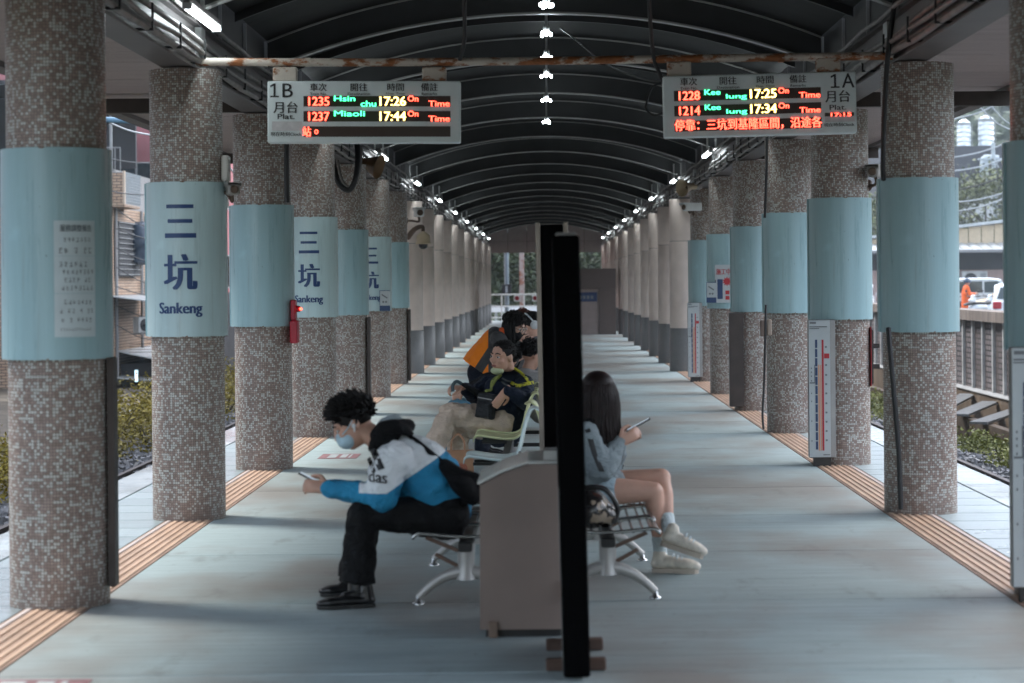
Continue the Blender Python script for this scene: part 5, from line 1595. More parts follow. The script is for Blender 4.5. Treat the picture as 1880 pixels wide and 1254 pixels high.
M_track = cloth('navy_track', (0.008, 0.014, 0.030), 0.7)
mb = MB()
limb(mb, [C_(922, 785), C_(928, 745), C_(932, 712), C_(935, 698)], [0.16, 0.165, 0.15, 0.10], 5, (0.75, 0.6, 0), 1.35)
for s_, e_, w_ in ((SLm, ELm, WLm), (SRm, ERm, WRm)):
    limb(mb, [s_, (s_ + e_) / 2, e_], [0.082, 0.075, 0.065], 4); limb(mb, [e_, (e_ + w_) / 2, w_ + (e_ - w_) * 0.08], [0.066, 0.06, 0.044], 4)
limb(mb, [C_(915, 690), C_(934, 684), C_(950, 690)], [0.03, 0.06, 0.03], 3)
tj = skin_obj('track_jacket', mb, M_track, p3, 0.010, 2, 0.034, 0.07)
bv = BVHTree.FromPolygons([v.co + b3 for v in tj.data.vertices], [tuple(p.vertices) for p in tj.data.polygons])
def drape3(px, py, off=0.005):
    q, e = C_(px, py, 15.5), C_(px, py, 19.0)
    h = bv.ray_cast(q, (e - q).normalized())[0]
    return (h if h is not None else C_(px, py, 17.2)) - (e - q).normalized() * off
M_yellow = cloth('yellow_trim', (0.52, 0.50, 0.05)); M_green = cloth('green_trim', (0.30, 0.34, 0.10)); M_stripegrey = cloth('grey_trim', (0.10, 0.11, 0.12))
def ribbon(name, pts, w, m, dr, parent):
    vs, fs = [], []
    pp, _ = spline([V(x, y, 0) for x, y in pts], [0] * len(pts), 5)
    for i, p in enumerate(pp):
        tn = (pp[min(i + 1, len(pp) - 1)] - pp[max(i - 1, 0)]).normalized(); n = V(-tn.y, tn.x, 0)
        vs += [dr(p.x + n.x * w / 2, p.y + n.y * w / 2), dr(p.x, p.y), dr(p.x - n.x * w / 2, p.y - n.y * w / 2)]
    for i in range(len(pp) - 1):
        for k in range(2): fs.append((3 * i + k, 3 * i + k + 1, 3 * i + k + 4, 3 * i + k + 3))
    mb = MB(); mb.add(vs, fs); return mb.build(name, m, parent, fix=False)
ribbon('sleeve_stripe', [(944, 676), (956, 684), (966, 694), (972, 704)], 5, M_yellow, drape3, tj)
ribbon('sleeve_stripe', [(938, 702), (950, 708), (965, 705), (980, 702)], 6, M_yellow, drape3, tj)
ribbon('zip_trim', [(918, 688), (908, 694), (902, 702), (901, 716)], 3, M_green, drape3, tj)
ribbon('chest_stripe', [(920, 700), (928, 706), (936, 708)], 3, M_stripegrey, drape3, tj)
ribbon('chest_stripe', [(922, 694), (931, 699), (940, 701)], 3, M_stripegrey, drape3, tj)
M_tan = cloth('tan_trousers', (0.66, 0.53, 0.43), 0.85)
mb = MB(); limb(mb, [hipA + V(0.02, 0, 0), hipB + V(0.02, 0, 0)], [0.13, 0.13], 2)
for h_, k_, a_ in ((hipA, knA, anA), (hipB, knB, anB)):
    limb(mb, [h_, h_.lerp(k_, 0.5), k_], [0.125, 0.108, 0.085], 4); limb(mb, [k_, k_.lerp(a_, 0.4), k_.lerp(a_, 0.95)], [0.085, 0.088, 0.085], 4)
skin_obj('trousers', mb, M_tan, p3, 0.010, 2, 0.05, 0.07)
M_shoebrown = mat('brown_shoe', (0.06, 0.035, 0.025), 0.5)
d = (anA - knA).normalized()
shoe(p3, anA + V(0.05, 0.0, -0.10), anA + V(-0.20, -0.05, -0.12), M_shoebrown, M_solek, 0.08, 0.048)
hl = V(anB.x + 0.06, anB.y, 0.002); shoe(p3, hl, hl + V(-0.27, -0.05, 0), M_shoebrown, M_solek, 0.08, 0.048)
t = thing('crossbody_bag', 'small black crossbody bag in the lap of the person in the track jacket', 'bag', C_(893, 745, 17.3))
c0 = C_(893, 745, 17.28)
mm = Matrix.Rotation(R(-28), 3, 'Z') @ Matrix.Rotation(R(8), 3, 'Y')
mb = MB(); mb.obox(c0, (0.15, 0.07, 0.20), mm); mb.obox(c0 + mm @ V(0, -0.04, -0.03), (0.12, 0.03, 0.11), mm); skin_obj('pouch', mb, cloth('bag_black', (0.028, 0.030, 0.034), 0.6), t, 0.009, 2, 0.008, 0.05)
mb = MB(); mb.obox(c0 + mm @ V(0, -0.037, 0.06), (0.13, 0.006, 0.008), mm); mb.build('zip', M_alu, t)
mb = MB(); mb.tube([c0 + V(0.0, -0.02, 0.12), drape3(902, 715), drape3(908, 700), drape3(920, 688)], 0.012, seg=8, n=4); mb.build('strap', M_green, t)
t = thing('umbrella', 'dark umbrella handle held in the hand of the person in the track jacket', 'umbrella', C_(833, 712, 17.2))
c0 = C_(836, 705, 17.22)
mb = MB(); mb.tube([c0 + V(0.05, 0, 0.0), c0 + V(0.01, 0, 0.02), c0 + V(-0.02, 0, -0.01), c0 + V(-0.02, 0, -0.06)], 0.014, seg=10, n=4); mb.build('handle', mat('umbrella_teal', (0.03, 0.06, 0.075), 0.4), t)
mb = MB(); mb.tube([c0 + V(0.05, 0, 0.0), c0 + V(0.20, 0.1, -0.10), c0 + V(0.30, 0.15, -0.2)], [0.012, 0.03, 0.02], seg=10, n=3); mb.build('folded_canopy', M_blackcloth, t)

# ---- paper bag on the floor
pb = V(P(841, 860, 16.2).x, 16.2, 0)
t = thing('paper_bag', 'brown paper carrier bag with a red print standing by the plastic seats', 'bag', pb); local(t)
M_kraft = mat('kraft_paper', (0.44, 0.235, 0.135), 0.75, var=0.12, scale=12, bump=0.2, bscale=25)
mb = MB(); mb.add([(-0.115, -0.07, 0), (0.115, -0.07, 0), (0.115, 0.07, 0), (-0.115, 0.07, 0), (-0.125, -0.055, 0.36), (0.110, -0.05, 0.375), (0.115, 0.05, 0.37), (-0.12, 0.06, 0.365), (-0.128, 0.0, 0.17), (0.095, 0.0, 0.2)],
    [(0, 3, 2, 1), (0, 1, 5, 4), (2, 3, 7, 6), (1, 2, 9), (1, 9, 5), (2, 6, 9), (5, 9, 6), (0, 8, 3), (0, 4, 8), (3, 8, 7), (4, 7, 8)])
mb.build('bag_body', M_kraft, t)
mb = MB()
for rr in (0.045, 0.030, 0.014):
    n = 20
    vs = []
    for q in range(n):
        a = 2 * math.pi * q / n
        for w in (rr, rr - 0.007): vs.append((0.03 + w * math.cos(a) * 0.9, -0.0685 + (0.24 + w * math.sin(a)) * 0.035 - 0.0012, 0.24 + w * math.sin(a) * 0.8))
    mb.add(vs, [(2 * q, (2 * q + 2) % (2 * n), (2 * q + 3) % (2 * n), 2 * q + 1) for q in range(n)])
mb.build('red_print', mat('bag_print', (0.42, 0.045, 0.03), 0.6), t, fix=False)
for y in (-0.05, 0.05):
    mb = MB(); mb.tube([(-0.05, y, 0.36), (-0.045, y, 0.44), (0.0, y, 0.49), (0.045, y, 0.44), (0.05, y, 0.365)], 0.005, seg=6, n=4); mb.build('handle', M_kraft, t)
# ---- generic sitter used for the people half hidden behind the man (each one is built for its own place)
def sitter(label, x, y, sgn, hc, hf, hu, skin_m, hair_m, top_m, leg_m, hair='short', lean=0.0, arms=None, bare_arms=False, seed=1, shoe_m=None, hs=1.0, vox=0.013):
    b = V(x, y, 0)
    t = thing('person', label, 'person', b)
    q = lambda a, l, z: V(x + sgn * a, y + l, z)
    hc = Vector(hc); neck = V(hc.x - sgn * 0.03 - Vector(hf).x * 0.02, hc.y - Vector(hf).y * 0.03, hc.z - 0.16)
    pel = q(-0.08, 0, 0.53); mid = (pel * 0.5 + neck * 0.5) + V(-sgn * 0.03, 0, 0)
    sh = [neck + V(-sgn * 0.02, k * 0.19, -0.05) for k in (-1, 1)]
    mb = MB(); add_head(mb, hc, hf, hu, hs)
    limb(mb, [neck, hc + V(0, 0, -0.03)], [0.055, 0.055], 3)
    limb(mb, [pel, mid, neck + V(0, 0, -0.07)], [0.11, 0.11, 0.09], 5, (0, 1, 0), 1.4)
    legs = []
    for k in (-1, 1):
        h_, k_, a_ = q(-0.05, k * 0.09, 0.52), q(0.38, k * 0.11, 0.54), q(0.40, k * 0.11, 0.09)
        legs.append((h_, k_, a_))
        limb(mb, [h_, (h_ + k_) / 2, k_], [0.08, 0.07, 0.055]); limb(mb, [k_, k_.lerp(a_, 0.4), a_], [0.054, 0.05, 0.036])
    al = []
    for i, k in enumerate((-1, 1)):
        e_ = arms[i][0] if arms else q(0.08, k * 0.23, 0.78)
        w_ = arms[i][1] if arms else q(0.30, k * 0.10, 0.68)
        al.append((sh[i], Vector(e_), Vector(w_)))
        limb(mb, [sh[i], (sh[i] + e_) / 2, e_], [0.046, 0.042, 0.037]); limb(mb, [e_, (Vector(e_) + w_) / 2, w_], [0.037, 0.033, 0.025])
        add_hand(mb, w_, (Vector(w_) - Vector(e_)), V(0, -k, -0.5), 0.95, 30, 1)
    skin_obj('body', mb, skin_m, t, 0.009, 2)
    mb = MB()
    limb(mb, [pel, mid, neck + V(0, 0, -0.06)], [0.15, 0.15, 0.12], 5, (0, 1, 0), 1.35)
    if not bare_arms:
        for s_, e_, w_ in al:
            limb(mb, [s_, (s_ + e_) / 2, e_], [0.075, 0.068, 0.06], 4); limb(mb, [e_, (e_ + w_) / 2, e_.lerp(w_, 0.93)], [0.06, 0.055, 0.042], 4)
    skin_obj('top', mb, top_m, t, vox, 3, 0.018, 0.09)
    mb = MB(); limb(mb, [legs[0][0], legs[1][0]], [0.12, 0.12], 2)
    for h_, k_, a_ in legs:
        limb(mb, [h_, (h_ + k_) / 2, k_], [0.11, 0.095, 0.076], 4); limb(mb, [k_, k_.lerp(a_, 0.5), a_], [0.076, 0.07, 0.066], 4)
    skin_obj('trousers', mb, leg_m, t, vox, 3, 0.018, 0.09)
    for h_, k_, a_ in legs:
        hl = V(a_.x - sgn * 0.06, a_.y, 0.002); shoe(t, hl, hl + V(sgn * 0.26, 0, 0), shoe_m or M_leather, M_solek, 0.08, 0.046)
    if hair == 'short': hm = hair_cap(hc, hf, hu, hs * 1.03, seed, 400, 0.034, (-0.1, 0, -0.1), 0.35, -0.4, 0.008)
    else:
        hm = hair_cap(hc, hf, hu, hs * 1.03, seed, 260, 0.04, (0.2, 0, -0.5), 0.5, -0.2, 0.008)
        long_hair(hm, hc, hf, hu, hs, seed + 1, 160, 0.22, a_rng=(70, 290), r0=0.012)
    hm.build('hair', hair_m, t)
    face_bits(t, hc, hf, hu, hs)
    return t

M_jeans = cloth('light_jeans', (0.15, 0.31, 0.41), 0.85)
M_greyjacket = cloth('grey_jacket', (0.30, 0.29, 0.285), 0.8)
M_darkcoat = cloth('dark_coat', (0.012, 0.012, 0.014))
M_greytank = cloth('grey_tank', (0.16, 0.16, 0.17))
x0 = -0.40
sitter('person in light blue jeans hidden behind the one in the track jacket', x0 - 0.02, 18.7, -1, P(930, 662, 18.75), (-0.9, -0.2, -0.2), (0, 0, 1), M_skin, M_hair, M_darkcoat, M_jeans, seed=31)
sitter('dark haired person in a grey jacket seated with their back to the man', 0.05, 18.9, 1, P(976, 652, 18.9), (0.8, 0.55, -0.3), (0.2, 0.1, 1), M_skin, M_hair, M_greyjacket, M_charcoal, seed=32)
p8 = sitter('person in grey sleeveless top wearing white headphones, looking down', -0.30, 23.1, -1, P(978, 598, 23.1), (-0.8, -0.25, -0.5), (-0.4, 0, 0.9), M_skin2, M_hair, M_greytank, M_charcoal, seed=33, bare_arms=True)
hc = P(978, 598, 23.1); f_, u_, r_, m_ = hframe((-0.8, -0.25, -0.5), (-0.4, 0, 0.9))
M_phones = mat('headphone_white', (0.55, 0.58, 0.60), 0.4)
t = thing('headphones', 'white headphones on the dark haired person looking down', 'headphones', hc)
for k in (-1, 1):
    mb = MB(); mb.lathe([(0.03, -0.02), (0.045, -0.015), (0.048, 0.01), (0.036, 0.028), (0.001, 0.03)], hc + r_ * k * 0.095, 18, m=(r_ * k).to_track_quat('Z', 'Y').to_matrix()); mb.build('ear_cup', M_phones, t)
mb = MB(); mb.tube([hc + r_ * 0.11, hc + r_ * 0.10 + u_ * 0.08, hc + u_ * 0.152, hc - r_ * 0.10 + u_ * 0.08, hc - r_ * 0.11], 0.010, seg=8, n=6); mb.build('headband', M_phones, t)
sitter('person with reddish hair in a dark coat beside the one with headphones', -0.36, 23.75, -1, P(959, 590, 23.6), (-0.3, -0.9, -0.3), (0, 0, 1), M_skin2, M_hairred, M_darkcoat, M_darkcoat, hair='long', seed=34)

# ---- bending person in the orange safety vest
D4 = 20.3
def E_(px, py, d=D4): return P(px, py, d)
b4 = E_(872, 690); b4.z = 0
p4 = thing('person', 'standing person in an orange safety vest and black mask, bending forward', 'person', b4)
hc = E_(944, 598, 20.25); hf = (0.78, -0.38, -0.45); hu = (0.35, -0.15, 0.9)
hip = E_(877, 677); shd = E_(913, 621); nk = E_(926, 612)
mb = MB(); add_head(mb, hc, hf, hu)
limb(mb, [nk, hc + V(-0.02, 0, -0.02)], [0.052, 0.05], 3)
limb(mb, [hip, hip.lerp(shd, 0.5), shd, nk], [0.09, 0.09, 0.085, 0.05], 4, (0, 1, 0), 1.25)
al = []
for k in (-1, 1):
    s_ = shd + V(0.01, k * 0.18, 0.0); e_ = shd + V(0.14, k * 0.20, -0.20); w_ = E_(955, 630, 20.25 + k * 0.09)
    al.append((s_, e_, w_))
    limb(mb, [s_, (s_ + e_) / 2, e_], [0.045, 0.04, 0.036]); limb(mb, [e_, (e_ + w_) / 2, w_], [0.036, 0.032, 0.024]); add_hand(mb, w_, V(0.8, -0.1, 0.3), V(0, -k, -0.3), 0.92, 40, 1)
lg = []
for k in (-1, 1):
    h_ = hip + V(0.0, k * 0.09, -0.03); a_ = V(hip.x + 0.04, hip.y + k * 0.12, 0.09); k_ = h_.lerp(a_, 0.5) + V(0.05, 0, 0)
    lg.append((h_, k_, a_)); limb(mb, [h_, (h_ + k_) / 2, k_], [0.085, 0.07, 0.055]); limb(mb, [k_, k_.lerp(a_, 0.4), a_], [0.054, 0.05, 0.036])
skin_obj('body', mb, M_skin2, p4, 0.009, 2)
def vestmat():
    t = NT('safety_vest')
    sx = t.n('ShaderNodeSeparateXYZ'); t.l(t.tc.outputs['Object'], sx.inputs[0])
    def loc(px, py): q = E_(px, py) - b4; return q.x, q.z
    # grey band running along the side from the shoulder to the hem, and the grey yoke
    (ax, az), (bx, bz) = loc(905, 640), loc(872, 690)
    dx, dz = bx - ax, bz - az; L = math.hypot(dx, dz); nx, nz_ = -dz / L, dx / L
    dist = t.math('MULTIPLY_ADD', sx.outputs[0], nx, t.math('MULTIPLY_ADD', sx.outputs[2], nz_, -(ax * nx + az * nz_)))
    band = t.math('LESS_THAN', t.math('ABSOLUTE', dist), 0.042)
    (yx, yz), (zx, zz) = loc(893, 628), loc(912, 606)
    sl = (zz - yz) / (zx - yx)
    yoke = t.math('GREATER_THAN', t.math('MULTIPLY_ADD', sx.outputs[0], -sl * -1, t.math('MULTIPLY', sx.outputs[2], -1.0)), sl * yx - yz)
    (vx, _) = loc(897, 600)
    yoke = t.math('GREATER_THAN', sx.outputs[0], vx)
    g = t.math('MAXIMUM', band, yoke)
    t.set(Base_Color=t.mix(g, (1.0, 0.25, 0.002), (0.05, 0.05, 0.052)), Roughness=0.7)
    wrinkle(t)
    return t.m
mb = MB()
limb(mb, [hip, hip.lerp(shd, 0.2), hip.lerp(shd, 0.55), shd, nk.lerp(shd, 0.5)], [0.172, 0.165, 0.15, 0.125, 0.08], 5, (0, 1, 0), 1.35, caps=False); mb.ball(nk.lerp(shd, 0.5), 0.08)
for s_, e_, w_ in al: limb(mb, [s_, (s_ + e_) / 2, e_], [0.075, 0.068, 0.06], 4); limb(mb, [e_, (e_ + w_) / 2, e_.lerp(w_, 0.9)], [0.06, 0.054, 0.04], 4)
vest = skin_obj('vest', mb, vestmat(), p4, 0.011, 3, 0.02, 0.09)
mb = MB(); limb(mb, [nk + V(-0.02, -0.10, 0.03), nk + V(0.03, -0.12, -0.08), nk + V(0.02, -0.13, -0.2)], [0.03, 0.025, 0.02], 4, (0, 1, 0), 0.5); mb.build('collar', mat('vest_orange', (0.75, 0.10, 0.008), 0.7), vest)
mb = MB(); limb(mb, [lg[0][0], lg[1][0]], [0.095, 0.095], 2)
for h_, k_, a_ in lg: limb(mb, [h_, (h_ + k_) / 2, k_], [0.10, 0.095, 0.08], 4); limb(mb, [k_, (k_ + a_) / 2, a_], [0.08, 0.075, 0.075], 4)
skin_obj('trousers', mb, cloth('navy_trousers', (0.012, 0.016, 0.028)), p4, 0.013, 3, 0.018, 0.09)
for h_, k_, a_ in lg:
    hl = V(a_.x - 0.07, a_.y, 0.002); shoe(p4, hl, hl + V(0.26, 0, 0), M_leather, M_solek, 0.08, 0.046)
hm = hair_cap(hc, hf, hu, 1.03, 41, 300, 0.04, (0.3, 0, -0.5), 0.6, -0.2, 0.008); long_hair(hm, hc, hf, hu, 1.0, 42, 400, 0.30, a_rng=(80, 280), r0=0.007); hm.build('hair', M_hair, p4)
face_bits(p4, hc, hf, hu, 1.0, ('eye', 'brow'))
f_, u_, r_, m_ = hframe(hf, hu)
mb = MB(); mb.ball(hc + f_ * 0.060 - u_ * 0.056, (0.060, 0.068, 0.052), m_, 18, 12); skin_obj('face_mask', mb, M_maskblack, p4, 0.009, 2)
t = thing('glasses', 'thin framed glasses worn by the person in the orange vest', 'glasses', hc)
for k in (-1, 1):
    c0 = hc + f_ * 0.105 + r_ * k * 0.032 + u_ * 0.004
    mb = MB(); mb.tube([c0 + r_ * 0.026 * math.cos(a) + u_ * 0.021 * math.sin(a) for a in np.linspace(0, 2 * math.pi, 17)], 0.003, seg=6); mb.build('rim', M_chrome, t)
    mb = MB(); mb.tube([c0 + r_ * k * 0.026, hc + f_ * 0.03 + r_ * k * 0.084 + u_ * 0.004, hc - f_ * 0.02 + r_ * k * 0.084], 0.0025, seg=6, n=3); mb.build('temple', M_chrome, t)
mb = MB(); mb.tube([hc + f_ * 0.107 - r_ * 0.008 + u_ * 0.006, hc + f_ * 0.107 + r_ * 0.008 + u_ * 0.006], 0.003, seg=6); mb.build('bridge', M_chrome, t)
# ------------------------------------------------------------------ beyond the platform
def leaf_mesh(name, pts, size, seed, m, up=0.3):
    rng = np.random.default_rng(seed)
    n = len(pts)
    d = rng.normal(size=(n, 3)); d[:, 2] *= 0.6; d /= np.linalg.norm(d, axis=1)[:, None]
    e = np.cross(d, rng.normal(size=(n, 3))); e /= np.linalg.norm(e, axis=1)[:, None]
    s = (size * rng.uniform(0.6, 1.3, n))[:, None]
    v = np.stack([pts - d * s * 0.6, pts + e * s * 0.32, pts + d * s * 0.6, pts - e * s * 0.32], axis=1).reshape(-1, 3)
    me = bpy.data.meshes.new(name)
    me.vertices.add(4 * n); me.vertices.foreach_set('co', v.astype(np.float32).ravel())
    me.loops.add(4 * n); me.loops.foreach_set('vertex_index', np.arange(4 * n, dtype=np.int32))
    me.polygons.add(n); me.polygons.foreach_set('loop_start', np.arange(0, 4 * n, 4, dtype=np.int32)); me.polygons.foreach_set('loop_total', np.full(n, 4, dtype=np.int32))
    me.materials.append(m); me.update(); me.validate()
    return me

def clump_points(n, c, r, clumps, seed, shell=0.55):
    rng = np.random.default_rng(seed)
    q = rng.normal(size=(clumps, 3)); q /= np.linalg.norm(q, axis=1)[:, None]
    q *= (rng.uniform(shell, 1.0, clumps) ** 0.6)[:, None]
    cc = np.array(c) + q * np.array(r)
    k = rng.integers(0, clumps, n)
    g = rng.normal(size=(n, 3)) * (np.array(r) * 0.17) * rng.uniform(0.6, 1.4, clumps)[k][:, None]
    return cc[k] + g

def leaf_mat(name, a, b, scale=0.8):
    t = NT(name)
    geo = t.n('ShaderNodeNewGeometry')
    nz = t.noise(scale, 3, geo.outputs['Position']).outputs[0]
    wn_ = t.n('ShaderNodeTexWhiteNoise'); 
    fl = t.n('ShaderNodeVectorMath', operation='SNAP'); t.l(geo.outputs['Position'], fl.inputs[0]); fl.inputs[1].default_value = (0.3, 0.3, 0.3); t.l(fl.outputs[0], wn_.inputs['Vector'])
    v = t.math('ADD', t.math('MULTIPLY', nz, 0.8), t.math('MULTIPLY', wn_.outputs[0], 0.25))
    t.set(Base_Color=t.ramp(v, [(0.25, a), (0.75, b)]), Roughness=0.6, Subsurface_Weight=0.0)
    t.b.inputs['Transmission Weight'].default_value = 0.0
    MATS[name] = t.m
    return t.m
M_leafyellow = leaf_mat('leaves_yellow_green', (0.07, 0.062, 0.008), (0.38, 0.29, 0.025), 2.0)
M_leafpale = leaf_mat('leaves_pale_green', (0.06, 0.075, 0.015), (0.30, 0.31, 0.07), 3.0)
M_leafdark = leaf_mat('leaves_dark_green', (0.018, 0.032, 0.016), (0.075, 0.105, 0.04), 0.4)
M_leafolive = leaf_mat('leaves_olive', (0.030, 0.042, 0.012), (0.13, 0.15, 0.045), 0.5)
M_bark = mat('bark', (0.055, 0.042, 0.033), 0.85, var=0.4, scale=8, bump=0.4, bscale=20)

def bush(cx, cy, z0, rx, ry, h, seed, m, label, n=2200, leaf=0.055, name='bush', group='bushes beside the tracks'):
    t = thing(name, label, 'bush', (cx, cy, z0), group); local(t)
    link('foliage', leaf_mesh('foliage', clump_points(n, (0, 0, h * 0.5), (rx, ry, h * 0.55), 46, seed, 0.2), leaf, seed, m), t)
    rnd = random.Random(seed)
    for k in range(5):
        mb = MB(); a = rnd.uniform(0, 6.3); mb.tube([(0, 0, 0), (math.cos(a) * rx * 0.3, math.sin(a) * ry * 0.3, h * 0.4), (math.cos(a) * rx * 0.7, math.sin(a) * ry * 0.7, h * 0.85)], [0.015, 0.01, 0.004], seg=6, n=3); mb.build('stem', M_bark, t)
    return t

def tree(cx, cy, z0, h, r, seed, m, label, n=7000, leaf=0.2, trunk=0.16, group=None, low=0.35):
    t = thing('tree', label, 'tree', (cx, cy, z0), group); local(t)
    rnd = random.Random(seed)
    mb = MB(); top = (rnd.uniform(-0.3, 0.3), rnd.uniform(-0.3, 0.3), h * 0.8)
    mb.tube([(0, 0, -0.1), (0.06, 0.03, h * 0.3), (top[0] * 0.6, top[1] * 0.6, h * 0.55), top], [trunk, trunk * 0.8, trunk * 0.5, 0.03], seg=9, n=4)
    for k in range(9):
        a = rnd.uniform(0, 6.3); zz = h * rnd.uniform(0.3, 0.65)
        mb.tube([(0, 0, zz), (math.cos(a) * r * 0.4, math.sin(a) * r * 0.4, zz + h * 0.12), (math.cos(a) * r * 0.8, math.sin(a) * r * 0.8, zz + h * 0.22)], [trunk * 0.45, trunk * 0.25, 0.02], seg=7, n=3)
    mb.build('trunk', M_bark, t)
    zc = h * (0.5 + low / 2)
    link('crown', leaf_mesh('crown', clump_points(n, (0, 0, zc), (r, r, h * (1 - low) / 2), 60, seed, 0.45), leaf, seed, m), t)
    return t

# ---- left side: bushes, cables, buildings
k = 0
for (x, y, rx, ry, h) in ((-6.9, 27.0, 0.8, 1.2, 0.9), (-6.9, 30.5, 0.9, 1.5, 1.0), (-7.0, 34.0, 1.0, 1.6, 1.1), (-6.9, 37.8, 0.9, 1.6, 1.0), (-7.0, 41.5, 1.0, 1.7, 1.1), (-6.8, 46.0, 0.9, 1.8, 1.0), (-7.2, 23.0, 0.9, 1.6, 0.9), (-6.8, 51.0, 1.0, 2.0, 1.1)):
    bush(x, y, -1.2, rx, ry, h, 50 + k, M_leafyellow, '%s yellow green bush counting from the front along the left track' % ORD[k], 3600, 0.06)
    k += 1
M_cablegrey = mat('cable_grey', (0.36, 0.39, 0.41), 0.5, var=0.15)
rnd = random.Random(8)
for q, (pa, pb_, sag) in enumerate((((203, 772), (276, 742), 6), ((205, 765), (278, 752), 10), ((203, 742), (262, 766), 5), ((225, 785), (240, 752), -6), ((208, 782), (238, 756), -8), ((236, 756), (262, 780), -6), ((238, 756), (230, 792), 2))):
    a, b = P(*pa, 39 + q * 0.3), P(*pb_, 39.5 + q * 0.3)
    m_ = P((pa[0] + pb_[0]) / 2, (pa[1] + pb_[1]) / 2 + sag, 39.2 + q * 0.3)
    cable('trackside_cable', [a, m_, b], 0.022, '%s grey cable of the tangle above the left bushes' % ORD[q], M_cablegrey, 'cable', 'tangled trackside cables')

M_brick = None
def brick_mat(name, c1, c2, mortar, bw, bh, rot=(R(90), 0, 0), rough=0.7, stain=None, ms=0.012):
    t = NT(name)
    geo = t.n('ShaderNodeNewGeometry')
    b = t.n('ShaderNodeTexBrick'); sx = t.n('ShaderNodeSeparateXYZ'); t.l(geo.outputs['Position'], sx.inputs[0])
    cb = t.n('ShaderNodeCombineXYZ'); t.l(t.math('ADD', sx.outputs[0], sx.outputs[1]), cb.inputs[0]); t.l(sx.outputs[2], cb.inputs[1])
    t.l(cb.outputs[0], b.inputs['Vector'])
    b.inputs['Color1'].default_value = (*c1, 1); b.inputs['Color2'].default_value = (*c2, 1); b.inputs['Mortar'].default_value = (*mortar, 1)
    b.inputs['Scale'].default_value = 1.0; b.inputs['Brick Width'].default_value = bw; b.inputs['Row Height'].default_value = bh; b.inputs['Mortar Size'].default_value = ms; b.inputs['Bias'].default_value = 0.0
    c = b.outputs['Color']
    if stain:
        nz = t.noise(1.0, 5, t.map((1.5, 1.5, 0.5), geo.outputs['Position'])).outputs[0]
        c = t.mix(t.ramp(nz, [(0.42, 0.0), (0.64, 0.8)]), c, stain)
    t.set(Base_Color=c, Roughness=rough); t.bump(b.outputs['Fac'], -0.5, 0.02)
    MATS[name] = t.m
    return t.m
M_creambrick = brick_mat('cream_brick', (0.50, 0.36, 0.25), (0.42, 0.27, 0.18), (0.10, 0.075, 0.06), 0.24, 0.085)
M_pinkwall = mat('pink_wall', (0.36, 0.13, 0.135), 0.7, var=0.15, scale=0.6)
M_greywall = mat('grey_wall', (0.25, 0.25, 0.25), 0.8, var=0.2, scale=0.5, stretch=(1, 1, 0.3))
M_darkwall = mat('dark_wall', (0.035, 0.036, 0.040), 0.7, var=0.2, scale=1)
M_tin = mat('tin_roof', (0.45, 0.48, 0.49), 0.4, 0.3, var=0.2, scale=4)
M_window = mat('window_glass', (0.03, 0.04, 0.045), 0.12, var=0.2)
M_wframe = mat('window_frame', (0.30, 0.31, 0.31), 0.5)
M_bluepipe = mat('blue_pipe', (0.14, 0.26, 0.36), 0.4)
M_tarp = mat('blue_tarp', (0.03, 0.05, 0.08), 0.6, var=0.3)
M_palesheet = mat('pale_sheet', (0.38, 0.43, 0.46), 0.6, var=0.2)

def windows_on_x(t, xf, ys, zs, w, h, sgn=1):
    """windows in a wall that faces the platform"""
    for y in ys:
        for z in zs:
            mb = MB(); a, b = sorted((xf, xf + sgn * 0.05))
            mb.box(a, b, y, y + w, z, z + h); f = mb.build('window', M_wframe, t)
            for q in range(2):
                y0 = y + 0.06 + q * (w / 2 - 0.02); a, b = sorted((xf + sgn * 0.02, xf + sgn * 0.055))
                mb = MB(); mb.box(a, b, y0, y0 + w / 2 - 0.1, z + 0.06, z + h - 0.06); mb.build('pane', M_window, f)
def windows_on_y(t, yf, xs, zs, w, h):
    for x in xs:
        for z in zs:
            mb = MB(); mb.box(x, x + w, yf - 0.05, yf, z, z + h); f = mb.build('window', M_wframe, t)
            for q in range(2):
                x0 = x + 0.06 + q * (w / 2 - 0.02)
                mb = MB(); mb.box(x0, x0 + w / 2 - 0.1, yf - 0.055, yf - 0.02, z + 0.06, z + h - 0.06); mb.build('pane', M_window, f)

t = thing('apartment_building', 'cream brick apartment building with a louvred balcony seen between the front left columns', 'building', (-12.3, 62, -1.3))
mb = MB(); mb.box(-24, -12.45, 62.6, 80, -1.3, 3.9); mb.build('wall', M_creambrick, t)
mb = MB(); mb.box(-24, -13.2, 64.4, 80, 3.905, 5.2); mb.build('upper_wall', M_greywall, t)
mb = MB(); mb.box(-13.05, -12.42, 62.2, 62.6, -1.3, 3.94); mb.build('pillar', M_creambrick, t)
bal = MB(); bal.box(-14.2, -12.03, 62.0, 62.12, 3.95, 4.85); bal.box(-14.2, -11.99, 62.0, 64.4, 3.88, 3.949); bal = bal.build('balcony', M_creambrick, t)
mb = MB(); mb.box(-12.03, -11.97, 61.98, 62.12, 3.95, 4.90); mb.build('corner_trim', mat('cream_tile', (0.55, 0.44, 0.34), 0.5), bal)
for q in range(11):
    mb = MB(); z = 3.99 + q * 0.082
    mb.add([(-12.0, 62.13, z), (-11.96, 62.13, z + 0.06), (-11.96, 64.4, z + 0.06), (-12.0, 64.4, z), (-11.99, 62.13, z - 0.006), (-11.95, 62.13, z + 0.054), (-11.95, 64.4, z + 0.054), (-11.99, 64.4, z - 0.006)], [(0, 1, 2, 3), (4, 7, 6, 5), (0, 4, 5, 1), (3, 2, 6, 7), (1, 5, 6, 2), (0, 3, 7, 4)])
    mb.build('louvre_slat', M_palesheet, bal)
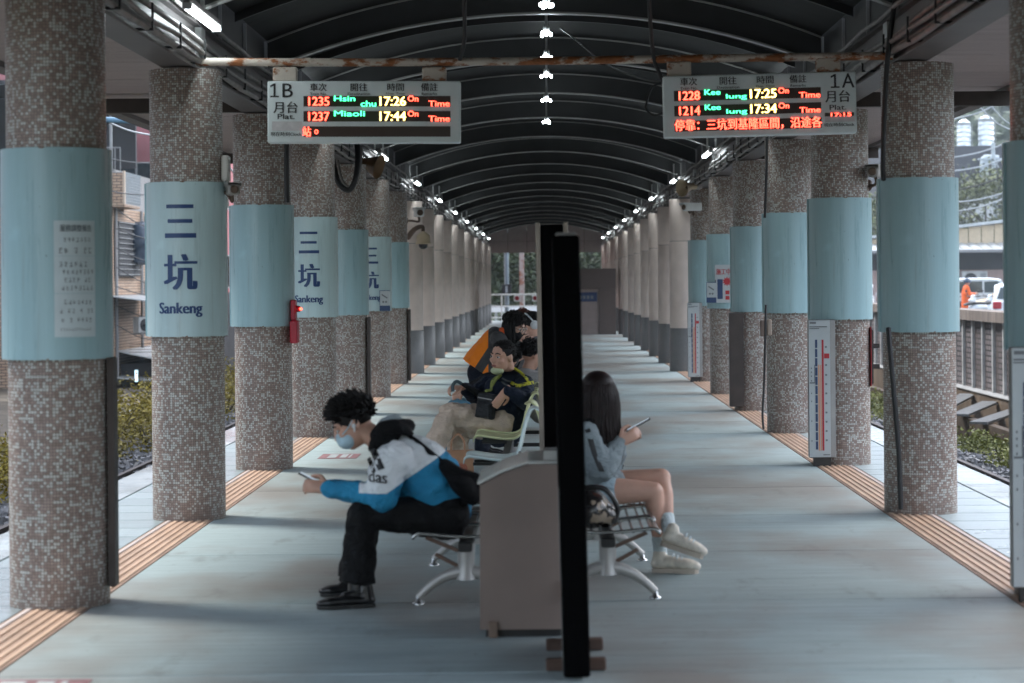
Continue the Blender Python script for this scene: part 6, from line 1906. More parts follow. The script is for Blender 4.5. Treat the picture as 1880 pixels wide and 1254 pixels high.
rl = MB(); rl.box(-14.1, -12.1, 62.02, 62.05, 5.55, 5.58); rl = rl.build('railing', M_wframe, bal)
for q in range(14):
    mb = MB(); x = -14.05 + q * 0.15; mb.box(x - 0.01, x + 0.01, 62.025, 62.045, 4.855, 5.549); mb.build('railing_bar', M_wframe, rl)
# covered roof terrace: dark frame and posts
mb = MB(); mb.box(-24, -12.2, 62.4, 79, 7.4, 7.55); mb.build('terrace_roof', M_darkwall, t)
mb = MB(); mb.box(-24, -12.5, 66.5, 66.7, 5.21, 7.39); mb.build('terrace_wall', M_darkwall, t)
for x in (-12.45, -13.3, -14.3):
    mb = MB(); mb.box(x - 0.035, x + 0.035, 62.45, 62.52, 4.86, 7.39); mb.build('terrace_post', M_wframe, t)
# barred window with hanging tarp
wv = MB(); wv.box(-12.44, -12.30, 62.72, 66.0, 1.9, 3.5); wv = wv.build('barred_window', M_darkwall, t)
for q in range(11):
    mb = MB(); z = 1.95 + q * 0.15; mb.box(-12.29, -12.26, 62.72, 66.0, z, z + 0.022); mb.box(-12.29, -12.26, 62.70, 62.718, z, z + 0.022); mb.build('window_bar', M_wframe, wv)
tp = P(251, 425, 64.5)
mb = MB(); mb.tube([(-12.2, 65.2, 3.5), (-12.12, 65.3, 2.9), (-12.15, 65.2, 2.3)], [0.2, 0.38, 0.22], seg=10, n=4, side=(0, 1, 0), ratio=1.3); mb.build('hanging_tarp', M_tarp, wv)
for (za, zb, xo, y0, y1) in ((1.15, 1.32, -11.2, 62.0, 66.5), (-0.62, -0.28, -10.9, 63, 70)):
    mb = MB(); mb.add([(-12.44, y0, zb), (xo, y0, za), (xo, y1, za), (-12.44, y1, zb), (-12.44, y0, zb + 0.03), (xo, y0, za + 0.03), (xo, y1, za + 0.03), (-12.44, y1, zb + 0.03)], [(0, 1, 2, 3), (4, 7, 6, 5), (0, 4, 5, 1), (1, 5, 6, 2), (2, 6, 7, 3), (3, 7, 4, 0)]); mb.build('awning', M_tin, t)
windows_on_x(t, -12.45, (67.5, 71, 75), (0.6, 2.6), 1.8, 1.2)
def ac_unit(c, rz, label, s=1.0):
    t = thing('air_conditioner', label, 'air conditioner', c); local(t); t.rotation_euler.z = rz
    mb = MB(); mb.bbox(-0.45 * s, 0.45 * s, -0.17 * s, 0.17 * s, 0, 0.62 * s, 0.02); mb.build('case', mat('ac_white', (0.55, 0.56, 0.55), 0.5), t)
    mb = MB(); mb.lathe([(0.24 * s, 0), (0.24 * s, 0.012), (0.22 * s, 0.014), (0.06 * s, 0.006), (0.05 * s, 0.02), (0.001, 0.02)], (-0.14 * s, -0.171 * s, 0.31 * s), 24, m=Matrix.Rotation(R(90), 3, 'X')); mb.build('fan_grille', M_darkwall, t)
    mb = MB(); mb.box(0.2 * s, 0.4 * s, -0.176 * s, -0.1705 * s, 0.38 * s, 0.54 * s); mb.build('label_plate', M_wframe, t)
    for x in (-0.3, 0.3):
        mb = MB(); mb.box(x * s - 0.02, x * s + 0.02, -0.18 * s, 0.3 * s, -0.05, -0.002); mb.build('bracket', M_wframe, t)
    return t
ac_unit((-11.75, 63.6, 0.25), R(55), 'white air conditioner on the cream brick building beside the blue signs', 0.75)
mb_t = thing('balcony_rack', 'small rusty window rack below the air conditioner', 'rack', (-11.8, 63.6, -0.3)); local(mb_t)
for q in range(4):
    mb = MB(); mb.bar((-0.3, -0.5, 0.08 * q), (0.35, -0.5, 0.08 * q), 0.015, 0.015); mb.bar((0.35, -0.5, 0.08 * q), (0.35, 0.9, 0.08 * q), 0.015, 0.015); mb.build('rack_bar', M_rail, mb_t)
t = thing('shop_lean_to', 'low lean-to with tin roof and dark front below the brick building', 'shed', (-11.6, 63, -1.3))
mb = MB(); mb.box(-12.44, -11.3, 63.6, 70, -1.9, -0.65); mb.build('wall', M_darkwall, t)
mb = MB(); mb.add([(-12.44, 62.3, -1.02), (-10.9, 62.3, -1.14), (-10.9, 70, -1.14), (-12.44, 70, -1.02), (-12.44, 62.3, -0.99), (-10.9, 62.3, -1.11), (-10.9, 70, -1.11), (-12.44, 70, -0.99)], [(0, 1, 2, 3), (4, 7, 6, 5), (0, 4, 5, 1), (1, 5, 6, 2), (2, 6, 7, 3), (3, 7, 4, 0)]); mb.build('tin_roof', M_tin, t)
a = P(251, 690, 62.1)
t = thing('lit_sign', 'small upright lit sign on the left shop front', 'sign', a); local(t)
mb = MB(); mb.bbox(-0.06, 0.06, -0.05, 0.05, -0.19, 0.19, 0.01); mb.build('case', M_darkwall, t)
mb = MB(); mb.box(-0.045, 0.045, -0.056, -0.051, -0.165, 0.165); mb.build('lit_face', glow('sign_face', (0.55, 0.85, 1.0), 0.4), t)
mb = MB(); mb.box(-0.02, 0.02, -0.058, -0.0565, -0.12, 0.05); mb.build('print', glow('sign_print', (1.0, 0.3, 0.25), 0.8), t)

t = thing('red_building', 'tall red walled building behind the cream brick apartments', 'building', (-13, 82, -1.3))
mb = MB(); mb.box(-26, -13.4, 80.5, 100, -1.3, 15); mb.build('wall', M_pinkwall, t)
mb = MB(); mb.box(-13.39, -13.2, 80.4, 81.0, -1.3, 15); mb.build('pale_corner', mat('pale_corner', (0.50, 0.40, 0.42), 0.7), t)
windows_on_x(t, -13.4, (82, 86, 90, 94), (1.5, 4.8, 8.1, 11.4), 1.9, 1.4); windows_on_y(t, 80.5, (-25, -22, -19, -16), (4.8, 8.1, 11.4), 1.8, 1.4)
t = thing('grey_building', 'grey concrete building left of the platform, mostly hidden by the front columns', 'building', (-17, 38, -1.3))
mb = MB(); mb.box(-30, -14.5, 14, 56, -1.3, 11); mb.build('wall', M_greywall, t)
windows_on_x(t, -14.5, (16, 20, 24, 28, 32, 36, 40, 44, 48, 52), (0.6, 3.8, 7.0), 1.9, 1.4)
mb = MB(); mb.box(-30, -14.2, 13.8, 56.2, 11, 11.35); mb.build('parapet', M_greywall, t)
t = thing('metal_fence', 'dark metal fence beside the left track beyond the bushes', 'fence', (-9.7, 56, -1.3))
for q in range(14):
    mb = MB(); y = 56 + q * 1.3; mb.box(-9.75, -9.70, y + 0.01, y + 1.29, -1.3, 1.4); mb.build('panel', M_darkwall, t)
t = thing('house_row', 'pale terraced house farther along the left track', 'building', (-14, 108, -1.3))
mb = MB(); mb.box(-28, -14, 103, 128, -1.3, 9); mb.build('wall', mat('pale_house', (0.42, 0.40, 0.37), 0.7, var=0.1), t)
windows_on_x(t, -14, (105, 110, 115, 120), (0.8, 4.0), 1.8, 1.4)
a, b = P(150, 218, 26), P(330, 226, 26)
cable('catenary_bar', [a, b], 0.035, 'blue grey catenary bar crossing outside the left columns', M_bluepipe, 'bar', n=1)
for q, (pa, pb_, d) in enumerate((((170, 210), (290, 250), 30), ((170, 285), (300, 300), 50), ((170, 345), (300, 358), 52), ((380, 236), (430, 318), 30))):
    a, b = P(*pa, d), P(*pb_, d + 4)
    cable('overhead_wire', [a, (a + b) / 2 + V(0, 0, -0.06), b], 0.014, '%s overhead wire outside the left columns' % ORD[q], M_cablegrey if q in (0, 3) else M_black, 'wire', 'overhead wires on the left')

# drain pipes and wires on the brick facade
for q, (x, y) in enumerate(((-12.36, 66.6), (-12.36, 62.66))):
    mb = MB(); mb.tube([(x, y, -1.2), (x, y, 3.9)], 0.05, seg=8); tag(mb.build('drain_pipe', M_greywall), '%s drain pipe on the cream brick building' % ('grey' if q else 'farther grey'), 'pipe', 'drain pipes on the brick building')
for q in range(7):
    z = 0.2 + q * 0.55
    cable('facade_wire', [V(-12.2, 61.9, z + 0.3), V(-11.7, 64, z - 0.15 + 0.1 * (q % 3)), V(-11.6, 68, z + 0.2)], 0.016, '%s sagging wire from the bottom across the brick facade' % ORD[q], M_black, 'wire', 'wires across the brick facade')

# ---- right side: retaining wall, bushes, car park
M_stainwall = mat('stained_concrete', (0.105, 0.072, 0.045), 0.8, var=0.35, scale=2.0, stretch=(1, 1, 0.4), rust=(0.17, 0.10, 0.025), rust_amt=0.02, rust_scale=0.8)
M_block = brick_mat('weathered_blocks', (0.17, 0.145, 0.145), (0.12, 0.10, 0.105), (0.012, 0.010, 0.01), 0.27, 0.105, stain=(0.055, 0.04, 0.035), ms=0.018)
M_ribc = mat('rib_concrete', (0.38, 0.38, 0.37), 0.7, var=0.25, scale=4)
t = thing('retaining_wall', 'weathered block retaining wall with concrete ribs along the right track', 'wall', (8.5, 40, -1.3))
mb = MB(); mb.box(8.62, 9.0, -8, 130, -0.58, 0.78); mb.build('block_infill', M_block, t)
mb = MB(); mb.box(8.40, 9.0, -8, 130, -1.2, -0.60); mb.build('footing', M_stainwall, t)
mb = MB(); mb.box(8.36, 8.62, -8, 130, -0.60, -0.582); mb.build('ledge', M_ribc, t)
mb = MB(); mb.box(8.44, 8.98, -8, 130, 0.785, 0.985); mb.build('coping', mat('coping_stain', (0.15, 0.12, 0.10), 0.8, var=0.4, scale=3, stretch=(1, 2, 0.4)), t)
rb = MB(); rb.bbox(8.56, 8.625, -0.05, 0.05, -0.58, 0.784, 0.006); rb = rb.build('wall_rib', M_ribc, t)
for q in range(100):
    r = rb if q == 0 else rb.copy()
    if q: COL.objects.link(r)
    r.location = (0, 18.9 + q * 1.0, 0)
mb = MB(); mb.box(7.45, 7.6, 10, 90, -1.3, -0.86); tag(mb.build('low_kerb_wall', M_stainwall), 'low stained kerb wall in front of the right retaining wall', 'wall')
M_plank = mat('weathered_plank', (0.15, 0.15, 0.145), 0.7, var=0.3, stretch=(1, 6, 6))
for q, (x0, y0, x1, y1, z) in enumerate(((7.3, 38.6, 8.3, 40.8, -0.80), (7.3, 36.9, 8.3, 38.6, -0.83), (7.5, 41.0, 8.35, 43.2, -0.78))):
    mb = MB(); mb.bar((x0, y0, z), (x1, y1, z + 0.10), 0.32, 0.04, (0, 0, 1)); tag(mb.build('plank', M_plank), '%s weathered plank leaning at the foot of the right retaining wall' % ORD[q], 'plank', 'planks by the retaining wall')
k = 0
for (x, y, rx, ry, h) in ((6.75, 27.5, 0.5, 1.2, 0.42), (6.6, 30.3, 0.55, 1.3, 0.5), (6.8, 33.2, 0.5, 1.4, 0.45), (6.4, 37.0, 0.6, 1.6, 0.5), (6.5, 40.6, 0.6, 1.7, 0.55), (6.4, 44.5, 0.6, 1.8, 0.55), (6.5, 49, 0.6, 2.0, 0.6)):
    bush(x, y, -1.3, rx, ry, h * 1.15, 80 + k, M_leafpale, '%s low pale green weed patch from the front along the right track' % ORD[k], 2600, 0.06, 'weed_patch', 'weeds beside the right track'); k += 1
M_asphalt = mat('asphalt', (0.10, 0.105, 0.11), 0.6, var=0.2, scale=3)
mb = MB(); mb.box(9.0, 60, -8, 150, -1.3, 0.0); tag(mb.build('car_park', M_asphalt), 'asphalt car park above the right retaining wall', 'car park', kind='structure')

M_tyre = mat('tyre', (0.012, 0.012, 0.012), 0.7); M_rim = mat('rim', (0.35, 0.35, 0.36), 0.35, 0.7)
M_carglass = mat('car_glass', (0.04, 0.055, 0.06), 0.08, var=0); M_headlamp = mat('headlamp', (0.6, 0.62, 0.62), 0.15); M_tail = mat('tail_lamp', (0.35, 0.02, 0.03), 0.2); M_trim = mat('car_trim', (0.015, 0.015, 0.016), 0.5)
def car(loc, rz, paint, label, suv=False, taxi=False):
    t = thing('parked_car', label, 'car', loc, 'cars in the car park'); local(t); t.rotation_euler.z = rz
    H1 = 0.95 if suv else 0.88; H2 = 1.66 if suv else 1.46
    xs = [(-2.15, 0.32), (-2.2, 0.55), (-2.12, H1 - 0.02), (-1.1, H1 + 0.03), (1.0, H1), (1.75, H1 - 0.12), (2.12, H1 - 0.28), (2.2, 0.55), (2.12, 0.30)]
    def loft(prof_w, name, m):
        """sections across the car: (x, z) outline repeated at several half widths"""
        mb = MB(); vs = []; n = len(prof_w[0][1])
        for yy, prof in prof_w: vs += [(p[0], yy, p[1]) for p in prof]
        fs = [tuple(range(n)), tuple(range(len(vs) - 1, len(vs) - n - 1, -1))]
        for i in range(len(prof_w) - 1):
            for q in range(n): fs.append((i * n + q, i * n + (q + 1) % n, (i + 1) * n + (q + 1) % n, (i + 1) * n + q))
        mb.add(vs, fs, False); return mb.build(name, m, t)
    def shr(p, a, dz=0): return [(q[0] * a, q[1] + dz) for q in p]
    body = loft([(-0.86, shr(xs, 0.94)), (-0.80, shr(xs, 0.985)), (-0.6, xs), (0.6, xs), (0.80, shr(xs, 0.985)), (0.86, shr(xs, 0.94))], 'body', paint)
    rear = -2.0 if suv else -1.75
    cab = [(rear, H1), (rear + 0.28, H2 - 0.10), (rear + 0.75, H2), (0.0, H2), (0.45, H2 - 0.06), (1.15, H1)]
    def tum(p, y): return [(q[0], q[1]) for q in p]
    loft([(-0.80, [(c[0] * 0.98, min(c[1], H1 + 0.02)) if c[1] <= H1 else (c[0] * 0.96, c[1] - 0.06) for c in cab]), (-0.62, cab), (0.62, cab), (0.80, [(c[0] * 0.98, min(c[1], H1 + 0.02)) if c[1] <= H1 else (c[0] * 0.96, c[1] - 0.06) for c in cab])], 'cabin', paint)
    for s in (-1, 1):
        y = s * 0.803
        for x0, x1, x2, x3 in ((rear + 0.35, rear + 0.42, -0.35, -0.35), (-0.27, -0.27, 0.30, 0.88)):
            mb = MB(); mb.add([(x0, y, H1 + 0.06), (x1, y, H2 - 0.17), (x2, y, H2 - 0.15), (x3, y, H1 + 0.06)], [(0, 1, 2, 3)]); mb.build('side_window', M_carglass, t, fix=False)
        mb = MB(); mb.bbox(0.75, 0.92, y - 0.02 + s * 0.10, y + 0.02 + s * 0.10, H1 + 0.03, H1 + 0.15, 0.01); mb.build('mirror', paint, t)
        mb = MB(); mb.bbox(1.95, 2.14, s * 0.62 - 0.16, s * 0.62 + 0.16, 0.58, 0.70, 0.02); mb.build('headlight', M_headlamp, t)
        mb = MB(); mb.bbox(-2.2, -2.05, s * 0.66 - 0.14, s * 0.66 + 0.14, 0.62, 0.86, 0.02); mb.build('tail_light', M_tail, t)
        for x in (-1.35, 1.35):
            mb = MB(); mb.lathe([(0.20, -0.09), (0.31, -0.10), (0.33, -0.05), (0.33, 0.05), (0.31, 0.10), (0.20, 0.09)], (x, s * 0.78, 0.33), 24, m=Matrix.Rotation(R(90), 3, 'X')); w = mb.build('wheel', M_tyre, t)
            mb = MB(); mb.lathe([(0.001, -0.07), (0.2, -0.08), (0.2, 0.08), (0.001, 0.07)], (x, s * 0.785, 0.33), 20, m=Matrix.Rotation(R(90), 3, 'X')); mb.build('rim', M_rim, w)
    for (xa, za, xb, zb, nm) in ((0.50, H2 - 0.10, 1.10, H1 + 0.03, 'windscreen'), (rear + 0.24, H2 - 0.14, rear + 0.03, H1 + 0.05, 'rear_window')):
        o = 0.012 if nm == 'windscreen' else -0.012
        mb = MB(); mb.add([(xa + o, -0.58, za), (xa + o, 0.58, za), (xb + o, 0.70, zb + 0.012), (xb + o, -0.70, zb + 0.012)], [(0, 1, 2, 3)]); mb.build(nm, M_carglass, t, fix=False)
    mb = MB(); mb.box(2.13, 2.205, -0.45, 0.45, 0.36, 0.56); mb.build('grille', M_trim, t)
    mb = MB(); mb.box(-2.16, 2.16, -0.80, 0.80, 0.22, 0.30); mb.build('sill', M_trim, t)
    if taxi:
        mb = MB(); mb.bbox(-0.25, -0.05, -0.28, 0.28, H2 + 0.001, H2 + 0.14, 0.02); mb.build('roof_sign', M_headlamp, t)
    return t
M_carwhite = mat('paint_white', (0.62, 0.65, 0.67), 0.25, var=0.02, coat=0.5); M_carsilver = mat('paint_silver', (0.48, 0.52, 0.55), 0.25, 0.2, var=0.02, coat=0.5); M_taxi = mat('paint_taxi', (0.75, 0.42, 0.05), 0.25, var=0.02, coat=0.5)
car((19.2, 95, 0), R(0), M_carsilver, 'silver estate car parked side-on in front of the shed', True)
car((18.9, 86, 0), R(200), M_taxi, 'yellow taxi parked behind the scooter', False, True)
car((15.9, 73, 0), R(75), M_carwhite, 'white car parked nearest to the retaining wall', False)
car((13.6, 96, 0), R(80), M_carwhite, 'white car glimpsed between the second and third right columns', False)
car((24.5, 92, 0), R(10), M_carsilver, 'silver saloon at the far side of the car park', False)

def scooter(loc, rz, label, body_m):
    t = thing('scooter', label, 'scooter', loc, 'scooters in the car park'); local(t); t.rotation_euler.z = rz
    for x in (-0.62, 0.62):
        mb = MB(); mb.lathe([(0.15, -0.05), (0.22, -0.06), (0.245, 0.0), (0.22, 0.06), (0.15, 0.05)], (x, 0, 0.245), 22, m=Matrix.Rotation(R(90), 3, 'X')); w = mb.build('wheel', M_tyre, t)
        mb = MB(); mb.lathe([(0.001, -0.03), (0.15, -0.04), (0.15, 0.04), (0.001, 0.03)], (x, 0, 0.245), 18, m=Matrix.Rotation(R(90), 3, 'X')); mb.build('rim', M_rim, w)
    mb = MB(); limb(mb, [(-0.75, 0, 0.62), (-0.45, 0, 0.60), (-0.12, 0, 0.45)], [0.13, 0.17, 0.12], 4, (0, 0, 1), 1.1); limb(mb, [(-0.15, 0, 0.36), (0.28, 0, 0.34)], [0.13, 0.12], 3, (0, 0, 1), 0.6); limb(mb, [(0.28, 0, 0.36), (0.42, 0, 0.65), (0.38, 0, 0.95)], [0.13, 0.17, 0.12], 4, (1, 0, 0), 0.6); limb(mb, [(0.40, 0, 0.50), (0.66, 0, 0.52)], [0.10, 0.07], 3)
    skin_obj('body', mb, body_m, t, 0.02, 3)
    mb = MB(); limb(mb, [(-0.72, 0, 0.78), (-0.3, 0, 0.78), (-0.05, 0, 0.74)], [0.12, 0.14, 0.10], 4, (0, 0, 1), 0.45); mb.build('seat', M_trim, t)
    mb = MB(); mb.tube([(0.34, -0.33, 1.02), (0.40, -0.15, 1.0), (0.40, 0.15, 1.0), (0.34, 0.33, 1.02)], 0.018, seg=8, n=4); mb.build('handlebar', M_trim, t)
    for s in (-1, 1):
        mb = MB(); mb.tube([(0.38, s * 0.22, 1.01), (0.42, s * 0.28, 1.16)], 0.008, seg=6); mb.ball((0.42, s * 0.29, 1.19), (0.015, 0.06, 0.04)); mb.build('mirror', M_trim, t)
    mb = MB(); mb.ball((0.52, 0, 0.86), (0.04, 0.09, 0.06)); mb.build('headlight', M_headlamp, t)
    mb = MB(); mb.tube([(0.40, 0, 0.85), (0.62, 0, 0.25)], 0.03, seg=8); mb.build('fork', M_rim, t)
    return t
scooter((15.15, 76, 0), R(215), 'white scooter parked beside the person in the orange raincoat', M_carwhite)
scooter((14.3, 74.5, 0), R(200), 'white scooter half hidden by the second right column panel', M_carwhite)
scooter((15.9, 77.2, 0), R(230), 'grey scooter behind the white one in the car park', M_carsilver)

# person in an orange raincoat
bx = P(1774, 545, 78); bx.z = 0
p9 = thing('person', 'standing person in a long orange raincoat and blue helmet in the car park', 'person', bx); local(p9)
hc = V(0.03, 0, 1.50); hf = (0.9, -0.3, -0.2); hu = (0, 0, 1)
mb = MB(); add_head(mb, hc, hf, hu); limb(mb, [(0, 0, 1.30), hc], [0.055, 0.055], 2); limb(mb, [(0, 0, 0.85), (0, 0, 1.1), (0, 0, 1.28)], [0.12, 0.12, 0.10], 3, (0, 1, 0), 1.35)
for k in (-1, 1):
    limb(mb, [(0, k * 0.09, 0.85), (0.02, k * 0.1, 0.45), (0, k * 0.1, 0.08)], [0.08, 0.055, 0.04], 3); limb(mb, [(0, k * 0.2, 1.26), (0.06, k * 0.24, 1.02)], [0.05, 0.04], 3); limb(mb, [(0.06, k * 0.24, 1.02), (0.27, k * 0.15, 1.08)], [0.04, 0.03], 3); add_hand(mb, V(0.27, k * 0.15, 1.08), V(1, 0, 0.1), V(0, -k, -0.3), 1, 45, 1)
skin_obj('body', mb, M_skin, p9, 0.012, 2)
M_rain = cloth('orange_raincoat', (0.70, 0.11, 0.015), 0.45)
mb = MB(); limb(mb, [(0, 0, 0.35), (0, 0, 0.8), (0, 0, 1.1), (0, 0, 1.30)], [0.19, 0.17, 0.17, 0.11], 4, (0, 1, 0), 1.4)
for k in (-1, 1): limb(mb, [(0, k * 0.2, 1.27), (0.06, k * 0.25, 1.02)], [0.09, 0.08], 3); limb(mb, [(0.06, k * 0.25, 1.02), (0.25, k * 0.16, 1.08)], [0.08, 0.06], 3)
skin_obj('raincoat', mb, M_rain, p9, 0.018, 3, 0.03, 0.12)
for k in (-1, 1): shoe(p9, V(-0.08, k * 0.1, 0.002), V(0.19, k * 0.1, 0.002), M_trim, M_solek, 0.1, 0.05, 'boot')
t = thing('helmet', 'dark blue helmet on the person in the orange raincoat', 'helmet', bx + hc); local(t)
mb = MB(); mb.lathe([(0.135, -0.03), (0.14, 0.02), (0.125, 0.08), (0.08, 0.13), (0.001, 0.15)], seg=24); mb.build('helmet_shell', mat('helmet_blue', (0.03, 0.055, 0.09), 0.3), t)
mb = MB(); mb.bbox(0.10, 0.19, -0.09, 0.09, -0.02, 0.0, 0.005); mb.build('peak', M_trim, t)

# shed with awning and shutter
t = thing('market_shed', 'low shed with cream panelled gable, tin awning and green shutter behind the cars', 'shed', (22, 104, 0))
M_creampanel = mat('cream_panel', (0.55, 0.44, 0.30), 0.6, var=0.08); M_shutter = mat('green_shutter', (0.10, 0.15, 0.14), 0.5, var=0.1); M_pinkplaster = mat('pink_plaster', (0.48, 0.34, 0.31), 0.7)
mb = MB(); mb.box(14, 30, 104, 112, 0, 2.55); mb.build('wall', M_pinkplaster, t)
mb = MB(); mb.box(14, 22.2, 103.93, 103.99, 2.05, 2.9); mb.build('dark_fascia', M_darkwall, t)
for q in range(26):
    x = 14 + q * 0.615; top = 4.25 - abs(x + 0.3 - 21.9) * 0.11
    mb = MB(); mb.box(x + 0.02, x + 0.595, 103.9, 103.96, 3.3, top); mb.build('cream_panel', M_creampanel, t)
mb = MB(); mb.add([(13.8, 103.6, 3.40), (21.9, 103.6, 4.30), (30.4, 103.6, 3.37), (30.4, 112, 3.37), (21.9, 112, 4.30), (13.8, 112, 3.40), (13.8, 103.6, 3.52), (21.9, 103.6, 4.44), (30.4, 103.6, 3.49), (30.4, 112, 3.49), (21.9, 112, 4.44), (13.8, 112, 3.52)], [(0, 1, 4, 5), (1, 2, 3, 4), (6, 11, 10, 7), (7, 10, 9, 8), (0, 6, 7, 1), (1, 7, 8, 2), (5, 4, 10, 11), (4, 3, 9, 10), (0, 5, 11, 6), (2, 8, 9, 3)]); mb.build('roof', M_tin, t)
for q in range(34):
    x = 13.8 + q * 0.48
    mb = MB(); mb.add([(x, 101.9, 2.95), (x + 0.46, 101.9, 2.95), (x + 0.46, 103.9, 3.30), (x, 103.9, 3.30), (x + 0.23, 101.9, 3.0), (x + 0.23, 103.9, 3.35)], [(0, 1, 2, 3), (0, 3, 5, 4), (1, 4, 5, 2), (0, 4, 1), (3, 2, 5)]); mb.build('awning_sheet', M_tin, t)
mb = MB(); mb.box(13.8, 30.2, 101.85, 101.9, 2.85, 2.98); mb.build('awning_edge', M_greywall, t)
sh = MB(); sh.box(22.3, 27, 103.9, 103.97, 0, 2.8); sh = sh.build('shutter', M_shutter, t)
for q in range(20):
    mb = MB(); mb.box(22.32, 26.98, 103.86, 103.90, 0.06 + q * 0.135, 0.06 + q * 0.135 + 0.11); mb.build('shutter_slat', M_shutter, sh)
ac_unit((20.35, 103.7, 1.15), 0, 'large air conditioner on the wall of the shed behind the cars', 1.35)

# dark building with water tanks, pole, trees
t = thing('dark_building', 'dark building with two steel water tanks on its roof behind the trees', 'building', (30, 141, 0))
mb = MB(); mb.box(22, 44, 141, 156, -0.1, 10.2); mb.build('wall', mat('dark_facade', (0.045, 0.045, 0.055), 0.6, var=0.2), t)
mb = MB(); mb.box(22, 29.2, 140.6, 141, 5.2, 7.0); mb.build('pale_annex', mat('pale_annex', (0.52, 0.53, 0.52), 0.6), t)
windows_on_y(t, 141, (30.5, 33.5, 36.5, 39.5), (2.5, 5.6, 8.0), 1.6, 1.2)
mb = MB(); mb.tube([(28.3, 140.5, 7.2), (28.3, 140.5, 9.1), (28.5, 140.5, 9.35), (29.2, 140.5, 9.3)], 0.28, seg=12, n=3); mb.build('vent_duct', M_palesheet, t)
M_tank = mat('tank_steel', (0.62, 0.66, 0.68), 0.25, 0.6, var=0.15, scale=3)
for q, (x, r, h, nm) in enumerate(((27.3, 0.46, 1.5, 'smaller'), (28.75, 0.52, 1.75, 'larger'))):
    tk = thing('water_tank', '%s of the two shiny steel water tanks on the dark building' % nm, 'water tank', (x, 142, 10.2), 'rooftop water tanks'); local(tk)
    prof = [(r * 0.95, 0.0)]
    for b in range(5):
        z = 0.05 + b * h / 5
        prof += [(r, z), (r * 1.04, z + 0.03), (r, z + 0.06), (r, z + h / 5 - 0.02)]
    prof += [(r * 1.1, h + 0.05), (r * 0.6, h + 0.2), (0.18, h + 0.27), (0.16, h + 0.33), (0.001, h + 0.34)]
    mb = MB(); mb.lathe(prof, seg=28); mb.build('tank_body', M_tank, tk)
    mb = MB(); mb.tube([(r + 0.08, 0, 0.0), (r + 0.08, 0, h)], 0.03, seg=6); mb.build('riser_pipe', M_wframe, tk)
a = P(1823, 275, 128); bz = P(1823, 352, 128)
t = thing('utility_pole', 'pale utility pole with cross arms in front of the dark building', 'pole', (a.x, 128, 0)); local(t)
mb = MB(); mb.tube([(0.25, 0, 0), (0, 0, a.z + 0.4)], [0.16, 0.11], seg=12); mb.build('pole', M_palesheet, t)
for z in (a.z - 0.6, a.z - 2.2):
    mb = MB(); mb.bbox(-0.9, 0.9, -0.05, 0.05, z, z + 0.1, 0.01); mb.build('cross_arm', M_palesheet, t)
for q, (pa, pb_, d) in enumerate((((1745, 220), (1850, 180), 60), ((1800, 198), (1860, 240), 60), ((1820, 195), (1870, 235), 62), ((1745, 290), (1850, 262), 100), ((1745, 315), (1850, 290), 100), ((1750, 350), (1850, 320), 90), ((1745, 390), (1850, 362), 90), ((1823, 290), (1850, 330), 127), ((1745, 372), (1850, 352), 95))):
    a, b = P(*pa, d), P(*pb_, d)
    cable('overhead_wire', [a, (a + b) / 2 + V(0, 0, -0.1), b], 0.0003 * d, '%s overhead wire seen above the car park on the right' % ORD[q], M_cablegrey if q != 5 else M_black, 'wire', 'overhead wires on the right')
for q, (x, y, h, r, m, lab) in enumerate(((25.0, 124, 7.4, 3.2, M_leafolive, 'round olive green tree behind the shed roof'), (30, 127, 7.0, 3.0, M_leafdark, 'dark green tree behind the right end of the shed'), (14.6, 108, 6.0, 1.9, M_leafolive, 'thin tree glimpsed between the second and third right columns'), (20, 126, 6.5, 2.8, M_leafdark, 'dark tree behind the left end of the shed'))):
    tree(x, y, 0, h, r, 120 + q, m, lab, 9000, 0.22)

# ---- far end: stair enclosure, railing, posts, trees, wooded hill
t = thing('stair_enclosure', 'brown granite stair enclosure with a blue sign at the far end of the platform', 'kiosk', (1.0, 67, 0)); local(t)
mb = MB(); mb.box(-0.9, 1.10, 0, 6, 0, 1.40); mb.build('wall', mat('enclosure_wall', (0.24, 0.19, 0.175), 0.5, var=0.08), t)
mb = MB(); mb.box(-0.95, 1.14, -0.08, 6.1, 1.402, 2.03); mb.build('granite_band', M_brownstone, t)
mb = MB(); mb.box(0.62, 1.13, -0.06, -0.002, 0.0, 1.40); mb.build('granite_pier', M_brownstone, t)
mb = MB(); mb.box(-0.3, 0.55, -0.03, -0.002, 1.02, 1.30); sg = mb.build('blue_sign', mat('sign_blue', (0.015, 0.035, 0.10), 0.4), t)
mb = MB()
for q in range(4): mb.box(0.0 + q * 0.12, 0.08 + q * 0.12, -0.034, -0.031, 1.1, 1.2)
mb.build('sign_print', M_grey, sg)

M_greypost = mat('grey_blue_post', (0.20, 0.25, 0.28), 0.6)  # plain grey-blue for the signal post
t = thing('rusty_mast', 'rust streaked steel mast beyond the far end of the platform', 'mast', (P(958, 500, 98).x, 98, -1.3)); local(t)
mb = MB(); mb.bbox(-0.11, 0.11, -0.11, 0.11, 0, 8, 0.01); mb.build('mast', mat('rust_mast', (0.42, 0.36, 0.33), 0.7, rust=(0.42, 0.15, 0.08), rust_amt=0.10, rust_scale=1.2), t)
t = thing('signal_post', 'grey post with a dark signal box beyond the platform end', 'signal', (P(930, 500, 96).x, 96, -1.3)); local(t)
mb = MB(); mb.tube([(0, 0, 0), (0, 0, 8.2)], 0.10, seg=10); mb.build('post', M_greypost, t)
mb = MB(); mb.bbox(-0.20, 0.20, -0.35, -0.12, 2.45, 2.85, 0.01); mb.build('signal_box', M_darkwall, t)
mb = MB(); mb.box(-0.05, 0.05, -0.36, -0.352, 2.48, 2.78); mb.build('signal_plate', M_palesheet, t)
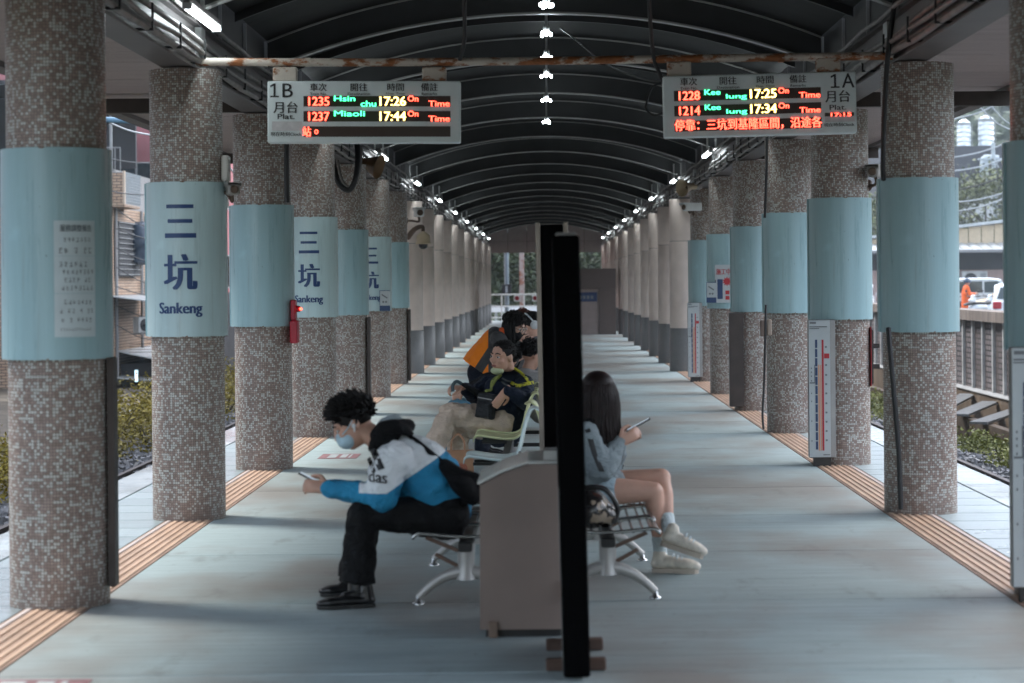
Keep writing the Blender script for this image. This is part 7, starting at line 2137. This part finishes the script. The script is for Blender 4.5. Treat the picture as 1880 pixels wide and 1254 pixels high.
t = thing('end_barrier', 'white tubular end barrier with two round red marks across the platform end', 'barrier', (0, 92.4, 0)); local(t)
for z in (1.12, 0.62, 0.15):
    mb = MB(); mb.tube([(-2.9, 0, z), (2.9, 0, z)], 0.03, seg=8); mb.build('rail', M_white, t)
for x in (-2.8, -1.9, -0.95, 0.0, 0.95, 1.9, 2.8):
    mb = MB(); mb.tube([(x, 0, 0), (x, 0, 1.12)], 0.03, seg=8); mb.build('post', M_white, t)
for x in (-1.25, -0.48):
    mb = MB(); mb.bbox(x - 0.13, x + 0.13, -0.06, -0.04, 0.83, 1.09, 0.004); pl = mb.build('mark_plate', M_white, t)
    mb = MB(); mb.lathe([(0.095, 0), (0.095, 0.004), (0.05, 0.005), (0.05, 0.0)], (x, -0.061, 0.96), 20, m=Matrix.Rotation(R(90), 3, 'X')); mb.build('red_ring', M_red, pl)
# guard rail of the road behind
t = thing('guard_rail', 'pale road guard rail curving behind the platform end', 'guard rail', (0, 110, 0))
mb = MB(); mb.bar((-14, 108, 0.35), (12, 116, 0.20), 0.05, 0.32, (0, 0, 1)); mb.build('beam', M_white, t)
for q in range(10):
    x = -13 + q * 2.6; mb = MB(); mb.box(x - 0.06, x + 0.06, 108.3 + (x + 14) * 0.307, 108.42 + (x + 14) * 0.307, -1.3, 0.3); mb.build('post', M_palesheet, t)
ends = ((-7.0, 122, 9, 3.6), (-3.4, 120, 8, 3.2), (-0.5, 124, 10, 3.6), (2.6, 121, 9, 3.4), (5.8, 123, 10, 3.8), (9.5, 120, 9, 3.6), (-10.5, 119, 8, 3.2))
names = ('third from the left', 'fourth from the left', 'middle', 'third from the right', 'second from the right', 'rightmost', 'second from the left')
for q, (x, y, h, r) in enumerate(ends):
    tree(x, y, -1.3, h, r, 140 + q, M_leafdark if q % 2 else M_leafolive, 'leafy tree beyond the platform end, %s of the end row' % names[q], 8000, 0.24, group='trees beyond the platform end', low=0.15)

def hill_z(x, y):
    dx = max(0, abs(x) - 55); d1 = max(0, y - 150) * 0.30; d2 = max(0, abs(x) - 62) * 0.32
    return -1.3 + min(60, max(d1, d2)) + 2.5 * noise.noise((x * 0.03, y * 0.03, 0.4))
M_hill = mat('hill_soil', (0.03, 0.045, 0.02), 0.9, var=0.4, scale=0.2)
h_ = grid_mesh('hill', -320, 320, 90, -200, 420, 80, lambda x, y: hill_z(x, y) if (y > 140 or abs(x) > 60) else -1.6, M_hill)
tag(h_, 'wooded hillside rising behind the station', 'hill', kind='structure')
rng = np.random.default_rng(77)
pts = []
while len(pts) < 42000:
    x, y = rng.uniform(-130, 130), rng.uniform(60, 300)
    if y < 155 and abs(x) < 64: continue
    z = hill_z(x, y)
    pts.append((x, y, z + abs(noise.noise((x * 0.12, y * 0.12, 2.0))) * 7 + rng.uniform(0, 1.5)))
f_ = link('forest', leaf_mesh('forest', np.array(pts), 1.9, 5, M_leafdark)); tag(f_, 'dense green wood covering the hillside', 'forest', kind='stuff')

# ------------------------------------------------------------------ damp air
me = MB().box(-335, 335, -215, 435, -3.0, 75).mesh('haze')
hm = bpy.data.materials.new('damp_air'); hm.use_nodes = True
hm.node_tree.nodes.clear()
ho = hm.node_tree.nodes.new('ShaderNodeOutputMaterial'); hv = hm.node_tree.nodes.new('ShaderNodeVolumePrincipled')
hv.inputs['Color'].default_value = (0.80, 0.92, 1.0, 1); hv.inputs['Density'].default_value = 0.0006; hv.inputs['Anisotropy'].default_value = 0.1
hm.node_tree.links.new(hv.outputs[0], ho.inputs['Volume'])
me.materials.append(hm)
tag(link('haze', me), 'thin bluish damp air over the station and hillside', 'haze', kind='stuff')
